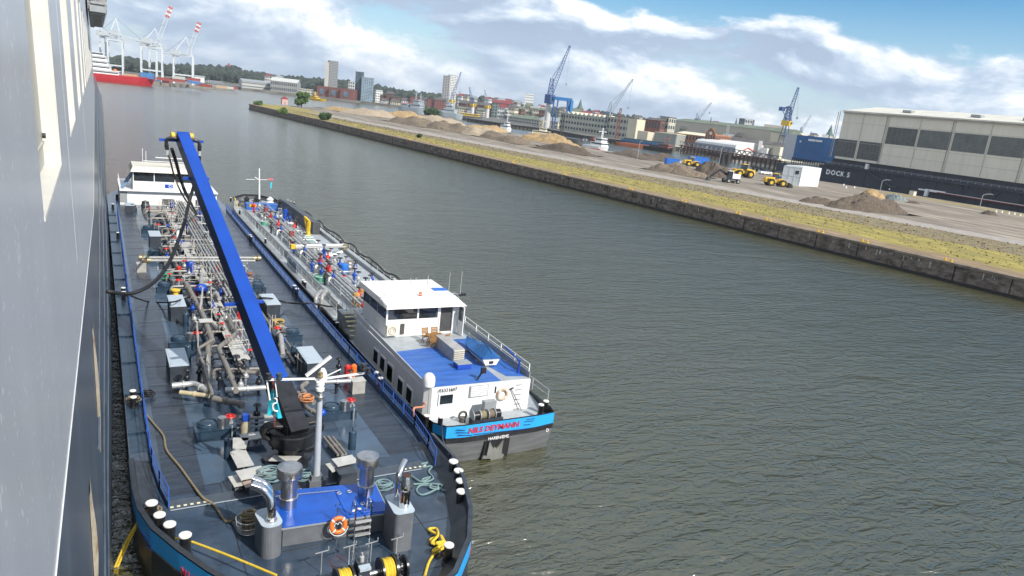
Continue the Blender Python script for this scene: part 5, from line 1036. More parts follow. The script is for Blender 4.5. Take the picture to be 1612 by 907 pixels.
Rp = [(9.8, 19.4), (11.3, 20.4), (12.7, 22.1), (13.75, 24.1), (14.6, 26.6), (15.1, 28.9), (15.35, 32), (15.4, 60), (15.4, 100), (15.3, 112), (13.6, 119), (8, 121), (2.6, 119)]
out = Lp+Rp; n = len(out); ctr = Vector((8.1, 32))
def offs(pts, d):
    o = []
    for i, p in enumerate(pts):
        a = Vector(pts[i-1]); b_ = Vector(pts[(i+1) % len(pts)]); t_ = (b_-a).normalized(); nn = Vector((-t_.y, t_.x)); o.append((p[0]+nn.x*d, p[1]+nn.y*d))
    return o
test = offs(out, 0.1); sgn = 1 if (Vector(test[10])-Vector((8, 40))).length > (Vector(out[10])-Vector((8, 40))).length else -1
def ring(d, z, sheer=0.0): return [(p[0], p[1], z + sheer*max(0, min(1, (36-p[1])/8.0))) for p in offs(out, d*sgn)]
def low(d, z, k):  # raked bow below the waterline
    return [(p[0]+(8.1-p[0])*0.25*max(0, min(1, (30-p[1])/10)), p[1]+k*max(0, min(1, (30-p[1])/10)), z) for p in offs(out, d*sgn)]
def rev(mb): mb.f = [tuple(reversed(f)) for f in mb.f]; return mb
flip = (lambda m: m)
def loftout(rings, **k):
    m = MB(); m.loft(rings, **k); 
    # make faces point outwards
    v = [Vector(p) for p in m.v]; f = m.f[3]; nn = (v[f[1]]-v[f[0]]).cross(v[f[2]]-v[f[0]]); c_ = sum((v[i] for i in f), Vector())/4
    return rev(m) if nn.dot(c_-Vector((8, 55, 1))) < 0 else m
mb = loftout([low(0, -1.2, 2.2), ring(0, 0.9), ring(0, D1-0.02, 0.9)]); part('hull', mb, mat('barge hull black', (0.02, 0.024, 0.032), 0.4, var=0.3, scale=1.5), b1)
# bright blue band round the bow
sel = [i for i, p in enumerate(out) if p[1] < 34.5]; r0 = ring(0.02, 1.75, 0.3); r1 = ring(0.03, D1, 0.86)
m = MB(); m.loft([[r0[i] for i in sel], [r1[i] for i in sel]], closed=False); v = [Vector(p) for p in m.v]; f = m.f[2]; nn = (v[f[1]]-v[f[0]]).cross(v[f[2]]-v[f[0]])
c_ = sum((v[i] for i in f), Vector())/4; m = rev(m) if nn.dot(c_-Vector((8, 40, 1))) < 0 else m; part('bow_band', m, cyan, b1)
m = MB(); rr_ = [r0[i] for i in sel]; m.tube([(p[0], p[1], p[2]-0.02) for p in rr_], 0.035, 5); part('band_edge', m, black, b1)
# sloped bulwark inside the bow, rising from the side rail
def inn(d, z0, z1): return [(p[0], p[1], z0+(z1-z0)*max(0, min(1, (36-p[1])/8.0))) for p in offs(out, d*sgn)]
A = inn(0.03, D1+0.03, D1+0.93); B = inn(-0.16, D1+0.05, D1+0.97); Cc = inn(-0.22, D1+0.02, D1+0.55); Dd = inn(-0.85, D1+0.005, D1+0.02)
m = MB(); m.loft([[r[i] for i in sel] for r in (A, B, Cc, Dd)], closed=False); v = [Vector(p) for p in m.v]; f = m.f[-2]; nn = (v[f[1]]-v[f[0]]).cross(v[f[2]]-v[f[0]])
m = rev(m) if nn.z < 0 else m; part('bulwark', m, mat('bulwark dark paint', (0.035, 0.04, 0.048), 0.4, var=0.25), b1)
# deck
m = MB(); m.prism([(p[0], p[1]) for p in offs(out, -0.02*sgn)], 1.2, D1); part('deck', m, slate, b1)
def sheet(x0, x1, y0, y1, z, m_, name='deck_coating', par=None): q = MB(); q.b2(x0, x1, y0, y1, z-0.003, z); return part(name, q, m_, par or b1)
sheet(2.15, 3.75, 30.5, 104.5, D1+0.006, slate_d); sheet(12.6, 14.45, 31.2, 104.5, D1+0.006, slate_d)
for i, y in enumerate(range(31, 104, 9)): sheet(3.75+0.02, 4.6, y+0.04, y+8.9, D1+0.008, slate_l, 'walkway_plate')
m = MB(); m.add([(3.77, 31.0, D1+0.01), (6.3, 31.4, D1+0.01), (5.6, 36.5, D1+0.01), (3.8, 36.8, D1+0.01)], [(0, 1, 2, 3)]); part('deck_panel', m, slate_l, b1)
m = MB(); m.add([(10.6, 31.4, D1+0.01), (12.58, 31.0, D1+0.01), (12.58, 40.8, D1+0.01), (11.5, 40.8, D1+0.01)], [(0, 1, 2, 3)]); part('deck_panel', m, slate_l, b1)
sheet(0.95, 1.72, 35, 100, D1+0.01, steelblue, 'side_strip'); sheet(14.6, 15.3, 34, 100, D1+0.01, steelblue, 'side_strip')
for y in range(37, 100, 5): m = MB(); m.b2(0.95, 1.72, y, y+0.12, D1+0.012, D1+0.1); part('deck_frame', m, steelblue, b1)
# weld seams in the deck
m = MB()
for y in range(31, 104, 3): m.b2(2.2, 4.5, y, y+0.03, D1, D1+0.016); m.b2(12.0, 14.4, y+0.4, y+0.43, D1, D1+0.016)
for y in range(22, 31, 3): m.b2(3.5, 13.5, y, y+0.03, D1, D1+0.012)
for x in (4.4, 11.8): m.b2(x, x+0.03, 21.5, 31, D1, D1+0.012)
part('deck_seams', m, black, b1, stuff=True)
# step line across the deck with a dashed edge
m = MB(); m.b2(2.2, 13.9, 29.35, 30.1, D1, D1+0.05); part('deck_step', m, mat('step slate', (0.06, 0.075, 0.095), 0.4, var=0.15), b1)
m = MB(); [m.b2(x, x+0.13, 29.5, 29.62, D1+0.05, D1+0.058) for x in [2.25+0.26*k for k in range(6)]+[12.5+0.26*k for k in range(6)]]; part('dashed_edge', m, mat('pale yellow paint', (0.7, 0.66, 0.45), 0.6), b1, stuff=True)
m = MB(); m.b2(2.25, 13.6, 29.33, 29.352, D1+0.03, D1+0.055); part('edge_strip', m, lidgrey, b1)
# bollards
BP = MB(); BP.lathe((0, 0, 0), [(0.27, 0), (0.27, 0.05), (0.205, 0.08), (0.205, 0.86)], 18); bpm = BP.mesh('bollard', mat('bollard black', (0.02, 0.021, 0.024), 0.3, var=0.4, dirt=(0.10, 0.10, 0.10), dscale=4, dlo=0.6, dhi=0.8))
BC = MB(); BC.lathe((0, 0, 0.86), [(0.2, 0), (0.235, 0.01), (0.235, 0.06), (0.215, 0.08)], 18); bcm = BC.mesh('bollard_cap', mat('bollard cap white', (0.72, 0.71, 0.67), 0.5, var=0.06, dirt=(0.5, 0.47, 0.42), dscale=4, dlo=0.6, dhi=0.9))
def bollard(par, p, s=1.0): o = inst('bollard', bpm, par, p, 0, s); c_ = bpy.data.objects.new('bollard_cap', bcm); C.objects.link(c_); c_.parent = o; return o
for u, v in [(238.5, 790), (267, 824), (291, 842), (250, 806.5)][:1]+[(267, 824), (291, 842)]: pass
for (u, v, z) in [(238.5, 790, 2.95), (267, 823.5, 2.95), (291.5, 840.5, 2.95), (714, 725, 2.95), (722, 739.5, 2.95), (725.3, 755.5, 2.95), (726.3, 772, 2.95), (707, 855, 2.9)]:
    p = G(u, v, z+0.0); bollard(b1, (p.x, p.y, D1), 1.0 if u != 707 else 0.9)
p = G(251, 807, 2.95); bollard(b1, (p.x+0.0, p.y+0.0, D1-0.02), 0.97)
for (u, v) in [(209, 615), (210, 625), (185.6, 366), (194, 453), (194.5, 459.5), (177.5, 321), (184, 306), (592, 586), (599, 595)]:
    p = G(u, v, 2.65); bollard(b1, (p.x, p.y, D1), 0.72)
for (u, v) in [(463.5, 449), (467.5, 454), (394, 369.5), (396, 372)]:
    p = G(u, v, 2.7); bollard(b1, (min(p.x, 15.1), p.y, D1), 0.75)
# blue side railings with mesh
def railing(pts, h, m_, par, name='railing', step=1.7, meshy=True, t=0.036):
    P_ = [Vector(p) for p in pts]; r_ = MB()
    for i in range(len(P_)-1):
        a, b_ = P_[i], P_[i+1]; L_ = (b_-a).length; k = max(1, round(L_/step))
        for q in ((h, h*0.5) if not meshy else (h, h*0.55, 0.12)): r_.bar(a+Vector((0, 0, q)), b_+Vector((0, 0, q)), t*0.9)
        for j in range(k+1): c_ = a+(b_-a)*(j/k); r_.bar(c_, c_+Vector((0, 0, h)), t*1.5)
    o = part(name, r_, m_, par)
    if meshy:
        w_ = MB()
        for i in range(len(P_)-1):
            a, b_ = P_[i], P_[i+1]; L_ = (b_-a).length; k = max(1, int(L_/0.3))
            for j in range(k): c_ = a+(b_-a)*(j/k); w_.bar(c_+Vector((0, 0, 0.12)), c_+Vector((0, 0, h)), 0.011)
        part('mesh_infill', w_, m_, o, stuff=True)
    return o
Lr = [(2.2, 29.6), (1.95, 31.2), (1.78, 33.5), (1.76, 40), (1.78, 55), (1.85, 75), (1.95, 102)]; Rr = [(14.35, 29.4), (14.62, 31), (14.85, 33.5), (14.62, 45), (14.6, 60), (14.7, 80), (14.9, 102)]
for P_ in (Lr, Rr):
    for i in range(len(P_)-1): railing([(P_[i][0], P_[i][1], D1), (P_[i+1][0], P_[i+1][1], D1)], 1.0, railblue, b1)
m = MB(); m.loft([[(p[0], p[1], D1) for p in Lr], [(p[0], p[1], D1+0.22) for p in Lr]], closed=False); m.loft([[(p[0], p[1], D1+0.3) for p in Rr], [(p[0], p[1], D1) for p in Rr]], closed=False); part('toe_board', m, steelblue, b1)

# engine casing: blue hatch, coaming, stacks, ladder
fl, fr, br_, bl_ = Q('Z6', 597, 800, 2.85), Q('Z6', 1540, 660, 2.85), Q('Z6', 1430, 420, 2.85), Q('Z6', 480, 480, 2.85)
fl, fr, br_, bl_ = [(p.x, p.y) for p in (fl, fr, br_, bl_)]
br_ = (br_[0], br_[1]+0.25)
cg = mat('casing grey paint', (0.13, 0.14, 0.155), 0.4, var=0.1, dirt=(0.2, 0.21, 0.22), dscale=1.5, dlo=0.55, dhi=0.8)
m = MB(); m.prism([fl, fr, br_, bl_], D1, 2.78); part('casing', m, cg, b1)
m = MB(); m.prism([(fl[0]-0.06, fl[1]-0.06), (fr[0]+0.06, fr[1]-0.06), (br_[0]+0.06, br_[1]+0.06), (bl_[0]-0.06, bl_[1]+0.06)], 2.78, 2.83); part('casing_rim', m, mgrey, b1)
m = MB(); m.prism([(fl[0]-0.0, fl[1]-0.0), (fr[0]+0.0, fr[1]-0.0), br_, bl_], 2.83, 2.87); ch = part('casing_hatch', m, bluep, b1)
pa, pb = Q('Z6', 1070, 495, 2.88), Q('Z6', 1165, 680, 2.88); m = MB(); m.prism([(pa.x, pa.y), (pb.x, pb.y), (fr[0]-0.1, fr[1]+0.05), (pa.x+1.35, pa.y-0.05)], 2.87, 2.90); part('hatch_lid', m, bluep, ch)
m = MB(); pa, pb = Q('Z6', 480, 525, 2.95), Q('Z6', 1100, 465, 2.95); m.tube([tuple(pa), tuple(pb)], 0.03, 6); part('grab_rail', m, chrome, ch)
for (a_, b_, c0, s_) in [(645, 635, (660, 270), 1.0), (1335, 520, (1352, 180), 0.97)]:
    p = Q('Z6', a_, b_-25, 2.86); x, y = p.x, p.y; m = MB(); m.lathe((x, y, 2.87), [(0.34*s_, 0), (0.34*s_, 0.42), (0.39*s_, 0.43), (0.39*s_, 0.48), (0.33*s_, 0.49), (0.33*s_, 1.45)], 24); st = part('exhaust_stack', m, steel, b1)
    m = MB(); m.lathe((x, y, 2.87+1.38), [(0.38*s_, 0), (0.5*s_, 0.03), (0.52*s_, 0.08), (0.52*s_, 0.4), (0.5*s_, 0.47), (0.4*s_, 0.51), (0.15*s_, 0.5), (0.01, 0.495)], 24); part('stack_cap', m, steel, st)
# side vent housings with bent chrome pipes
def vent_box(top_pts, z1, m_, name):
    m = MB(); m.prism(top_pts, D1, z1); return part(name, m, m_, b1)
def rounded(cx, cy, lx, ly, rz, n_=5, r=0.3):
    o = []
    for (sx_, sy_, a0) in ((1, 1, 0), (-1, 1, 90), (-1, -1, 180), (1, -1, 270)):
        for k in range(n_+1): a = R_(a0+90*k/n_); x = sx_*(lx-r)+r*math.cos(a); y = sy_*(ly-r)+r*math.sin(a); o.append((cx+x*math.cos(rz)-y*math.sin(rz), cy+x*math.sin(rz)+y*math.cos(rz)))
    return o
p = Q('Z6', 470, 710, 3.4); hb = vent_box(rounded(p.x, p.y, 0.4, 0.68, 0.1, r=0.33), 3.4, cg, 'vent_housing'); m = MB(); m.prism(rounded(p.x, p.y, 0.41, 0.69, 0.1, r=0.33), 3.4, 3.43); part('housing_top', m, lidgrey, hb)
pts = [Q('Z6', 485, 735, 3.7), QY('Z6', 485, 640, p.y-0.1), QY('Z6', 470, 570, p.y), QY('Z6', 420, 510, p.y+0.1), QY('Z6', 352, 478, p.y+0.25)]
pts = [(p.x+0.05, p.y-0.25, 3.4), (p.x+0.05, p.y-0.25, 3.9), (p.x, p.y-0.15, 4.35), (p.x-0.25, p.y+0.0, 4.7), (p.x-0.62, p.y+0.2, 4.85)]
m = MB(); m.tube(catmull(pts, 5), 0.17, 16); ep = part('bent_exhaust_pipe', m, chrome, hb); m = MB(); m.tube([(pts[0][0], pts[0][1], 3.43), (pts[0][0], pts[0][1], 3.5)], 0.22, 16); part('pipe_flange', m, steel, ep)
m = MB(); m.tube(catmull([(x+0.1, y+0.45, z) for x, y, z in pts], 5), 0.15, 14); part('bent_exhaust_pipe', m, chrome, hb)
p = Q('K5', 290, 432, 3.75); hb = vent_box(rounded(p.x, p.y, 0.42, 0.75, -0.05, r=0.2), 3.75, cg, 'vent_housing'); m = MB(); m.prism(rounded(p.x, p.y, 0.44, 0.77, -0.05, r=0.2), 3.75, 3.78); part('housing_top', m, lidgrey, hb)
m = MB(); m.lathe((p.x+0.08, p.y-0.25, 3.78), [(0.22, 0), (0.22, 0.75), (0.3, 0.85), (0.3, 1.05), (0.2, 1.4), (0.15, 1.41)], 20); c_ = part('cone_chimney', m, chrome, hb); m = MB(); m.tube([(p.x+0.08, p.y-0.25, 5.15), (p.x+0.08, p.y-0.25, 5.2)], 0.2, 14); part('sooty_mouth', m, mat('soot', (0.06, 0.035, 0.025), 0.8), c_)
m = MB(); m.tube(catmull([(p.x+0.0, p.y+0.35, 3.75), (p.x+0.0, p.y+0.35, 4.5), (p.x+0.1, p.y+0.5, 4.9), (p.x+0.45, p.y+0.8, 5.25)], 5), 0.14, 14); part('bent_exhaust_pipe', m, chrome, hb)
# ladder with two hoops
y0_ = fr[1]-0.02; lx = [Q('Z6', 1207, 870, D1).x, Q('Z6', 1350, 855, D1).x]; ladder_o = None
for x in lx:
    m = MB(); m.tube(catmull([(x, y0_-0.28, D1), (x, y0_-0.26, 2.9), (x, y0_-0.2, 3.55), (x, y0_-0.02, 3.7), (x, y0_+0.2, 3.5), (x, y0_+0.3, 2.88)], 5), 0.035, 8)
    if ladder_o is None: ladder_o = part('ladder', m, chrome, b1)
    else: part('ladder_rail', m, chrome, ladder_o)
for z in (2.25, 2.55, 2.85): m = MB(); m.b2(lx[0], lx[1], y0_-0.36, y0_-0.2, z-0.02, z+0.02); part('tread', m, galv, ladder_o)
for (a_, b_) in [(1230, 645), (1280, 628)]: p = Q('Z6', a_, b_, 2.91); m = MB(); m.box((p.x, p.y, 2.91), (0.18, 0.12, 0.02)); part('hatch_tag', m, white, ch)
for (a_, b_) in [(1310, 590), (1380, 605), (1100, 495), (1190, 480)]: p = Q('Z6', a_, b_, 2.93); m = MB(); m.torus((p.x, p.y, 2.96), 0.09, 0.02, n=10, m=4); part('lifting_ring', m, galv, ch)

# deck lockers
def locker(k, top, rz=0.0, w=1.0, l=2.9, h=1.15, hpos=None):
    p = Q(k, top[0], top[1], D1+h); m = MB(); m.box((p.x, p.y, D1+h/2), (w, l, h), rz); o = part('deck_locker', m, greybox, b1)
    m = MB(); m.box((p.x, p.y, D1+h+0.03), (w+0.08, l+0.08, 0.06), rz); m.box((p.x, p.y, D1+h+0.064), (w-0.1, l-0.1, 0.02), rz); part('lid', m, lidgrey, o)
    m = MB()
    for q in (-0.35, 0, 0.35): m.box((p.x-w/2-0.02, p.y+l*q, D1+h-0.12), (0.05, 0.12, 0.18), rz)
    part('catch', m, galv, o); return o
locker('Z3', (675, 470)); locker('Z2', (668, 760)); locker('Z2', (472, 160), l=2.6); locker('Z4', (255, 180)); locker('Z4', (610, 675)); locker('Z1', (250, 690), l=2.0, h=0.8)
# expansion-tank hatches with domes and red hand wheels
RW = MB(); RW.torus((0, 0, 0), 0.24, 0.035, n=14, m=5); [RW.bar((0, 0, 0), (0.24*math.cos(a), 0.24*math.sin(a), 0), 0.035) for a in (0, 1.05, 2.09, 3.14, 4.19, 5.24)]; RW.ball((0, 0, 0.0), 0.09, 8, 5); rwm = RW.mesh('hand_wheel', red); bwm_ = None
BW = MB(); BW.v = list(RW.v); BW.f = list(RW.f); BW.sm = list(RW.sm); bwm_ = BW.mesh('hand_wheel', black)
VP = MB(); VP.lathe((0, 0, 0), [(0.22, 0), (0.22, 0.5), (0.17, 0.52)], 14); vpm = VP.mesh('pressure_valve', steel)
def tank_hatch(p, s=1):
    x, y = p.x, p.y; m = MB(); m.box((x, y, D1+0.25), (1.9, 1.15, 0.5)); m.box((x, y, D1+0.52), (2.0, 1.25, 0.05)); o = part('tank_hatch', m, steelblue, b1)
    m = MB(); m.lathe((x-0.35*s, y, D1+0.54), [(0.5, 0), (0.5, 0.12), (0.4, 0.2), (0.1, 0.24)], 18); m.torus((x-0.35*s, y, D1+0.75), 0.42, 0.025, n=18, m=5); part('dome_lid', m, steelblue, o)
    inst('pressure_valve', vpm, o, (x+0.3*s, y-0.25, D1+0.54)); inst('hand_wheel', rwm, o, (x+0.72*s, y-0.1, D1+0.98), 0.2, (1, 1, 1)); m = MB(); m.cyl((x+0.72*s, y-0.1, D1+0.5), (x+0.72*s, y-0.1, D1+0.98), 0.05, 8); part('stem', m, galv, o)
    m = MB(); m.tube([(x+0.72*s, y-0.75, D1), (x+0.72*s, y-0.75, D1+0.75)], 0.035, 6); m.tube([(x+0.72*s, y-0.75, D1+0.9), (x+0.72*s, y-0.3, D1+0.9)], 0.05, 6); part('riser', m, galv, o)
for k, a_, b_, s in [('Z7', 1010, 170, 1), ('Z3', 740, 310, 1), ('Z2', 600, 620, 1), ('Z2', 500, 330, 1), ('Z2', 440, 110, 1), ('Z5', 970, 470, 1), ('Z4', 410, 480, -1), ('Z4', 110, 60, -1), ('Z2', 1340, 600, -1)]:
    tank_hatch(Q(k, a_, b_, D1+0.5), s)
# deck ventilators and posts
for k, a_, b_ in [('Z7', 1130, 430), ('Z5', 1100, 800), ('Z4', 465, 690), ('Z3', 770, 470), ('Z3', 750, 170)]:
    p = Q(k, a_, b_, D1+0.2); m = MB(); m.lathe((p.x, p.y, D1), [(0.2, 0), (0.2, 0.95), (0.17, 1.0), (0.01, 1.02)], 14); m.bar((p.x, p.y, D1+1.0), (p.x, p.y, D1+1.25), 0.06); part('vent_post', m, steelblue, b1)
for k, a_, b_, s in [('Z2', 355, 460, 1.0), ('Z5', 1148, 270, 1.05)]:
    p = Q(k, a_, b_, D1+0.4); m = MB(); m.box((p.x, p.y, D1+0.4), (0.75*s, 0.6*s, 0.8)); o = part('valve_box', m, mat('warm grey box', (0.36, 0.35, 0.32), 0.5, var=0.08), b1); m = MB(); m.box((p.x, p.y, D1+0.83), (0.8*s, 0.66*s, 0.05)); part('lid', m, mat('warm grey lid', (0.46, 0.45, 0.42), 0.5), o)

# pipework (points read off the photograph at pipe height)
FL = MB(); FL.tube([(0, 0, -0.04), (0, 0, 0.04)], 0.24, 14)
def flange(mb, p, d, r):
    d = Vector(d).normalized()*0.05; p = Vector(p); mb.tube([p-d, p+d], r*1.3, 12)
def pipe(pts, r, m_=pipe_t, par=None, fl=True, name='pipe'):
    P_ = [Vector(p) for p in pts]; sm = []
    for i, p in enumerate(P_):
        if 0 < i < len(P_)-1:
            a = (P_[i-1]-p); b_ = (P_[i+1]-p); k = min(0.35, a.length*0.4, b_.length*0.4); a.normalize(); b_.normalize()
            sm += [p+a*k, p+a*k*0.4+b_*k*0.1, p+b_*k*0.4+a*k*0.1, p+b_*k]
        else: sm.append(p)
    m = MB(); m.tube(sm, r, 10)
    if fl:
        for i in range(len(P_)-1):
            L_ = (P_[i+1]-P_[i]).length; k = int(L_/4.5)
            for j in range(k+1):
                q = (j+0.5)/(k+1); flange(m, P_[i]+(P_[i+1]-P_[i])*q, P_[i+1]-P_[i], r)
    return part(name, m, m_, par or b1)
zp = 2.65
def QQ(k, pts, z=zp): return [Q(k, a, b_, z) for a, b_ in pts]
pipe(QQ('Z3', [(1130, 95), (1155, 180), (1210, 250), (1040, 385), (1110, 540), (1200, 770)], 2.8), 0.16)
pipe([Q('Z2', 750, 600, 2.8), Q('Z2', 905, 890, 2.8), Q('Z3', 985, 320, 2.8)], 0.2)
pipe(QQ('Z3', [(985, 325), (945, 350), (950, 540), (920, 600), (960, 780)], 2.8), 0.17)
pipe(QQ('Z3', [(1000, 310), (860, 390), (985, 790)], 3.0), 0.10)
pipe(QQ('Z3', [(625, 722), (830, 700), (945, 775)], 2.75), 0.17, galv)
pipe(QQ('Z3', [(700, 780), (960, 812)], 2.6), 0.13, mat('cream pipe', (0.5, 0.43, 0.28), 0.5))
pipe(QQ('Z3', [(1000, 835), (1230, 880), (1260, 900)], 2.7), 0.17)
pipe(QQ('Z3', [(1100, 760), (1500, 735)], 2.8), 0.15, galv)
pipe(QQ('Z3', [(1170, 590), (1430, 610)], 2.7), 0.13)
pipe(QQ('Z2', [(890, 520), (885, 640)], 3.1), 0.16, pipe_g)
pipe(QQ('Z2', [(930, 630), (1000, 660), (1050, 740)], 2.9), 0.16, pipe_g)
pipe([Q('Z4', 330, 480, 2.6), Q('Z4', 350, 500, 3.2), Q('Z4', 370, 680, 2.5)], 0.17, pipe_g)
pipe(QQ('Z5', [(700, 240), (640, 280), (700, 370), (760, 420)], 2.6), 0.14)
pipe(QQ('Z5', [(620, 330), (700, 470), (800, 520)], 2.5), 0.12)
pipe(QQ('Z5', [(850, 235), (1090, 225)], 3.0), 0.12, galv)
pipe(QQ('Z6', [(1000, -10), (1130, 150)], 2.3), 0.09); pipe(QQ('Z6', [(960, -10), (1090, 150)], 2.3), 0.07); pipe(QQ('Z6', [(1040, -10), (1160, 140)], 2.3), 0.07)
pipe(QQ('Z7', [(1230, 100), (1530, 90)], 2.6), 0.13, pipe_g)
pipe(QQ('Z5', [(0, 610), (380, 590)], 2.35), 0.05, mgrey)
pipe(QQ('Z5', [(0, 650), (390, 620)], 2.3), 0.05, mgrey)
# loading manifold right across the deck
for (a_, b_, z, r) in [((370, 372), (1385, 375), 3.1, 0.13), ((400, 398), (1370, 402), 3.0, 0.13)]:
    p, q = Q('Z2', *a_, z), Q('Z2', *b_, z); pipe([p, q], r, pipe_g)
for (a_, b_) in [(370, 372), (400, 398), (1385, 378)]:
    p = Q('Z2', a_, b_, 3.05); m = MB(); m.tube([(p.x-0.35, p.y, 3.05), (p.x+0.35, p.y, 3.05)], 0.26, 12); m.torus((p.x, p.y, 3.05), 0.3, 0.05, 'X', 12, 5); part('manifold_end', m, mat('dull brass', (0.32, 0.26, 0.16), 0.4, 0.6), b1)
for u in (500, 720, 860, 1060, 1300): p = Q('Z2', u, 385, 3.0); m = MB(); m.bar((p.x, p.y, D1), (p.x, p.y, 3.0), 0.09); part('pipe_support', m, galv, b1)
# longitudinal main pipes
for i, (x, r, z, m_) in enumerate([(6.0, 0.15, 2.5, pipe_t), (6.5, 0.1, 2.45, pipe_t), (8.6, 0.09, 3.0, pipe_g), (8.9, 0.09, 3.0, pipe_g), (9.2, 0.07, 3.0, pipe_g), (9.5, 0.11, 2.9, pipe_t), (9.85, 0.08, 2.9, pipe_g), (10.2, 0.06, 2.7, galv)]):
    y0_, y1_ = (58, 103) if i > 1 else (66, 101)
    pipe([(x, y0_, z), (x, (y0_+y1_)/2, z), (x+(0.5 if i < 2 else 0), (y0_+y1_)/2+1, z), (x+(0.5 if i < 2 else 0), y1_, z)], r, m_)
rnd = random.Random(21)
for y in range(60, 102, 6): m = MB(); m.bar((8.3, y, 2.75), (10.5, y, 2.75), 0.1); m.bar((8.35, y, D1), (8.35, y, 3.3), 0.08); m.bar((10.45, y, D1), (10.45, y, 3.3), 0.08); part('pipe_rack', m, galv, b1)
for y in range(62, 100, 5):
    x = rnd.choice([4.9, 5.2]); pipe([(x, y, D1), (x, y, 2.7), (rnd.choice([8.7, 7.5]), y, 2.7)], 0.09, pipe_g)
    pipe([(11.9, y+2, D1), (11.9, y+2, 2.6), (9.8, y+2, 2.8)], 0.08, pipe_g)
VB = MB(); VB.ball((0, 0, 0.3), 0.17, 10, 6); VB.lathe((0, 0, 0), [(0.09, -0.4), (0.09, 0.2), (0.2, 0.22), (0.2, 0.28), (0.07, 0.3), (0.05, 0.75)], 10); vbm = VB.mesh('valve', black); VB2 = MB(); VB2.v, VB2.f, VB2.sm = list(VB.v), list(VB.f), list(VB.sm); vbb = VB2.mesh('valve', royal); VB3 = MB(); VB3.v, VB3.f, VB3.sm = list(VB.v), list(VB.f), list(VB.sm); vbr = VB3.mesh('valve', red)
VB4 = MB(); VB4.v, VB4.f, VB4.sm = list(VB.v), list(VB.f), list(VB.sm); vbg = VB4.mesh('valve', galv)
def valve(par, p, me, wheel=True, s=1.0, wm=None):
    o = inst('valve', me, par, p, rnd.uniform(0, 3), s)
    if wheel: c_ = bpy.data.objects.new('hand_wheel', wm or bwm_); C.objects.link(c_); c_.parent = o; c_.location = (0, 0, 0.78); c_.scale = (0.8,)*3
    return o
for k, a_, b_, me in [('Z3', 1200, 560, vbm), ('Z3', 1220, 640, vbm), ('Z3', 1110, 520, vbm), ('Z3', 1050, 700, vbm), ('Z3', 1400, 730, vbm), ('Z3', 1240, 750, vbg), ('Z3', 760, 690, vbm), ('Z3', 870, 640, vbm), ('Z3', 1050, 110, vbm), ('Z3', 1110, 150, vbg), ('Z3', 1060, 190, vbg), ('Z5', 250, 560, vbm), ('Z5', 70, 120, vbm), ('Z5', 150, 220, vbg), ('Z5', 270, 260, vbm), ('Z5', 980, 130, vbm), ('Z2', 1000, 590, vbg), ('Z2', 1090, 660, vbm), ('Z2', 860, 500, vbg), ('Z2', 780, 540, vbg), ('Z5', 1080, 240, vbg), ('Z5', 960, 280, vbm)]:
    valve(b1, Q(k, a_, b_, D1+0.5), me)
for k, a_, b_, me in [('Z2', 820, 60, vbr), ('Z2', 850, 670, vbr), ('Z2', 690, 490, vbr), ('Z2', 1080, 640, vbr), ('Z3', 1230, 110, vbr), ('Z5', 1060, 140, vbr), ('Z2', 1030, 480, vbr), ('Z5', 1115, 135, None)]:
    p = Q(k, a_, b_, D1+0.5); m = MB(); m.lathe((p.x, p.y, D1), [(0.1, 0), (0.1, 0.3), (0.2, 0.35), (0.2, 0.85), (0.1, 0.95)], 10); part('fire_valve', m, red if me else orange, b1)
for i in range(26):
    valve(b1, (rnd.choice([5.1, 5.6, 6.3, 7.2, 8.7, 9.6, 10.9, 11.3])+rnd.uniform(-.3, .3), rnd.uniform(46, 101), D1+0.5), rnd.choice([vbm, vbm, vbg, vbb, vbg]), True, 1.0, rnd.choice([bwm_, bwm_, bwm_, rwm]))
for i in range(26):        # branch lines between the mains
    y = 44+i*2.2+rnd.uniform(-.5, .5); x0_ = rnd.uniform(4.8, 6.4); x1_ = rnd.uniform(8.2, 11.2); z_ = rnd.uniform(2.25, 2.75); k_ = rnd.uniform(-1.2, 1.2)
    pipe([(x0_, y, D1), (x0_, y, z_), (x1_, y+k_, z_), (x1_, y+k_, D1)], rnd.choice([0.06, 0.08, 0.1]), rnd.choice([pipe_t, pipe_t, pipe_g, steelblue]), b1)
    valve(b1, ((x0_+x1_)/2, y+k_/2, z_-0.1), rnd.choice([vbm, vbm, vbg, vbg]), True, 0.9, rnd.choice([bwm_, bwm_, bwm_, rwm]))
for (x, r_, z_) in ((7.5, 0.12, 2.35), (10.7, 0.1, 2.4), (11.1, 0.07, 2.4)): pipe([(x, 44, z_), (x, 62, z_), (x+0.4, 63, z_), (x+0.4, 100, z_)], r_, pipe_t, b1)
# blue pumps
p = Q('Z2', 893, 650, 2.9); m = MB(); m.ball(tuple(p), 0.5, 16, 10, 0.85); pu = part('blue_pump', m, royal, b1); m = MB(); m.torus(tuple(p), 0.52, 0.05, 'Z', 18, 5); part('pump_flange', m, royal, pu)
m = MB(); m.lathe((p.x, p.y, D1), [(0.25, 0), (0.2, 0.6)], 10); part('pump_foot', m, galv, pu)
p = Q('Z2', 790, 470, 2.9); m = MB(); m.lathe((p.x, p.y, D1+0.3), [(0.33, 0), (0.36, 0.1), (0.33, 0.2), (0.33, 1.1), (0.25, 1.25), (0.01, 1.3)], 16); part('blue_motor', m, royal, b1)
p = Q('Z2', 690, 210, 2.9); m = MB(); m.lathe((p.x, p.y, D1+0.3), [(0.38, 0), (0.38, 0.5), (0.2, 0.7), (0.01, 0.72)], 14); part('blue_motor', m, royal, b1); m = MB(); m.lathe((p.x-0.1, p.y+0.3, D1+0.9), [(0.16, 0), (0.16, 0.9)], 12); part('white_riser', m, white, b1)
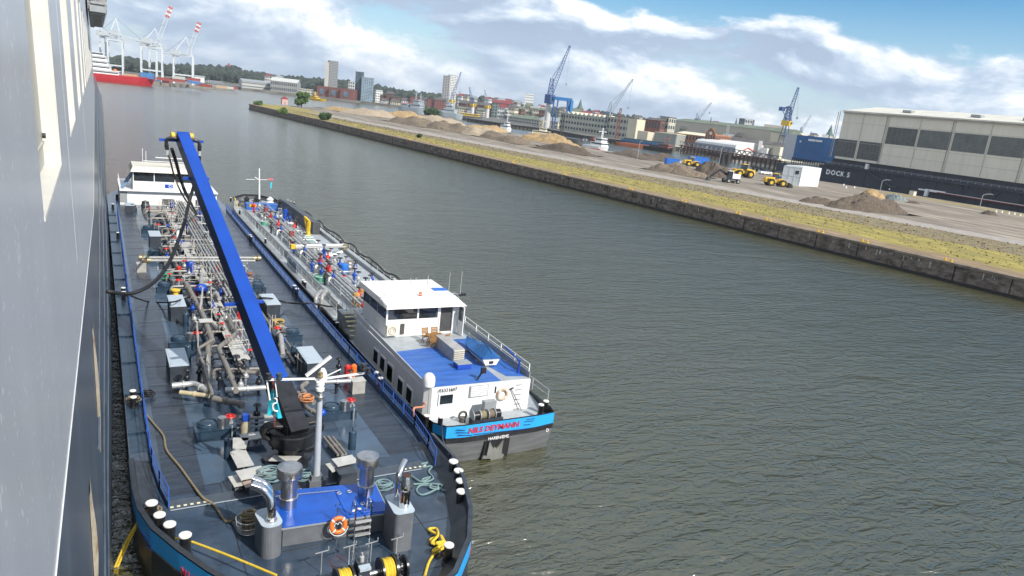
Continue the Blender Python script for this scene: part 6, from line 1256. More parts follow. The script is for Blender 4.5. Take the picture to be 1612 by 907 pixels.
p = Q('Z5', 150, 620, 2.5); m = MB(); m.lathe((p.x, p.y, D1), [(0.26, 0), (0.26, 0.45), (0.2, 0.7), (0.2, 0.75)], 14); o = part('filter_pot', m, mat('tan filter', (0.38, 0.33, 0.24), 0.5), b1); m = MB(); m.box((p.x, p.y, D1+0.95), (0.34, 0.3, 0.36)); part('blue_cap', m, royal, o)
p = Q('Z5', 835, 510, 2.9); m = MB(); m.ball(tuple(p), 0.22, 12, 8); part('blue_cap', m, royal, b1)
# green and orange gear near the manifold
for k, a_, b_, s, mm, nm in [('Z2', 585, 520, 0.45, green, 'green_cover'), ('Z2', 660, 670, 0.35, yellow, 'yellow_strap_reel'), ('Z4', 330, 380, 0.45, mat('ochre reel', (0.5, 0.33, 0.08), 0.6), 'hose_reel'), ('Z2', 1320, 520, 0.35, mat('brown cover', (0.2, 0.1, 0.08), 0.7), 'brown_cover')]:
    p = Q(k, a_, b_, D1+0.5); m = MB(); m.lathe((p.x, p.y, D1+0.05), [(s, 0), (s*1.05, 0.1), (s*0.6, 0.15), (s*0.6, 0.45), (s*1.05, 0.5), (s, 0.6), (0.02, 0.62)], 16); part(nm, m, mm, b1)
for k, a_, b_, r in [('Z5', 700, 400, 0.42)]:
    p = Q(k, a_, b_, 2.7); m = MB()
    for j in range(9): m.torus((p.x+rnd.uniform(-.1, .1), p.y+rnd.uniform(-.12, .12), 2.7+0.03*j), r*rnd.uniform(0.6, 1), 0.03, n=14, m=4)
    part('orange_hose_coil', m, mat('orange hose', (0.5, 0.2, 0.08), 0.7), b1)
# white catwalk railings and stairs amid the pipes
wr = mat('off white rail paint', (0.42, 0.40, 0.36), 0.45, var=0.06)
for (a, b_) in [((7.2, 46), (7.2, 56)), ((8.2, 46), (8.2, 56)), ((7.0, 64), (7.0, 78)), ((8.1, 64), (8.1, 78)), ((7.0, 84), (7.0, 101)), ((8.1, 84), (8.1, 101)), ((6.0, 63), (10.2, 63)), ((6.0, 76.5), (10.2, 76.5)), ((5.0, 99), (10.4, 99))]:
    railing([(*a, 2.5), (*b_, 2.5)], 1.0, wr, b1, meshy=False, step=2.4, t=0.036)
for y0_ in (45, 63, 83): m = MB(); m.b2(7.2, 8.15, y0_, y0_+(13 if y0_ == 45 else 17), 2.45, 2.52); part('catwalk_plate', m, alu, b1)
def stair(a, b_, w=0.7, n_=6, m_=wr, par=None):
    a = Vector(a); b_ = Vector(b_); d = (b_-a); s_ = Vector((-d.y, d.x, 0)).normalized()*(w/2); m = MB(); m.bar(a+s_, b_+s_, 0.06, 0.16); m.bar(a-s_, b_-s_, 0.06, 0.16); o = part('steps', m, m_, par or b1)
    for k in range(n_): c_ = a+d*((k+0.5)/n_); m = MB(); m.bar(c_+s_, c_-s_, 0.2, 0.03); part('tread', m, alu, o)
p1 = Q('Z3', 930, 140, 3.1); stair(tuple(Q('Z3', 1065, 250, D1)), (p1.x+0.3, p1.y, 3.1)); stair(tuple(Q('Z3', 840, 225, D1)), (p1.x-0.3, p1.y, 3.1)); m = MB(); m.box(tuple(p1), (0.9, 0.7, 0.06)); part('landing', m, alu, b1)
p2 = Q('Z2', 760, 530, 3.1); stair(tuple(Q('Z2', 680, 600, D1)), tuple(p2)); p3 = Q('Z2', 640, 240, 3.1); stair(tuple(Q('Z2', 580, 310, D1)), tuple(p3)); stair(tuple(Q('Z1', 450, 820, D1)), tuple(Q('Z1', 530, 760, 3.0)))
for (a, b_) in [(Q('Z3', 880, 130, 2.2), Q('Z3', 900, -40, 2.2)), (Q('Z3', 980, 130, 2.2), Q('Z3', 975, -40, 2.2)), (Q('Z3', 970, 740, 2.2), Q('Z3', 940, 600, 2.2)), (Q('Z3', 860, 400, 2.2), Q('Z3', 850, 300, 2.2))]: railing([tuple(a), tuple(b_)], 1.1, wr, b1, meshy=False, step=1.2, t=0.05)
for (k, pts) in [('Z3', [(1330, 240), (1330, 310), (1180, 325)]), ('Z3', [(1350, 350), (1090, 375)]), ('Z4', [(255, 360), (255, 480)]), ('Z4', [(480, 680), (545, 740)])]: pipe([Q(k, a, b_, 2.9) for a, b_ in pts], 0.04, wr, fl=False, name='guard_rail')
m = MB()
for (k, a_, b_) in [('Z4', 275, 420), ('Z4', 300, 420), ('Z4', 500, 780), ('Z4', 535, 790), ('Z3', 1330, 290)]: p = Q(k, a_, b_, 2.3); m.bar((p.x, p.y, D1), (p.x, p.y, D1+1.2), 0.05)
part('guard_posts', m, wr, b1)
# aluminium gangway plates round the crane foot
gp_ = [Q('Z5', 330, 700, 2.4), Q('Z5', 110, 735, 2.4), Q('Z6', 190, 110, 2.4), Q('Z6', 265, 250, 2.4)]
for i in range(3):
    a, b_ = gp_[i], gp_[i+1]; m = MB(); m.bar((a.x, a.y, 2.4), (b_.x, b_.y, 2.4), 0.75, 0.05); part('gangway_plate', m, alu, b1)
    m = MB(); [m.bar((q.x, q.y, D1), (q.x, q.y, 2.4), 0.06) for q in (a+(b_-a)*0.2, a+(b_-a)*0.8)]; part('gangway_leg', m, galv, b1)
for k, a_, b_, w_, l_, z, mm in [('Z6', 315, 310, 1.15, 0.85, 2.75, alu), ('Z6', 180, 380, 0.45, 0.95, 2.45, alu), ('Z6', 460, 310, 0.4, 0.7, 2.6, alu), ('Z6', 1150, 200, 1.05, 0.75, 2.7, alu), ('Z6', 1035, 260, 0.35, 0.8, 2.5, alu), ('Z6', 330, 400, 0.8, 0.5, 2.5, mat('pinkish plate', (0.42, 0.33, 0.28), 0.6))]:
    p = Q(k, a_, b_, z); m = MB(); m.box((p.x, p.y, z), (w_, l_, 0.05), 0.12); o = part('deck_plate', m, mm, b1); m = MB(); m.box((p.x, p.y, (D1+z)/2), (w_*0.5, l_*0.5, z-D1-0.05), 0.12); part('plate_support', m, cg, o)
p = Q('Z6', 1160, 300, 2.5); m = MB(); m.box((p.x, p.y, 2.3), (0.85, 0.75, 0.6)); part('pump_box', m, greybox, b1)

# mast with cross yard and radar scanner
p = G(497.5, 762, D1+0.3); mx_, my = p.x, p.y; mastg = mat('mast pale grey', (0.40, 0.43, 0.46), 0.4, var=0.05)
m = MB(); m.box((mx_, my, D1+0.3), (0.75, 0.6, 0.6)); m.box((mx_, my, D1+0.65), (0.62, 0.5, 0.25), top=0.8); part('mast_base', m, cg, b1)
zt_ = PY(498, 590, my).z
m = MB(); m.tube([(mx_, my, D1+0.6), (mx_-0.03, my, zt_)], [0.165, 0.12], 4 if False else 14); ms = part('mast', m, mastg, b1)
for (pp, qq, r) in [((332, 215), (770, 205), 0.04), ((770, 215), (1215, 155), 0.038), ((800, 215), (1000, 120), 0.02)]:
    a = QY('Z5', *pp, my); b_ = QY('Z5', *qq, my); m = MB(); m.bar(tuple(a), tuple(b_), r*2, r*2); part('yard_arm', m, white, ms)
a = QY('Z5', 690, 180, my); b_ = QY('Z5', 912, 6, my); m = MB(); m.bar(tuple(a), tuple(b_), 0.15, 0.11); ra = part('radar_scanner', m, white, ms); c_ = (Vector(a)+Vector(b_))/2
m = MB(); m.lathe((c_.x+0.2, c_.y, c_.z-0.75), [(0.08, 0), (0.2, 0.08), (0.21, 0.3), (0.15, 0.5), (0.08, 0.62)], 14); part('scanner_housing', m, white, ra)
for (u, v, s, mm) in [(820, 170, 0.12, mat('brass lamp', (0.4, 0.3, 0.15), 0.35, 0.7)), (815, 270, 0.2, white), (815, 345, 0.2, steel), (355, 185, 0.13, black), (450, 185, 0.14, steelblue), (1205, 100, 0.16, black), (1245, 130, 0.12, black)]:
    q = QY('Z5', u, v, my-0.15); m = MB(); m.lathe(tuple(q-Vector((0, 0, s))), [(s, 0), (s, s*0.6), (s*0.6, s), (s, s*1.3), (s*0.9, s*2)], 10); part('signal_lamp', m, mm, ms)
m = MB(); a = QY('Z5', 340, 225, my); m.bar(tuple(a), (a.x+0.15, a.y, a.z-0.9), 0.06); a = QY('Z5', 415, 235, my); m.bar(tuple(a), (a.x+0.1, a.y, a.z-0.7), 0.04); part('hanger', m, white, ms)
# turquoise flag
fp = [(395, 250), (345, 520), (480, 565), (430, 400)]; y_ = my+0.6; m = MB(); A = QY('Z5', 392, 300, y_); rows_ = []
for j in range(9):
    t_ = j/8; l_ = QY('Z5', 385-45*t_, 300+225*t_, y_); r2 = QY('Z5', 405+78*t_, 300+265*t_, y_); row = []
    for i in range(7): q = l_+(r2-l_)*(i/6); row.append((q.x, q.y+0.12*math.sin(i*1.7+j*0.5), q.z))
    rows_.append(row)
m.loft(rows_, closed=False, smooth=True); fo = solo('flag', m, teal, 'turquoise pennant with a white loop hanging below the mast of the near barge', 'flag', loc=tuple(A))
m = MB(); cc_ = [(408, 380), (428, 390), (425, 420), (400, 430), (392, 460), (408, 490), (440, 495)]; m.tube(catmull([QY('Z5', a_, b_, y_-0.16) for a_, b_ in cc_], 4), 0.035, 6); lo = part('white_loop', m, white, fo)
m = MB(); a = QY('Z5', 392, 180, y_); b_ = QY('Z5', 410, 640, y_); m.bar(tuple(a), tuple(b_), 0.04); part('flag_staff', m, darkred, b1)

# slewing crane with its long blue boom
fx, fy = 7.95, 32.6; ck = mat('crane base black', (0.016, 0.017, 0.02), 0.3, var=0.3)
m = MB(); m.lathe((fx, fy, D1), [(1.0, 0), (1.0, 0.1), (0.62, 0.14), (0.72, 0.75), (1.12, 0.82), (1.12, 1.4), (1.06, 1.45)], 28); cr = part('crane', m, ck, b1)
for a_ in (0.3, 1.9, 3.4, 4.9): m = MB(); m.box((fx+1.05*math.cos(a_), fy+1.05*math.sin(a_), D1+0.12), (0.8, 0.45, 0.22), a_); part('foot_pad', m, ck, cr)
m = MB(); m.prism([(fx-1.25, fy-0.75), (fx-0.1, fy-1.25), (fx+0.3, fy-0.8), (fx-0.9, fy-0.3)], D1+0.3, D1+0.34); part('foot_plate', m, alu, cr)
piv = PY(467, 655, fy); piv = Vector((fx-0.1, fy, max(3.6, piv.z))); tip = Vector((4.62, 49.63, 16.0)); tip = PY(286.5, 214, 49.6); dr = (tip-piv).normalized(); sd = dr.cross(Vector((0, 0, 1))).normalized(); uu = sd.cross(dr)
m = MB(); m.box((fx, fy, 3.6), (1.1, 1.3, 0.7), R_(12)); m.bar(Vector((fx+0.1, fy-0.6, 3.4)), piv+dr*2.0, 0.95, 1.1); part('slewing_head', m, ck, cr)
def boombox(m, p, q, w0, h0, w1, h1):
    vs = [];
    for c_, w_, h_ in ((p, w0, h0), (q, w1, h1)):
        for a, b_ in ((-1, -1), (1, -1), (1, 1), (-1, 1)): vs.append(c_+sd*(a*w_/2)+uu*(b_*h_/2))
    m.add(vs, [(0, 1, 2, 3), (7, 6, 5, 4), (1, 0, 4, 5), (2, 1, 5, 6), (3, 2, 6, 7), (0, 3, 7, 4)])
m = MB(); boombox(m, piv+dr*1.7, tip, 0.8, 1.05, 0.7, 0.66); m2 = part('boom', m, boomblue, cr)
q_ = MB(); vs = []  # thin navy sheet: the shade on the boom's left side, painted in
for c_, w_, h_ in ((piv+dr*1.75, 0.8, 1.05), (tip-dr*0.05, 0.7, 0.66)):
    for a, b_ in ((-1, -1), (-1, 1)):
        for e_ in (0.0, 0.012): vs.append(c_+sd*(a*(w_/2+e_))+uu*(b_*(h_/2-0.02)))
q_.add(vs, [(1, 3, 7, 5), (0, 4, 6, 2), (0, 1, 5, 4), (2, 6, 7, 3), (0, 2, 3, 1), (4, 5, 7, 6)]); part('boom_side_shade', q_, mat('boom side painted shade', (0.008, 0.018, 0.06), 0.4, var=0.1), cr)
for me_ in (m2.data,): 
    import bmesh; bm = bmesh.new(); bm.from_mesh(me_); bmesh.ops.recalc_face_normals(bm, faces=bm.faces); bm.to_mesh(me_); bm.free()
m = MB(); boombox(m, piv+dr*1.72-uu*0.62, piv+dr*11-uu*0.47, 0.5, 0.14, 0.5, 0.14); part('boom_keel', m, black, cr)
m = MB(); m.tube([piv-uu*0.5+dr*0.3, piv+dr*6.5-uu*0.95, ], 0.16, 10); m.tube([piv-uu*1.0+dr*0.2+sd*0.1, piv+dr*7-uu*0.6], 0.1, 8); part('luffing_cylinder', m, ck, cr)
for (q, w_) in [(0.995, 2.6), (0.83, 1.5), (0.36, 2.1)]: m = MB(); c_ = piv+(tip-piv)*q-uu*0.3; m.bar(c_-sd*w_/2, c_+sd*w_/2, 0.16, 0.16); part('cross_arm', m, royal, cr)
ty = tip.y
for s_, ep in ((-1, [(668, 104), (612, 98), (580, 118), (578, 160), (584, 205)]), (1, [(790, 118), (835, 118), (865, 135), (874, 170), (872, 215)])):
    m = MB(); c_ = tip+sd*s_*0.55; m.tube([c_-sd*0.1, c_+sd*0.1], 0.2, 14); part('tip_sheave', m, yellow, cr)
    pts = [QY('Z1', a_, b_, ty-0.25) for a_, b_ in ep]; m = MB(); m.tube(catmull(pts, 5), 0.1, 10); [m.torus(tuple(pts[3]+(pts[4]-pts[3])*(0.3*k)), 0.11, 0.035, 'Z', 12, 5) for k in range(3)]; part('elbow_joint', m, ck, cr)
    m = MB(); m.tube([pts[4], pts[4]-Vector((0, 0, 0.3))], 0.11, 12); part('coupling', m, galv, cr)
# black bundled hoses looped at the crane foot
for k, a_, b_, rr in [('Z5', 355, 700, 0.42), ('Z5', 850, 640, 0.5)]:
    p = QY(k, a_, b_, fy-0.2); m = MB(); 
    sg_ = -1 if k == 'Z5' and a_ < 500 else 1
    for j in range(3): m.tube(catmull([(fx+sg_*0.5, p.y+0.2*j, p.z+0.3), (fx+sg_*1.1, p.y+0.2*j, p.z+0.34), (fx+sg_*1.42, p.y+0.2*j, p.z+0.02), (fx+sg_*1.1, p.y+0.2*j, p.z-0.3), (fx+sg_*0.6, p.y+0.2*j, p.z-0.36)], 5), 0.12, 10)
    part('hose_loop', m, rubber, cr)
# hoses: first from the boom tip down to the deck, and the one into the ship
def hose(pts, r, m_, label, name='hose', cat='hose', k=8): 
    m = MB(); m.tube(catmull(pts, k), r, 8); return solo(name, m, m_, label, cat, loc=tuple(pts[0]))
L0 = QY('Z1', 626, 195, ty-0.1); R0_ = QY('Z1', 872, 225, ty-0.25)
hose([L0, QY('Z1', 660, 300, ty+0.7), QY('Z1', 710, 480, ty+3), QY('Z1', 765, 620, ty+7), Q('Z1', 850, 780, 2.4)], 0.11, rubber, 'thick black hose hanging from the left side of the boom tip to the deck')
hose([QY('Z1', 588, 225, ty-0.25), QY('Z1', 612, 300, ty+0.3), QY('Z1', 650, 440, ty+2.5), QY('Z1', 730, 620, ty+6), Q('Z1', 850, 800, 2.5)], 0.06, mat('brown hose', (0.16, 0.12, 0.08), 0.6), 'thinner brown hose hanging beside the black one from the boom tip')
hp = [R0_, QY('Z1', 860, 400, ty+0.6), QY('Z1', 800, 600, ty+1), QY('Z1', 755, 780, ty), QY('Z2', 740, 60, ty-1.5), QY('Z2', 620, 380, 45), QY('Z2', 500, 560, 43), QY('Z2', 360, 660, 42), QY('Z2', 230, 695, 41.5), QY('Z2', 90, 680, 41), QY('Z2', 40, 672, 41)]
hose(hp, 0.105, rubber, 'long black bunker hose sagging from the boom tip across the rail into the ship side', 'bunker_hose')
hose([QY('Z2', 250, 708, 43), Q('Z2', 400, 762, 2.3), Q('Z2', 540, 772, 2.3), QY('Z2', 650, 765, 54.5), Q('Z2', 740, 735, 2.8), Q('Z2', 830, 715, 2.6)], 0.06, rubber, 'thin black hose snaking over the second grey locker on the near barge')
hose([Q('Z4', 160, 165, 3.3), Q('Z4', 260, 170, 3.3), Q('Z4', 400, 205, 2.4), Q('Z4', 520, 215, 2.6), QY('Z4', 640, 215, 56), QY('Z4', 800, 243, 57), QY('Z4', 930, 238, 58.5)], 0.07, rubber, 'black hose running from the near barge over the gap to the far barge', 'transfer_hose')
hose([Q('Z7', 400, 75, 2.06), Q('Z7', 470, 160, 2.06), Q('Z7', 550, 260, 2.06), Q('Z7', 580, 390, 2.06), Q('Z7', 700, 540, 2.06), Q('Z7', 800, 680, 2.06), Q('Z7', 900, 810, 2.12), Q('Z8', 1000, 270, 2.06), Q('Z8', 1090, 400, 2.06), Q('Z8', 1160, 415, 2.1), Q('Z8', 1220, 370, 2.5)], 0.055, rope_t, 'long grey brown mooring rope lying along the left deck of the near barge', 'mooring_rope', 'rope')
hose([Q('Z8', 385, 335, 2.6), G(200, 850, 1.2), G(176, 905, -0.3), G(170, 925, -0.3)], 0.045, rope_y, 'yellow mooring rope going down beside the ship from the left bow bollard, left strand', 'mooring_rope', 'rope')
hose([Q('Z8', 380, 345, 2.5), G(205, 848, 1.2), G(180, 905, -0.3), G(174, 925, -0.3)], 0.045, rope_y, 'yellow mooring rope going down beside the ship from the left bow bollard, right strand', 'mooring_rope', 'rope')
hose([Q('Z8', 550, 520, 2.4), Q('Z8', 570, 555, 2.3), Q('Z8', 690, 575, 2.3)], 0.04, rope_y, 'short yellow rope looped between the left bow bollards', 'mooring_rope', 'rope')
hose([Q('Z8', 805, 600, 2.5), Q('Z8', 1150, 730, 2.6), Q('Z8', 1560, 900, 2.7)], 0.045, rope_y, 'yellow rope stretched from the fourth left bollard towards the winch', 'mooring_rope', 'rope')
hose([Q('K5', 455, 905, 2.05), Q('K5', 480, 820, 2.05), Q('K5', 520, 760, 2.05), Q('K5', 580, 715, 2.1), Q('K5', 540, 700, 2.1), Q('K5', 490, 670, 2.1), Q('K5', 540, 640, 2.1), Q('K5', 480, 600, 2.1), Q('K5', 530, 595, 2.1), Q('K5', 540, 640, 2.2), Q('K5', 500, 690, 2.2), Q('K5', 570, 690, 2.2), Q('K5', 560, 640, 2.2), Q('K5', 580, 690, 2.2), Q('K5', 520, 730, 2.2), Q('K5', 510, 745, 2.2), Q('K5', 580, 720, 2.2), Q('K5', 530, 690, 2.25), Q('K5', 590, 680, 2.2)], 0.055, rope_y, 'tangled yellow rope heaped beside the single right bow bollard', 'rope_heap', 'rope', 6)
def coil(c, r, n_, m_, label, name='rope_coil', seed=1, tube=0.03, z=2.05, tail=None):
    rd = random.Random(seed); pts = []
    for i in range(n_*10): a = i*0.63; rr = r*(0.75+0.25*math.sin(i*0.37+rd.uniform(-.3, .3))); pts.append(Vector((c.x+rr*math.cos(a)+0.12*r*math.sin(i*0.11), c.y+rr*0.8*math.sin(a)+0.12*r*math.cos(i*0.17), z+0.012*i/2+rd.uniform(0, 0.01))))
    if tail: pts = pts+tail
    m = MB(); m.tube(catmull(pts, 2), tube, 6); return solo(name, m, m_, label, 'rope', loc=(c.x, c.y, z))
hose([Q('K5', 430, 170, 2.05), Q('K5', 470, 160, 2.05), Q('K5', 440, 190, 2.05), Q('K5', 500, 185, 2.05), Q('K5', 480, 220, 2.05), Q('K5', 510, 265, 2.05), Q('K5', 450, 290, 2.05), Q('K5', 440, 270, 2.05), Q('K5', 490, 255, 2.1), Q('K5', 430, 285, 2.1), Q('K5', 350, 235, 2.05)], 0.045, rope_g, 'pale green rope lying in loops at the foot of the right railing', 'loose_rope', 'rope', 6)
hose([Q('K5', 380, 303, 2.05), Q('K5', 440, 300, 2.05), Q('K5', 560, 305, 2.05), Q('K5', 550, 335, 2.05), Q('K5', 490, 325, 2.1), Q('K5', 500, 300, 2.1), Q('K5', 540, 310, 2.12), Q('K5', 530, 335, 2.1), Q('K5', 440, 372, 2.05), Q('K5', 400, 345, 2.05), Q('K5', 430, 310, 2.05), Q('K5', 520, 320, 2.1), Q('K5', 590, 345, 2.05), Q('K5', 615, 330, 2.05)], 0.045, rope_g, 'pale green rope in wide loops beside the right bow bollards', 'loose_rope', 'rope', 6)
coil(Q('Z6', 470, 380, 2.4), 0.55, 9, rope_g, 'pale green rope coil hung behind the left exhaust stack', seed=3, z=2.45); coil(Q('Z6', 790, 370, 2.4), 0.42, 7, rope_g, 'pale green rope coil between the left stack and the mast', seed=4, z=2.45); coil(Q('K5', 185, 335, 2.3), 0.42, 6, rope_g, 'pale green rope coil hanging right of the blue casing', seed=5, z=2.35)
coil(Q('Z3', 420, 815, 2.05), 0.3, 6, rubber, 'small black rope coil on the deck beside the left rail', seed=6); coil(Q('Z3', 283, 850, 2.2), 0.36, 5, rope_t, 'tan rope wound round the foot of the double left bollards', seed=8, z=2.1, tube=0.04); coil(Q('Z8', 445, 320, 2.3), 0.36, 4, rope_t, 'tan rope wound round the first left bow bollard', seed=9, z=2.2, tube=0.04)
m = MB(); m.tube([PX(180, 240, 0.9)+Vector((0, 0, 0)), PY(210, 262, 104)], 0.02, 4) 
# wire basket with rope
p = Q('Z8', 1310, 500, 2.0); bk = thing('rope_basket', 'round wire basket full of tan rope beside the left vent housing', 'basket', (p.x, p.y, D1)); m = MB()
for z, r in ((0.05, 0.42), (0.3, 0.46), (0.6, 0.5)): m.torus((p.x, p.y, D1+z), r, 0.02, n=24, m=5)
for k in range(16): a_ = k*0.3927; m.bar((p.x+0.42*math.cos(a_), p.y+0.42*math.sin(a_), D1+0.03), (p.x+0.5*math.cos(a_), p.y+0.5*math.sin(a_), D1+0.62), 0.02)
part('wire_frame', m, galv, bk); m = MB(); m.lathe((p.x, p.y, D1), [(0.4, 0.02), (0.4, 0.05)], 16); part('bottom', m, galv, bk); coil(p, 0.3, 14, rope_t, 'heap of tan rope inside the round wire basket', seed=12, tube=0.045, z=2.08)
p = Q('Z6', 215, 445, 2.0); coil(p, 0.2, 6, rope_t, 'small brown rope coil by the tilted aluminium plate', seed=13, z=2.05)
# orange lifebuoy
p = QY('Z6', 1093, 775, y0_:=fr[1]-0.2); lb = thing('lifebuoy', 'orange lifebuoy with white bands hanging on the front of the blue engine casing', 'lifebuoy', tuple(p)); tilt = Matrix.Rotation(R_(-18), 4, 'X')
def tor(R, r, n=32, m_=10, a0=0, a1=2*math.pi):
    mb = MB(); rows = []
    for i in range(n+1): t_ = a0+(a1-a0)*i/n; rows.append([((R+r*math.cos(q))*math.cos(t_), r*0.75*math.sin(q), (R+r*math.cos(q))*math.sin(t_)) for q in [2*math.pi*k/m_ for k in range(m_)]])
    mb.loft(rows, True, smooth=True); return mb
Mx = Matrix.Translation(p) @ tilt @ Matrix.Scale(0.78, 4)
part('ring', place(tor(0.36, 0.115), Mx), orange, lb)
for k in range(4): a_ = math.pi/4+k*math.pi/2; part('white_band', place(tor(0.36, 0.119, 4, 10, a_-0.09, a_+0.09), Mx), white, lb)
m = MB(); m.tube(catmull([Mx @ Vector((0.5*math.cos(a), -0.05, 0.5*math.sin(a)-0.04)) for a in [3.3, 3.7, 4.2, 4.71, 5.2, 5.7, 6.1]], 3), 0.014, 5); m.tube(catmull([Mx @ Vector((x, 0.1, z)) for x, z in [(-0.22, -0.1), (-0.1, 0.1), (0, 0), (0.1, 0.12), (0.22, -0.05)]], 3), 0.014, 5); part('grab_line', m, white, lb)
m = MB(); m.bar((p.x, p.y+0.15, D1), (p.x-0.03, p.y+0.15, p.z+0.75), 0.04); m.torus((p.x-0.03, p.y+0.15, p.z+0.8), 0.1, 0.02, 'Y', 8, 4, 0.5); part('lifebuoy_bracket', m, steelblue, b1)
# anchor winch with yellow rope drums
wy = Q('K6', 700, 640, 2.7).y; wz = D1+0.5; xs = [Q('K6', a_, 640, 2.6).x for a_ in (320, 440, 530, 600, 690, 780, 850, 910, 980, 1040, 1100)]
m = MB(); m.b2(xs[0]-1.2, xs[-1]+0.1, wy-0.6, wy+0.75, D1, D1+0.06); wn = part('winch', m, mat('winch bed dark', (0.035, 0.038, 0.045), 0.4, var=0.2), b1)
def drum(x0, x1, r, rope=None):
    m = MB(); m.tube([(x0, wy, wz), (x1, wy, wz)], r*0.45, 16); d_ = part('drum', m, ck, wn)
    for x in (x0, x1): m = MB(); m.tube([(x-0.04, wy, wz), (x+0.04, wy, wz)], r, 24); part('drum_flange', m, ck, wn)
    if rope:
        k = int((x1-x0)/0.075)
        for j in range(k): m = MB(); m.torus((x0+0.06+j*(x1-x0-0.1)/k, wy, wz), r*(0.78+0.05*math.sin(j*2.1)), 0.045, 'X', 20, 6); part('rope_turn', m, rope, wn)
drum(xs[1]+0.05, xs[2]+0.25, 0.48, rope_y); drum(xs[5]+0.35, xs[7]+0.35, 0.52, rope_y); drum(xs[3], xs[3]+0.18, 0.4); drum(xs[9]-0.1, xs[10], 0.42); drum(xs[0]-0.5, xs[0]-0.1, 0.36)
m = MB(); m.box(((xs[4]+xs[3])/2+0.15, wy, wz+0.15), (0.55, 0.75, 0.9), top=0.7); gb_ = part('gearbox', m, greybox, wn); m = MB(); m.box(((xs[4]+xs[3])/2+0.15, wy-0.3, wz+0.55), (0.42, 0.25, 0.12)); part('gearbox_lid', m, lidgrey, gb_); m = MB(); m.lathe(((xs[4]+xs[3])/2+0.15, wy+0.05, wz+0.6), [(0.09, 0), (0.09, 0.2), (0.04, 0.22), (0.04, 0.35)], 10); part('filler', m, galv, gb_)
m = MB(); m.tube([(xs[0]-0.6, wy, wz), (xs[10]+0.1, wy, wz)], 0.09, 10); part('winch_shaft', m, steel, wn)
m = MB()
for j in range(11): m.torus((xs[10]-0.25, wy+0.43*math.cos(j*0.6), wz+0.43*math.sin(j*0.6)), 0.07, 0.022, 'X' if j % 2 else 'Y', 8, 4)
part('chain', m, ck, wn)
for (a_, b_, h_) in [(355, 560, 0.9), (590, 490, 0.8), (775, 460, 0.8), (990, 430, 0.85)]:
    p = Q('K6', a_, b_, D1+0.5); m = MB(); m.bar((p.x, p.y, D1), (p.x, p.y, D1+h_), 0.03); m.bar((p.x-0.25, p.y, D1+h_), (p.x+0.25, p.y, D1+h_+0.04), 0.03); m.bar((p.x+0.25, p.y, D1+h_+0.04), (p.x+0.25, p.y, D1+h_+0.2), 0.03); part('brake_lever', m, galv, b1)
# letters along the bow band
def lettersalong(txt, pts, size, m_, par, side=1, navy_lines=None):
    P_ = [Vector(p) for p in pts]; cum = [0]
    for a, b_ in zip(P_, P_[1:]): cum.append(cum[-1]+(b_-a).length)
    for i, ch_ in enumerate(txt):
        if ch_ == ' ': continue
        s_ = (i+0.5)*size*0.72
        for j in range(len(P_)-1):
            if cum[j] <= s_ <= cum[j+1]:
                t_ = (P_[j+1]-P_[j]).normalized(); o = P_[j]+t_*(s_-cum[j]); mm = frame(o+t_.cross(Vector((0, 0, 1)))*0.045, t_); tb = place(text_mb(ch_, size, 0.02, 0.0, 1, 0.01), mm); part('letter', tb, m_, par); break
up_l = [i for i in range(len(out)) if 21 < out[i][1] < 27.5 and out[i][0] < 5]
lp = [(out[i][0], out[i][1], 2.2) for i in up_l]; lettersalong('MICHAEL', [Vector(lp[1]).lerp(Vector(lp[2]), 0.1)]+[Vector(q) for q in lp[2:]]+[Vector((4.2, 21.7, 2.2)), Vector((5.8, 20.0, 2.2))], 0.42, redpaint, b1)
rp = [(p[0], p[1], 2.2) for p in out if p[0] > 11 and 20 < p[1] < 29.5]; lettersalong('MICHAEL DEYMANN', rp[1:], 0.4, redpaint, b1)
def stripes(pts, zs, m_, par):
    for z in zs: m = MB(); m.tube([(p[0], p[1], z) for p in pts], 0.022, 4); part('band_line', m, m_, par)
q1 = [Vector((*offs(out, 0.045*sgn)[i], 2.2)) for i in (6, 7)]; a, b_ = q1
for k, (s0, s1) in enumerate([(-.35, 0.05), (-.25, 0.05), (-.15, 0.1)]): stripes([a+(b_-a)*s0, a+(b_-a)*s1], [2.45-0.22*k], npaint, b1)
# wheelhouse at the far end
HY = 105.0; hx0, hx1 = 2.36, 14.1
m = MB(); m.b2(hx0, hx1, HY, HY+10, D1, 3.0); m.b2(hx0, hx1, HY, HY+10, 3.0, 3.85); sp = part('deckhouse', m, white, b1)
for x in (7.3, 11.4): m = MB(); m.b2(x, x+1.4, HY-0.04, HY+0.02, 2.1, 2.9); part('door_opening', m, mat('dark opening', (0.06, 0.06, 0.06), 0.7), sp)
m = MB(); m.b2(hx0-0.05, hx1+0.1, HY-0.5, HY+10, 3.85, 3.95); part('deck_edge', m, white, sp)
m = MB(); m.b2(3.9, 11.5, HY+0.3, HY+6, 3.95, 5.1); wh = part('wheelhouse', m, white, b1); m = MB(); m.b2(3.95, 11.45, HY+0.35, HY+5.9, 5.1, 6.35); part('wheelhouse_glass', m, glass, wh)
for x in (3.95, 6.4, 8.9, 11.4): m = MB(); m.b2(x-0.05, x+0.05, HY+0.3, HY+0.36, 5.1, 6.35); part('mullion', m, white, wh)
m = MB(); m.add([(3.6, HY-0.2, 6.35), (11.8, HY-0.2, 6.35), (11.8, HY+6.5, 6.35), (3.6, HY+6.5, 6.35), (3.9, HY+0.2, 6.95), (11.5, HY+0.2, 6.95), (11.5, HY+6.2, 6.95), (3.9, HY+6.2, 6.95)], [(3, 2, 1, 0), (4, 5, 6, 7), (0, 1, 5, 4), (1, 2, 6, 5), (2, 3, 7, 6), (3, 0, 4, 7)]); part('wheelhouse_roof', m, cream, wh)
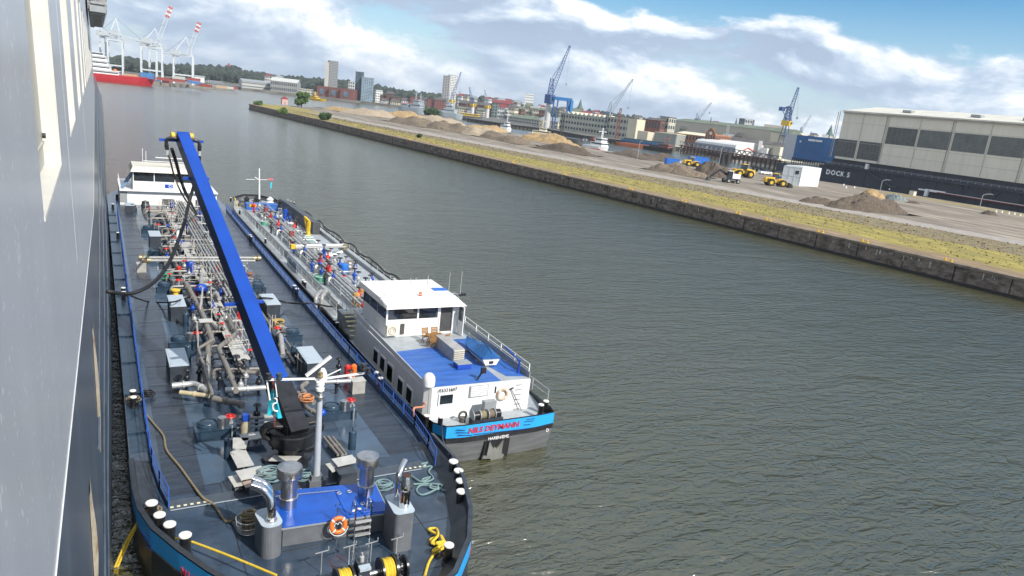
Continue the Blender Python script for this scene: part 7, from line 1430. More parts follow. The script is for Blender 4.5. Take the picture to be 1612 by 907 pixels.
lg = QY('Z1', 600, 520, HY+0.2); m = MB(); m.box((lg.x, HY+0.28, 4.55), (0.95, 0.04, 0.5)); lo = part('logo_panel', m, royal, wh); m = MB(); m.torus((lg.x+0.15, HY+0.25, 4.55), 0.16, 0.035, 'Y', 14, 4); part('logo_ring', m, white, lo)
m = MB(); m.bar((2.5, HY+1, 3.9), (4.0, HY+3, 5.9), 0.5, 0.12); part('side_stair', m, mat('slate blue', (0.16, 0.24, 0.36), 0.5), wh)
m = MB(); m.bar((8.5, HY+1, 6.9), (8.5, HY+1, 8.2), 0.16); m.bar((5.2, HY+1, 7.7), (11.5, HY+1, 7.7), 0.08); m.bar((6.6, HY+0.8, 8.25), (9.8, HY+0.8, 8.25), 0.18, 0.1); m.bar((5.1, HY+1, 7.4), (5.1, HY+1, 9.3), 0.05); m.bar((5.5, HY+1, 7.4), (5.5, HY+1, 9.0), 0.05); part('radar_mast', m, white, wh)
m = MB(); m.b2(2.4, 3.2, HY-0.06, HY, 2.3, 3.7); part('door', m, mgrey, sp); railing([(2.4, HY-1, 3.95), (2.4, HY+9, 3.95)], 0.9, white, b1, meshy=False); railing([(4.5, 103.6, D1), (11.5, 103.6, D1)], 1.0, wr, b1, meshy=False, step=1.1)
for i, (x, y, mm, r) in enumerate([(5.2, 103, greybox, 0.5), (8.3, 102.6, royal, 0.4), (9.4, 103.2, ck, 0.45), (3.6, 100, greybox, 0.5)]): m = MB(); m.lathe((x, y, D1), [(r, 0), (r*1.1, 0.3), (r*0.8, 0.6), (r*0.9, 0.8), (0.05, 0.95)], 10); part('deck_gear', m, mm, b1)
m = MB()
for y in range(36, 104, 9): m.b2(0.86, 0.94, y, y+0.15, 0.6, 1.95)
part('fender_rib', m, black, b1)
for i, (u, v, r) in enumerate([(171, 322, 0.5), (172, 347, 0.5), (173, 370, 0.45)]):
    p = G(u, v, 1.4); m = MB(); m.torus((0.75, p.y, 1.3), 0.35, 0.16, 'X', 14, 7); solo('tyre_fender', m, tyre, ['farthest', 'middle', 'nearest'][i]+' black tyre fender hanging between the near barge and the ship', 'fender', 'tyre fenders between barge and ship', loc=(0.75, p.y, 1.3))

# ================================================================== FAR TANK BARGE
D2 = 1.5; b2 = thing('tank_barge', 'farther pale decked tank barge with white deckhouse, blue roof and light blue stern', 'barge', (20.7, 70, 0))
YS = 32.6; out2 = [(16.15, YS+1.2), (16.5, YS+0.15), (17.6, YS), (20, YS), (22.4, YS), (23.7, YS+0.2), (24.15, YS+1.3), (24.9, YS+5), (25.6, YS+11), (25.7, 60), (25.7, 96), (25.2, 106), (23.6, 113), (21.6, 116), (19.4, 116), (17.6, 113.5), (16.4, 106), (16.05, 96), (16.05, 60), (16.05, YS+5)]
out2 = out2[::-1]
if sum(out2[i-1][0]*out2[i][1]-out2[i][0]*out2[i-1][1] for i in range(len(out2))) < 0: out2 = out2[::-1]
def off2(d):
    o = []; n_ = len(out2)
    for i, p in enumerate(out2):
        a = Vector(out2[i-1]); b_ = Vector(out2[(i+1) % n_]); t_ = (b_-a).normalized(); o.append((p[0]-t_.y*d, p[1]+t_.x*d))
    return o       # d > 0 moves inboard
def r2(d, z, rake=0.0, sh=0.0): return [(p[0]+(20.2-p[0])*rake*0.35*(p[1] < YS+2), p[1]+rake*(p[1] < YS+2), z+sh*max(0, (YS+4-p[1])/4 if p[1] < YS+4 else 0)+0.6*max(0, (p[1]-100)/16)) for p in off2(-d)]
def lo2(rings):
    m = MB(); m.loft(rings); v = [Vector(p) for p in m.v]; f = m.f[5]; nn = (v[f[1]]-v[f[0]]).cross(v[f[2]]-v[f[0]]); c_ = sum((v[i] for i in f), Vector())/4
    return rev(m) if nn.dot(c_-Vector((20.7, 70, 1))) < 0 else m
m = lo2([r2(0, -1.0, 0.5), r2(0, 0.0, 0.15), r2(0, 1.34, 0, 0.0)]); part('hull', m, hullgrey, b2)
m = lo2([r2(0.015, 1.28, 0, 0.0), r2(0.02, D2+0.15, 0, 0)]); part('black_band', m, black, b2)
m = lo2([r2(0, D2-0.16), r2(0, D2+0.16, 0, 0.75)]); part('bulwark', m, black, b2)
sel = [i for i, p in enumerate(out2) if p[1] < YS+5.5]
k0 = next(i for i in range(len(sel)) if sel[i]-sel[i-1] != 1) if any(sel[i]-sel[i-1] != 1 for i in range(1, len(sel))) else 0
sel = sel[k0:]+sel[:k0]; a0 = r2(0.03, 1.6, 0, 0.02); a1 = r2(0.03, D2+0.06, 0, 0.78)
m = MB(); m.loft([[a0[i] for i in sel], [a1[i] for i in sel]], closed=False); v = [Vector(p) for p in m.v]; f = m.f[3]; nn = (v[f[1]]-v[f[0]]).cross(v[f[2]]-v[f[0]]); c_ = sum((v[i] for i in f), Vector())/4
m = rev(m) if nn.dot(c_-Vector((20.5, 45, 1))) < 0 else m; part('stern_band', m, cyan, b2)
m = MB(); m.prism(off2(0.05), 1.36, D2); part('deck', m, lgrey, b2)
yl_ = YS
def QN(k, a, b_, y=None): return QY(k, a, b_, yl_ if y is None else y)
def wtext(txt, k, a, b_, size, m_, sh=0.0, y=None, bold=0.002, tiltz=None):
    p = QN(k, a, b_, y); p2 = Vector((1, 0, 0)); tb = place(text_mb(txt, size, 0.03, sh, 1.0, bold), frame((p.x, (y if y is not None else yl_)-0.06, p.z), (1, 0, 0))); return part('lettering', tb, m_, b2)
wtext('NILS DEYMANN', 'N4', 1038, 538, 0.47, redpaint, 0.12, bold=0.01); wtext('HAREN/EMS', 'N4', 1068, 612, 0.26, wpaint, 0.1, bold=0.002); wtext('D', 'N4', 1437, 558, 0.3, wpaint, y=YS+0.16); wtext('D', 'N4', 626, 652, 0.3, wpaint, y=YS+0.1)
for pts in [((755, 555), (820, 560)), ((752, 575), (850, 578)), ((765, 595), (870, 597)), ((1280, 478), (1345, 470)), ((1265, 495), (1335, 487)), ((1260, 520), (1310, 513)), ((880, 592), (1300, 545))]:
    a, b_ = QN('N4', *pts[0]), QN('N4', *pts[1]); m = MB(); m.bar((a.x, yl_-0.05, a.z), (b_.x, yl_-0.05, b_.z), 0.02, 0.035); part('band_line', m, npaint, b2)
# anchor pocket and anchor
def poly(k, pts, m_, name, y, par, d=0.06): 
    P_ = [QY(k, a, b_, y) for a, b_ in pts]; m = MB(); n_ = len(P_); vs = [(p.x, y, p.z) for p in P_]+[(p.x, y+d, p.z) for p in P_]; m.add(vs, [tuple(range(n_)), tuple(range(2*n_-1, n_-1, -1))]+[(i, (i+1) % n_, n_+(i+1) % n_, n_+i) for i in range(n_)])
    me = m.mesh(name, m_, ORG[par]); import bmesh as bmm; bm = bmm.new(); bm.from_mesh(me); bmm.ops.recalc_face_normals(bm, faces=bm.faces); bm.to_mesh(me); bm.free(); o = bpy.data.objects.new(name, me); C.objects.link(o); o.parent = par; ORG[o] = ORG[par]; return o
ap_ = poly('N4', [(975, 645), (1160, 622), (1130, 800), (940, 812)], mat('pocket black', (0.012, 0.012, 0.014), 0.5), 'anchor_pocket', YS-0.07, b2, 0.05)
anc = mat('anchor grey', (0.17, 0.17, 0.155), 0.6, var=0.15)
poly('N4', [(1008, 645), (1035, 700), (1045, 685), (1058, 700), (1112, 635), (1095, 740), (1115, 745), (1100, 775), (1050, 780), (1045, 800), (1025, 800), (1010, 775), (950, 775), (960, 760), (985, 755)], anc, 'anchor', YS-0.22, b2, 0.12)
# deckhouse
fl2 = (16.22, 35.5); HZ0, HZ1 = D2, 3.5; wallL = mat('deckhouse side white', (0.66, 0.66, 0.66), 0.4, var=0.03)
hx0, hx1, hy0, hy1 = 16.32, 23.35, 35.45, 48.9
m = MB(); m.prism([(hx0+0.35, hy0), (hx1, hy0-0.15), (hx1, hy1), (hx0, hy1), (hx0, hy0+0.4)], HZ0, HZ1); dh = part('deckhouse', m, white, b2)
m = MB(); m.b2(hx0-0.012, hx0, hy0+0.45, hy1, HZ0, HZ1-0.05); part('side_shade_sheet', m, mat('side wall painted shade', (0.66, 0.66, 0.66), 0.45, var=0.04), dh)  # thin sheet over the white side wall, its shade painted in as grey
m = MB(); m.prism([(hx0+0.4, hy0+0.08), (hx1-0.05, hy0-0.07), (hx1-0.05, hy1), (hx0+0.06, hy1), (hx0+0.06, hy0+0.45)], HZ1, HZ1+0.03); part('roof_deck', m, lgrey, dh)
yb = Q('N3', 600, 680, HZ1).y
m = MB(); m.prism([(hx0+0.42, hy0+0.12), (21.3, hy0+0.02), (21.3, yb+0.25), (hx0+0.1, yb-0.4), (hx0+0.1, hy0+0.5)], HZ1+0.03, HZ1+0.045); part('blue_roof_coating', m, deckblue, dh)
m = MB(); m.prism([(22.0, hy0+0.6), (hx1-0.1, hy0+0.3), (hx1-0.1, 43.2), (21.4, 43.2), (21.4, 39)], HZ1+0.03, HZ1+0.045); part('blue_roof_coating', m, deckblue, dh)
m = MB(); m.bar((hx0+0.02, hy0+0.5, HZ1+0.12), (hx0+0.02, hy1, HZ1+0.3), 0.05, 0.3); m.tube([(hx0, hy0+0.4, HZ1+0.3), (hx0, hy1, HZ1+0.52)], 0.03, 6); part('roof_coaming', m, wallL, dh)
m = MB(); m.bar((hx1, hy0, HZ1+0.2), (hx1, 47, HZ1+0.4), 0.05, 0.42); part('roof_coaming', m, mgrey, dh)
railing([(hx1+0.02, hy0+0.2, HZ1+0.2), (hx1+0.02, 47, HZ1+0.4)], 0.7, white, b2, meshy=False, step=2.0)
# side windows
for (a_, b_) in [(295, 745), (355, 810), (420, 880)]:
    p = PX(540+a_/5.667, 430+b_/5.667, hx0-0.02); m = MB(); m.box((hx0-0.03, p.y, p.z), (0.06, 1.05, 1.1)); w_ = part('window_frame', m, white, dh); m = MB(); m.box((hx0-0.06, p.y, p.z), (0.03, 0.8, 0.86)); part('window', m, glass, w_)
for (a_, b_) in [(258, 140), (337, 232), (403, 298)]:
    p = PX(560+a_/4.775, 560+b_/4.775, hx0-0.02); m = MB(); m.box((hx0-0.03, p.y, p.z), (0.06, 1.05, 1.1)); w_ = part('window_frame', m, white, dh); m = MB(); m.box((hx0-0.06, p.y, p.z), (0.03, 0.8, 0.86)); part('window', m, glass, w_)
# front wall: window, louvre, number, ring, ladder
yf = hy0-0.04
def fr_(a, b_): return QY('N4', a, b_, yf-0.06)
p = fr_(682, 328); m = MB(); m.box((p.x, yf-0.02, p.z), (1.02, 0.06, 0.74)); w_ = part('window_frame', m, white, dh); m = MB(); m.box((p.x, yf-0.06, p.z), (0.82, 0.04, 0.56)); part('window', m, glass, w_)
p = fr_(926, 265); m = MB(); m.box((p.x, yf-0.06, p.z), (1.28, 0.05, 0.74)); w_ = part('louvre_frame', m, mgrey, dh)
for k in range(6): m = MB(); m.box((p.x, yf-0.1, p.z-0.28+k*0.115), (1.15, 0.05, 0.07)); part('louvre_slat', m, white, w_)
wtext('02331667', 'N4', 692, 256, 0.3, mat('lettering black', (0.02, 0.02, 0.02), 0.5), 0.0, y=yf-0.06, bold=0.0)
p = fr_(1100, 285); rg = thing('lifebuoy', 'faded ring buoy wrapped in rope hanging on the white stern wall of the far barge', 'lifebuoy', tuple(p)); part('ring', place(tor(0.33, 0.09), Matrix.Translation(p+Vector((0, -0.1, 0)))), mat('faded buoy', (0.6, 0.42, 0.3), 0.7, var=0.2), rg)
for k in range(4): a_ = math.pi/4+k*math.pi/2; part('white_band', place(tor(0.33, 0.094, 4, 10, a_-0.2, a_+0.2), Matrix.Translation(p+Vector((0, -0.1, 0)))), cream, rg)
for k in range(6): p = fr_(1226+(-4*k), 215+k*36); m = MB(); m.box((p.x, yf-0.12, p.z), (0.42, 0.06, 0.03)); part('rung', m, mgrey, dh)
a, b_ = fr_(1165, 250), fr_(1240, 415); m = MB(); m.bar((a.x, yf-0.15, a.z), (b_.x, yf-0.3, b_.z), 0.04); m.bar((a.x-0.12, yf-0.15, a.z+0.03), (a.x+0.14, yf-0.15, a.z+0.1), 0.07); solo('deck_scrubber', m, black, 'dark long handled scrubber leaning on the white stern wall of the far barge', 'scrubber', loc=tuple(b_))
p = fr_(1050, 255); m = MB(); m.box((p.x, yf-0.08, p.z), (0.07, 0.06, 0.42)); part('wall_lamp', m, black, dh)
p = fr_(560, 200); m = MB(); m.lathe((p.x, hy0+0.1, p.z-0.35), [(0.22, 0), (0.36, 0.08), (0.38, 0.4), (0.33, 0.65), (0.18, 0.82), (0.02, 0.86)], 18); sd_ = part('satellite_dome', m, white, dh); m = MB(); m.bar((p.x, hy0-0.1, D2), (p.x, hy0-0.1, p.z-0.3), 0.05); part('dome_pole', m, mgrey, sd_)
# after deck: bollards and winch
for (a_, b_, s) in [(535, 430, .72), (640, 440, .72), (1395, 355, .78), (1432, 328, .78)]:
    p = Q('N4', a_, b_+8, 2.45); o = bollard(b2, (p.x, p.y, D2+0.2), s)
p = Q('N4', 985, 440, 2.1); wn2 = None; m = MB(); m.box((p.x, p.y, D2+0.2), (2.0, 0.6, 0.4)); wn2 = part('stern_winch', m, greybox, b2)
for k, (dx, mm) in enumerate([(-0.75, ck), (-0.3, rope_t), (0.25, mat('brown rope drum', (0.16, 0.12, 0.09), 0.8)), (0.7, ck)]):
    m = MB(); m.tube([(p.x+dx-0.18, p.y, D2+0.6), (p.x+dx+0.18, p.y, D2+0.6)], 0.25, 16); part('drum', m, mm, wn2); m = MB(); m.tube([(p.x+dx-0.24, p.y, D2+0.6), (p.x+dx-0.19, p.y, D2+0.6)], 0.32, 16); part('drum_flange', m, mgrey, wn2)
m = MB(); m.box((p.x+0.35, p.y+0.45, D2+0.9), (0.8, 0.4, 0.7)); part('motor', m, mgrey, wn2)
p = Q('N4', 805, 440, 2.0); m = MB(); m.torus((p.x, p.y, D2+0.42), 0.24, 0.07, 'Y', 16, 6); m.lathe((p.x, p.y, D2), [(0.2, 0), (0.2, 0.3)], 10); part('fairlead', m, mat('worn iron', (0.12, 0.11, 0.10), 0.5, 0.5), b2)
# wheelhouse
wx0, wx1, wy0, wy1 = 17.0, 22.45, 44.6, 49.6; WZ0_, WZ1_, WZT = HZ1, 4.75, 5.72
m = MB(); m.b2(wx0, 20.95, wy0, wy1, WZ0_, WZ1_); m.b2(20.95, wx1, wy0+0.05, wy1, WZ0_, WZ0_+0.15); m.b2(wx1-0.28, wx1, wy0, wy1, WZ0_, WZT); w2 = part('wheelhouse', m, white, b2)
m = MB(); m.b2(wx0+0.05, 20.9, wy0+0.06, wy0+0.1, WZ1_, WZT); m.b2(wx0+0.04, wx0+0.08, wy0+0.1, wy1, WZ1_, WZT); m.b2(wx0, 21, wy1-0.1, wy1-0.05, WZ1_, WZT); part('wheelhouse_glass', m, glass, w2)
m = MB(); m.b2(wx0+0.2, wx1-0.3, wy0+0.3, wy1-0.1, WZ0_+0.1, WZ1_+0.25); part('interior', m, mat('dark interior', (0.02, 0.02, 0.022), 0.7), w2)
for x in (wx0+0.05, 19.35, 20.93): m = MB(); m.b2(x-0.06, x+0.06, wy0, wy0+0.12, WZ1_, WZT); part('mullion', m, white, w2)
for y in (46.5, 48.2, wy1): m = MB(); m.b2(wx0, wx0+0.1, y-0.06, y+0.06, WZ1_, WZT); part('mullion', m, mgrey, w2)
m = MB(); m.b2(21.05, 22.05, wy0+0.12, wy0+0.16, WZ0_+0.15, WZT); part('doorway', m, mat('dark opening', (0.06, 0.06, 0.06), 0.7), w2); m = MB(); m.b2(20.98, 21.08, wy0-0.02, wy0+0.14, WZ0_, WZT); m.b2(22.05, 22.15, wy0-0.02, wy0+0.14, WZ0_, WZT); part('door_frame', m, white, w2)
m = MB(); m.b2(22.5, 22.56, wy0-0.9, wy0, WZ0_+0.1, WZT); dr_ = part('door', m, white, w2); m = MB(); m.b2(22.47, 22.59, wy0-0.75, wy0-0.15, WZ0_+1.1, WZT-0.15); part('door_pane', m, glass, dr_)
rx0, rx1, ry0, ry1 = 16.75, 22.75, 44.0, 50.3
m = MB(); m.add([(rx0, ry0, WZT), (rx1+0.1, ry0, WZT), (rx1-0.0, ry1, WZT), (rx0, ry1, WZT), (rx0+0.1, ry0+0.15, WZT+0.18), (rx1-0.1, ry0+0.15, WZT+0.18), (rx1-0.1, ry1-0.1, WZT+0.35), (rx0+0.1, ry1-0.1, WZT+0.35), (rx0+0.1, ry0+1.6, WZT+0.36), (rx1-0.15, ry0+1.6, WZT+0.36)], [(3, 2, 1, 0), (4, 5, 9, 8), (8, 9, 6, 7), (0, 1, 5, 4), (1, 2, 6, 9, 5), (2, 3, 7, 6), (3, 0, 4, 8, 7)]); rf = part('wheelhouse_roof', m, mat('roof cream white', (0.76, 0.73, 0.71), 0.45, var=0.03), w2)
p = Q('N3', 860, 145, WZT+0.37); m = MB(); m.box((p.x, p.y, WZT+0.38), (1.1, 0.7, 0.04)); part('roof_panel', m, skipb, rf)
m = MB(); p = Q('N3', 690, 200, WZT+0.37); m.lathe((p.x, p.y, WZT+0.36), [(0.12, 0), (0.12, 0.25), (0.02, 0.28)], 8); part('amber_beacon', m, orange, rf)
m = MB(); m.tube([(rx0+0.05, ry0+1.5, WZT-0.2), (rx0+0.05, ry0+1.5, WZT+0.48), (rx0+0.3, ry0+1.55, WZT+0.55), (rx1-0.2, ry0+1.55, WZT+0.55), (rx1+0.1, ry0+1.5, WZT+0.45), (rx1+0.1, ry0+1.5, WZT-0.1)], 0.025, 6); part('roof_rail', m, galv, rf)
m = MB()
for (a_, b_, h_) in [(600, 90, 0.6), (648, 90, 0.6), (745, 160, 1.1), (755, 80, 0.7), (940, 160, 1.6), (1045, 160, 1.7), (375, 205, 0.4)]: p = Q('N3', a_, b_+20, WZT+0.3); m.bar((p.x, p.y, WZT+0.2), (p.x, p.y, WZT+0.3+h_), 0.03)
part('aerials', m, galv, rf)
m = MB(); p = Q('N3', 1075, 195, WZT+0.4); m.box((p.x, p.y, WZT+0.45), (0.3, 0.2, 0.2)); m.box((p.x-0.3, p.y, WZT+0.4), (0.2, 0.2, 0.15)); part('searchlight', m, black, rf)
p = QY('N3', 432, 490, wy0-0.1); m = MB(); m.b2(p.x-0.42, p.x+0.42, wy0-0.4, wy0-0.02, WZ0_+0.25, WZ0_+0.95); ac = part('air_conditioner', m, cream, w2); m = MB(); m.torus((p.x-0.05, wy0-0.42, WZ0_+0.6), 0.26, 0.03, 'Y', 18, 5); m.torus((p.x-0.05, wy0-0.42, WZ0_+0.6), 0.14, 0.015, 'Y', 14, 4); part('fan_grille', m, mat('grille tan', (0.4, 0.37, 0.3), 0.6), ac)
p = QY('N3', 530, 510, wy0-0.1); m = MB(); m.b2(p.x-0.13, p.x+0.13, wy0-0.12, wy0, WZ0_+0.2, WZ0_+0.95); part('vent_grille', m, mat('dark brown grille', (0.08, 0.07, 0.06), 0.6), w2)
# roof furniture
ZR = HZ1+0.045
p = Q('N3', 815, 640, ZR); tb_ = thing('garden_table', 'folding teak table on the blue roof in front of the wheelhouse', 'table', (p.x, p.y, ZR)); m = MB()
for k in range(6): m = MB(); m.box((p.x-0.5+k*0.2, p.y, ZR+0.72), (0.18, 0.85, 0.03)); part('slat', m, wood, tb_)
for s_ in (-1, 1): m = MB(); m.bar((p.x-0.5, p.y+s_*0.35, ZR), (p.x+0.4, p.y+s_*0.35, ZR+0.7), 0.05); m.bar((p.x+0.5, p.y+s_*0.35, ZR), (p.x-0.4, p.y+s_*0.35, ZR+0.7), 0.05); part('leg', m, wood, tb_)
def chair(x, y, rz, label):
    t_ = thing('folding_chair', label, 'chair', (x, y, ZR), 'teak folding chairs on the blue roof', rz)
    for k in range(4): m = MB(); m.box((0, -0.18+k*0.12, 0.43), (0.42, 0.1, 0.025)); part('seat_slat', m, wood, t_, local=True)
    for k in range(4): m = MB(); m.box((0, 0.24+k*0.02, 0.55+k*0.11), (0.42, 0.025, 0.09)); part('back_slat', m, wood, t_, local=True)
    for s_ in (-1, 1): m = MB(); m.bar((s_*0.22, -0.2, 0), (s_*0.22, 0.2, 0.5), 0.035); m.bar((s_*0.22, 0.25, 0), (s_*0.22, -0.2, 0.45), 0.035); m.bar((s_*0.22, 0.2, 0.5), (s_*0.22, 0.32, 0.95), 0.035); part('leg', m, wood, t_, local=True)
chair(p.x-0.35, p.y+0.75, 0.0, 'left teak folding chair behind the table, facing the stern'); chair(p.x+0.35, p.y+0.75, 0.0, 'right teak folding chair behind the table, facing the stern'); chair(p.x-0.4, p.y-0.5, math.pi-0.3, 'teak folding chair at the near left corner of the table'); chair(p.x+0.55, p.y-0.3, math.pi+0.5, 'teak folding chair at the near right corner of the table')
m = MB(); m.b2(19.7, 20.5, 39.2, 42.2, ZR, ZR+0.8); du = part('louvred_duct', m, mat('duct grey', (0.36, 0.35, 0.34), 0.5), b2)
for k in range(5): m = MB(); m.box((20.1, 39.14, ZR+0.15+k*0.14), (0.74, 0.1, 0.05)); part('duct_slat', m, cream, du)
p = Q('N3', 1065, 815, ZR+0.2); m = MB(); m.box((p.x, p.y, ZR+0.18), (0.95, 0.7, 0.3)); o = part('roof_locker', m, royal, b2); m = MB(); m.box((p.x, p.y, ZR+0.35), (1.0, 0.75, 0.04)); part('lid', m, mgrey, o)
p = Q('N4', 935, 150, ZR+0.3); m = MB(); m.bar((p.x-0.2, p.y, ZR), (p.x+0.15, p.y, ZR+0.6), 0.08); m.box((p.x+0.2, p.y, ZR+0.62), (0.3, 0.2, 0.35)); part('searchlight', m, black, b2)
for (k, a_, b_) in [('N3', 1575, 860), ('N3', 1385, 790)]: pass
p = Q('N4', 1222, 130, ZR); m = MB(); m.lathe((p.x, p.y, ZR), [(0.12, 0), (0.06, 0.2), (0.06, 0.8), (0.12, 0.9)], 8); m.bar((p.x, p.y, ZR+0.8), (p.x+0.1, p.y+2.2, ZR+1.0), 0.08); part('boat_davit', m, royal, b2)
# covered dinghy
dn = thing('dinghy', 'small white dinghy under a peaked blue cover on the roof of the far barge', 'dinghy', (22.2, 41, ZR)); rings = []; cov_ = []
a = Q('N3', 1320, 805, ZR+0.25); b_ = Q('N3', 1120, 600, ZR+0.45); a = Vector((a.x, a.y, 0)); b_ = Vector((b_.x, b_.y+0.3, 0)); d = (b_-a); Ln = d.length; d.normalize(); nn = Vector((-d.y, d.x, 0)); secs = 10
def sec(i): s_ = i/secs; w_ = 0.72*(0.86+0.14*math.sin(s_*3)) * (1-max(0, (s_-0.45)/0.55)**2.2); return s_, max(w_, 0.02)
R1_, R2_, R3_, R4_ = [], [], [], []
for i in range(secs+1):
    s_, w_ = sec(i); c_ = a+d*(Ln*s_)
    for L_, k_, z in ((R1_, 0.62, 0.12), (R2_, 1.0, 0.55)): L_.append((c_, w_*k_, z))
pr_ = lambda L_: [tuple(c+nn*w+Vector((0, 0, ZR+z))) for c, w, z in L_]+[tuple(c-nn*w+Vector((0, 0, ZR+z))) for c, w, z in reversed(L_)]
m = MB(); m.loft([pr_(R1_), pr_(R2_)], True, True, False); part('hull', m, white, dn)
m = MB(); edge = [(c, w*1.04, 0.5) for c, w, z in R2_]; top_ = [(c, w*1.04, 0.6) for c, w, z in R2_]; ridge = [(c, 0.03, 0.62+0.42*math.exp(-((i/secs-0.22)/0.25)**2)+0.08) for i, (c, w, z) in enumerate(R2_)]
m.loft([pr_(edge), pr_(top_), pr_(ridge)], True); o = part('cover', m, mat('tarpaulin blue', (0.012, 0.10, 0.30), 0.6, var=0.1), dn)
for ob in (o,):
    import bmesh as bmm; bm = bmm.new(); bm.from_mesh(ob.data); bmm.ops.recalc_face_normals(bm, faces=bm.faces); bm.to_mesh(ob.data); bm.free()
c_ = a-d*0.03+Vector((0, 0, ZR+0.33)); m = MB(); m.box(tuple(c_+nn*0.0), (0.1, 0.26, 0.16), math.atan2(d.y, d.x)); part('motor_bracket', m, black, dn)
m = MB(); 
for q in (0.25, 0.7): c_ = a+d*(Ln*q); m.bar(c_+nn*0.6+Vector((0, 0, ZR)), c_-nn*0.6+Vector((0, 0, ZR)), 0.15, 0.3)
part('cradle', m, mgrey, dn)
# stairs and side gear left of the house
for k in range(6): p = Q('N3', 70+k*12, 570+k*32, 2.9-k*0.22); m = MB(); m.box((16.75, p.y if False else 52.2-k*0.42, 3.0-k*0.24), (0.85, 0.36, 0.04)); part('stair_tread', m, mat('tread edge yellow', (0.55, 0.5, 0.3), 0.6), b2)
m = MB(); m.b2(16.3, 17.4, 49.0, 49.1, D2, 3.0); m.b2(17.25, 17.3, 49.1, 52.5, D2, 3.2); part('stair_side', m, wallL, b2)
railing([(16.3, 49, HZ1), (16.25, 53.5, HZ1-0.2)], 0.4, white, b2, meshy=False, step=1.2); m = MB(); m.b2(16.4, 23.3, 52.6, 54.0, D2, D2+1.2); part('aft_platform', m, mgrey, b2)
# trunk deck, coamings, railings
m = MB(); m.b2(15.98, 16.14, 50, 104, D2-0.4, D2+0.42); m.b2(16.1, 16.4, 50, 104, D2, D2+0.03); part('black_side_bulwark', m, black, b2)
m = MB(); m.b2(17.6, 24.2, 54.2, 104, D2, D2+0.25); part('trunk_deck', m, lgrey, b2)
m = MB(); m.b2(17.5, 17.62, 54, 104, D2, D2+0.6); m.b2(24.2, 24.35, 54, 104, D2, D2+0.65); part('coaming', m, mgrey, b2)
for s0, s1 in [((16.9, 56), (16.9, 74)), ((16.9, 76), (16.9, 90)), ((16.9, 92), (16.95, 104))]: railing([(*s0, D2), (*s1, D2)], 1.0, galv, b2, meshy=True, step=2.0, t=0.04)
for s0, s1 in [((25.3, 54), (25.3, 72)), ((25.3, 72), (25.3, 90)), ((25.3, 90), (24.9, 104))]: railing([(*s0, D2), (*s1, D2)], 0.9, galv, b2, meshy=False, step=2.0, t=0.035)
railing([(25.35, 54, D2), (25.35, 36.0, D2)], 0.8, galv, b2, meshy=False, step=2.0, t=0.035)
# black hose draped along the far rail
pts = [Vector((25.2+0.12*math.sin(y*1.3), y, D2+0.85+0.18*math.sin(y*0.9))) for y in [60+k*1.6 for k in range(28)]]
hose(pts, 0.09, rubber, 'black hose draped in waves along the outer rail of the far barge', 'draped_hose')
# main pipes and valves
for i, (x, r, z) in enumerate([(18.85, 0.11, 2.5), (19.2, 0.14, 2.55), (19.6, 0.09, 2.6), (19.9, 0.11, 2.5), (20.3, 0.08, 2.65), (18.5, 0.05, 2.2)]):
    dx = 0.95*(0 if i else 0); pipe([(x, 55, z), (x+0.1, 80, z), (x+0.35, 104, z)], r, pipe_g if i % 2 else galv, b2)
for y in range(56, 104, 4): m = MB(); m.bar((18.4, y, 2.25), (20.7, y, 2.25), 0.09); [m.bar((x, y, D2+0.2), (x, y, 2.7), 0.06) for x in (18.4, 20.7)]; part('pipe_rack', m, galv, b2)
for i, (a_, b_) in enumerate([(370, 230), (535, 390), (680, 530)]):
    p = Q('N2', a_, b_, 2.0); pipe([(p.x, p.y, D2+0.2), (p.x, p.y, 2.45), (18.9, p.y+0.2, 2.5)], 0.1, white, b2); valve(b2, (p.x+0.45, p.y+0.1, 2.4), vbb, True, 1.0, rwm if False else None)
for i, (a_, b_) in enumerate([(490, 560), (350, 400), (830, 880)]):
    p = Q('N1', a_, b_, 2.0); pipe([(p.x, p.y, D2+0.2), (p.x, p.y, 2.45), (19.1, p.y+0.2, 2.5)], 0.1, white, b2); valve(b2, (p.x+0.45, p.y+0.1, 2.4), vbb, True)
for (u, v, mm) in [((1080, 590), None, vbb), ((625, 210), None, vbb), ((960, 480), None, vbb), ((800, 360), None, vbb), ((690, 430), None, vbr), ((590, 320), None, vbr), ((670, 280), None, vbr), ((1010, 700), None, vbr), ((1060, 820), None, vbr), ((1000, 520), None, vbg), ((560, 160), None, vbg)]:
    p = Q('N2', *u, 2.3); valve(b2, (p.x, p.y, 2.3), mm, True, 1.3)
for (u, mm) in [((500, 500), vbr), ((430, 430), vbr), ((380, 370), vbr), ((870, 830), vbr), ((940, 800), vbr), ((600, 440), vbb), ((560, 400), vbb), ((640, 520), vbr), ((940, 900), vbr), ((330, 330), vbg), ((280, 330), vbr), ((470, 440), vbb)]:
    p = Q('N1', *u, 2.3); valve(b2, (p.x, p.y, 2.3), mm, True, 1.4)
for i in range(30): valve(b2, (rnd.choice([18.3, 20.8, 21.3, 21.8, 22.3])+rnd.uniform(-.3, .3), rnd.uniform(55, 103), D2+0.7), rnd.choice([vbm, vbg, vbb, vbg]), True, 1.1)
for y in range(57, 102, 5): pipe([(20.2, y, 2.4), (21.4, y, 2.4), (21.9, y+0.8, 2.2), (22.4, y+0.8, D2+0.2)], 0.08, rnd.choice([white, pipe_g, galv]), b2)
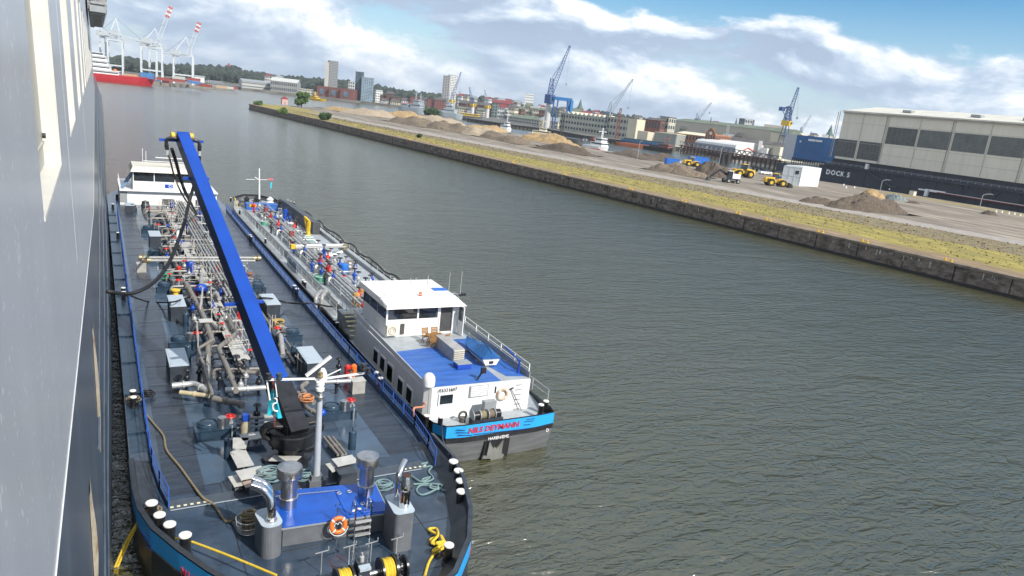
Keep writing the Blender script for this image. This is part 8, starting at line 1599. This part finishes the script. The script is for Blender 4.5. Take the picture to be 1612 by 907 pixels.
# cross manifold with yellow end
p, q = Q('N1', 640, 665, 2.9), Q('N1', 1085, 655, 2.9); pipe([p, q], 0.13, white, b2); pipe([p+Vector((0, -0.6, -.1)), q+Vector((0, -0.6, -.1))], 0.1, pipe_g, b2); m = MB(); m.box((p.x-0.1, p.y, 2.85), (0.5, 0.5, 0.45)); part('manifold_cap', m, yellow, b2); m = MB(); m.box((q.x+0.1, q.y, 2.7), (0.5, 0.6, 0.6)); part('manifold_cap', m, mat('dull brass', (0.32, 0.26, 0.16), 0.4, 0.6), b2)
pipe([Q('N2', 640, 220, 2.4), Q('N2', 730, 225, 2.4), Q('N2', 825, 185, 2.6)], 0.16, white, b2)
for dx in (0, -0.5): a = Q('N2', 600, 820, 1.6); pipe([(a.x+dx, a.y, D2), (a.x+dx, a.y+0.1, 2.7), (a.x+0.9+dx, a.y+1.8, 2.75), (a.x+1.4+dx, a.y+2.6, 2.3)], 0.17, pipe_g, b2)
# green covers, cabinets, mini crane
for k, a_, b_, r in [('N2', 600, 480, 0.75), ('N1', 385, 465, 0.6), ('N1', 770, 605, 0.5), ('N2', 460, 50, 0.5), ('N1', 575, 550, 0.35)]:
    p = Q(k, a_, b_, 1.9); m = MB(); m.lathe((p.x, p.y, D2+0.2), [(r, 0), (r, 0.35), (r*0.9, 0.45), (0.03, 0.5)], 16); o = part('green_hatch', m, green, b2); m = MB(); m.torus((p.x, p.y, D2+0.72), r*1.02, 0.03, n=18, m=4); part('hatch_rail', m, white, o)
p = Q('N2', 910, 370, 2.2); m = MB(); m.box((p.x, p.y, D2+0.9), (0.7, 0.2, 1.4)); o = part('control_cabinet', m, mat('cabinet brown grey', (0.2, 0.18, 0.17), 0.5), b2); m = MB(); [m.box((p.x, p.y-0.12, D2+1.3-0.35*j), (0.22, 0.03, 0.18)) for j in range(2)]; part('cabinet_label', m, white, o)
p = Q('N2', 845, 420, 2.0); m = MB(); m.lathe((p.x, p.y, D2+0.1), [(0.42, 0.35), (0.45, 0.6), (0.42, 1.3), (0.3, 1.4), (0.02, 1.42)], 16); o = part('blue_drum', m, skipb, b2); m = MB(); m.lathe((p.x, p.y, D2+0.1), [(0.42, 0), (0.42, 0.34)], 16); part('red_foot', m, red, o)
p = Q('N1', 560, 420, 2.0); m = MB(); m.lathe((p.x, p.y, D2), [(0.3, 0), (0.3, 1.7), (0.2, 1.8)], 12); part('blue_post', m, royal, b2)
for a_, b_ in [(390, 400), (615, 620)]: p = Q('N1', a_, b_, 2.0); m = MB(); m.box((p.x, p.y, D2+0.9), (0.5, 0.5, 1.5)); part('brown_pillar', m, mat('oxide red', (0.2, 0.05, 0.04), 0.6), b2)
for a_, b_ in [(1050, 690), (980, 740)]: p = Q('N2', a_, b_, 2.0); m = MB(); m.lathe((p.x, p.y, D2), [(0.3, 0), (0.35, 0.8), (0.3, 1.3), (0.1, 1.4)], 10); part('ochre_cover', m, mat('ochre cover', (0.5, 0.27, 0.08), 0.7), b2)
p = Q('N1', 765, 570, 2.0); mc = MB(); mc.lathe((p.x, p.y, D2), [(0.3, 0), (0.25, 1.0)], 10); mc.bar((p.x, p.y, D2+0.9), (p.x+0.1, p.y+0.1, D2+2.2), 0.3); mc.bar((p.x+0.1, p.y+0.1, D2+2.2), (p.x-0.3, p.y+0.9, D2+2.6), 0.24); mc.bar((p.x-0.3, p.y+0.9, D2+2.6), (p.x-0.1, p.y+0.3, D2+1.2), 0.18); part('deck_crane', mc, yellow, b2)
m = MB(); p = Q('N1', 690, 450, 2.0); m.bar((p.x+0.4, p.y-7, D2+1.0), (p.x+0.3, p.y+10, D2+1.0), 0.9, 1.5); part('dark_tank', m, mat('dark tank grey', (0.06, 0.065, 0.07), 0.5), b2)
m = MB(); m.b2(23.2, 24.2, 54.3, 58.5, D2, D2+1.0); m.b2(16.0, 16.1, 60, 100, D2, D2+0.1); part('side_locker', m, mgrey, b2)
p = Q('N2', 262, 330, 1.9); m = MB(); m.b2(17.0, 17.06, p.y-2.2, p.y+2.2, D2+0.1, D2+0.9); part('blue_panel', m, mat('panel blue', (0.1, 0.22, 0.4), 0.5), b2)
for k, a_, b_ in [('N2', 400, 495), ('N2', 420, 515), ('N1', 385, 600), ('N1', 155, 345), ('N1', 75, 235), ('N2', 1400, 485), ('N2', 1420, 500), ('N1', 1060, 610), ('N1', 735, 370), ('N1', 585, 255), ('N1', 610, 265), ('N1', 640, 275), ('N4', 0, 0)][:12]:
    p = Q(k, a_, b_, 2.05); x = p.x; bollard(b2, (x, p.y, D2), 0.62)
# left side deck bollards by stairs and handcart
for a_, b_ in [(835, 362), (855, 385)]: p = Q('Z4', a_, b_, 2.1); bollard(b2, (p.x, p.y, D2), 0.68)
# bow gear and mast
m = MB(); m.b2(18.2, 22.6, 106, 107.6, D2, 2.4); part('bow_locker', m, deckblue, b2)
p = Q('N1', 330, 235, 2.6); m = MB(); m.tube([(p.x, p.y, 2.4), (p.x-0.1, p.y, 7.0)], [0.14, 0.08], 8); mm_ = part('bow_mast', m, white, b2); m = MB(); a = QY('N1', 210, 70, p.y); b_ = QY('N1', 450, 75, p.y); m.bar(tuple(a), tuple(b_), 0.06); m.bar(QY('N1', 290, 50, p.y-0.2), QY('N1', 330, 75, p.y-0.2), 0.15, 0.1); part('yard_arm', m, white, mm_); m = MB(); a = QY('N1', 430, 70, p.y-0.1); m.box((a.x, a.y, a.z), (0.8, 0.1, 0.22)); part('red_sign', m, mat('red striped board', (0.6, 0.15, 0.15), 0.6), mm_); m = MB(); m.box((a.x+0.1, a.y, a.z-0.9), (0.2, 0.05, 0.9)); part('pennant', m, teal, mm_)
for x, y, r, mm in [(19, 110.5, 0.5, ck), (20.5, 111, 0.6, ck), (22.4, 110.8, 0.6, white), (18, 109, 0.5, hullgrey), (23.5, 109, 0.5, ck)]: m = MB(); m.lathe((x, y, D2), [(r, 0), (r, 0.4), (r*0.6, 0.6), (r*0.9, 0.9), (0.05, 1.3)], 12); part('bow_gear', m, mm, b2)
m = MB(); m.bar((16.9, 105, D2+0.5), (16.9, 108, D2+1.4), 0.1); m.box((18.6, 103.5, 2.6), (0.9, 0.5, 0.4)); part('yellow_cap', m, yellow, b2)
# orange rope lashings between the barges
hose([Vector((15.3, 34.6, 2.3)), Vector((15.5, 35.2, 2.5)), Vector((16.2, 35.5, 2.4)), Vector((16.5, 36.0, 2.6))], 0.06, mat('orange lashing', (0.5, 0.2, 0.12), 0.8), 'orange lashing rope between the two barges near the stern corner', 'lashing_rope', 'rope')
hose([Vector((14.9, 29.0, 2.75)), Vector((15.7, 31.5, 2.3)), Vector((16.3, 33.0, 2.4))], 0.05, black, 'dark mooring line from the right bow bollard of the near barge to the far barge', 'mooring_line', 'rope')

# ---- harbour air
mb = MB(); mb.b2(-2500, 2600, -400, 4200, -3, 130)
hzm = bpy.data.materials.new('haze'); hzm.use_nodes = True; t = hzm.node_tree; t.nodes.clear()
pv = N(t, 'ShaderNodeVolumePrincipled'); pv.inputs['Color'].default_value = (0.82, 0.88, 0.95, 1); pv.inputs['Density'].default_value = 0.00011; pv.inputs['Anisotropy'].default_value = 0.2
om = N(t, 'ShaderNodeOutputMaterial'); t.links.new(pv.outputs[0], om.inputs['Volume'])
struct('haze', mb, hzm, kind='stuff')
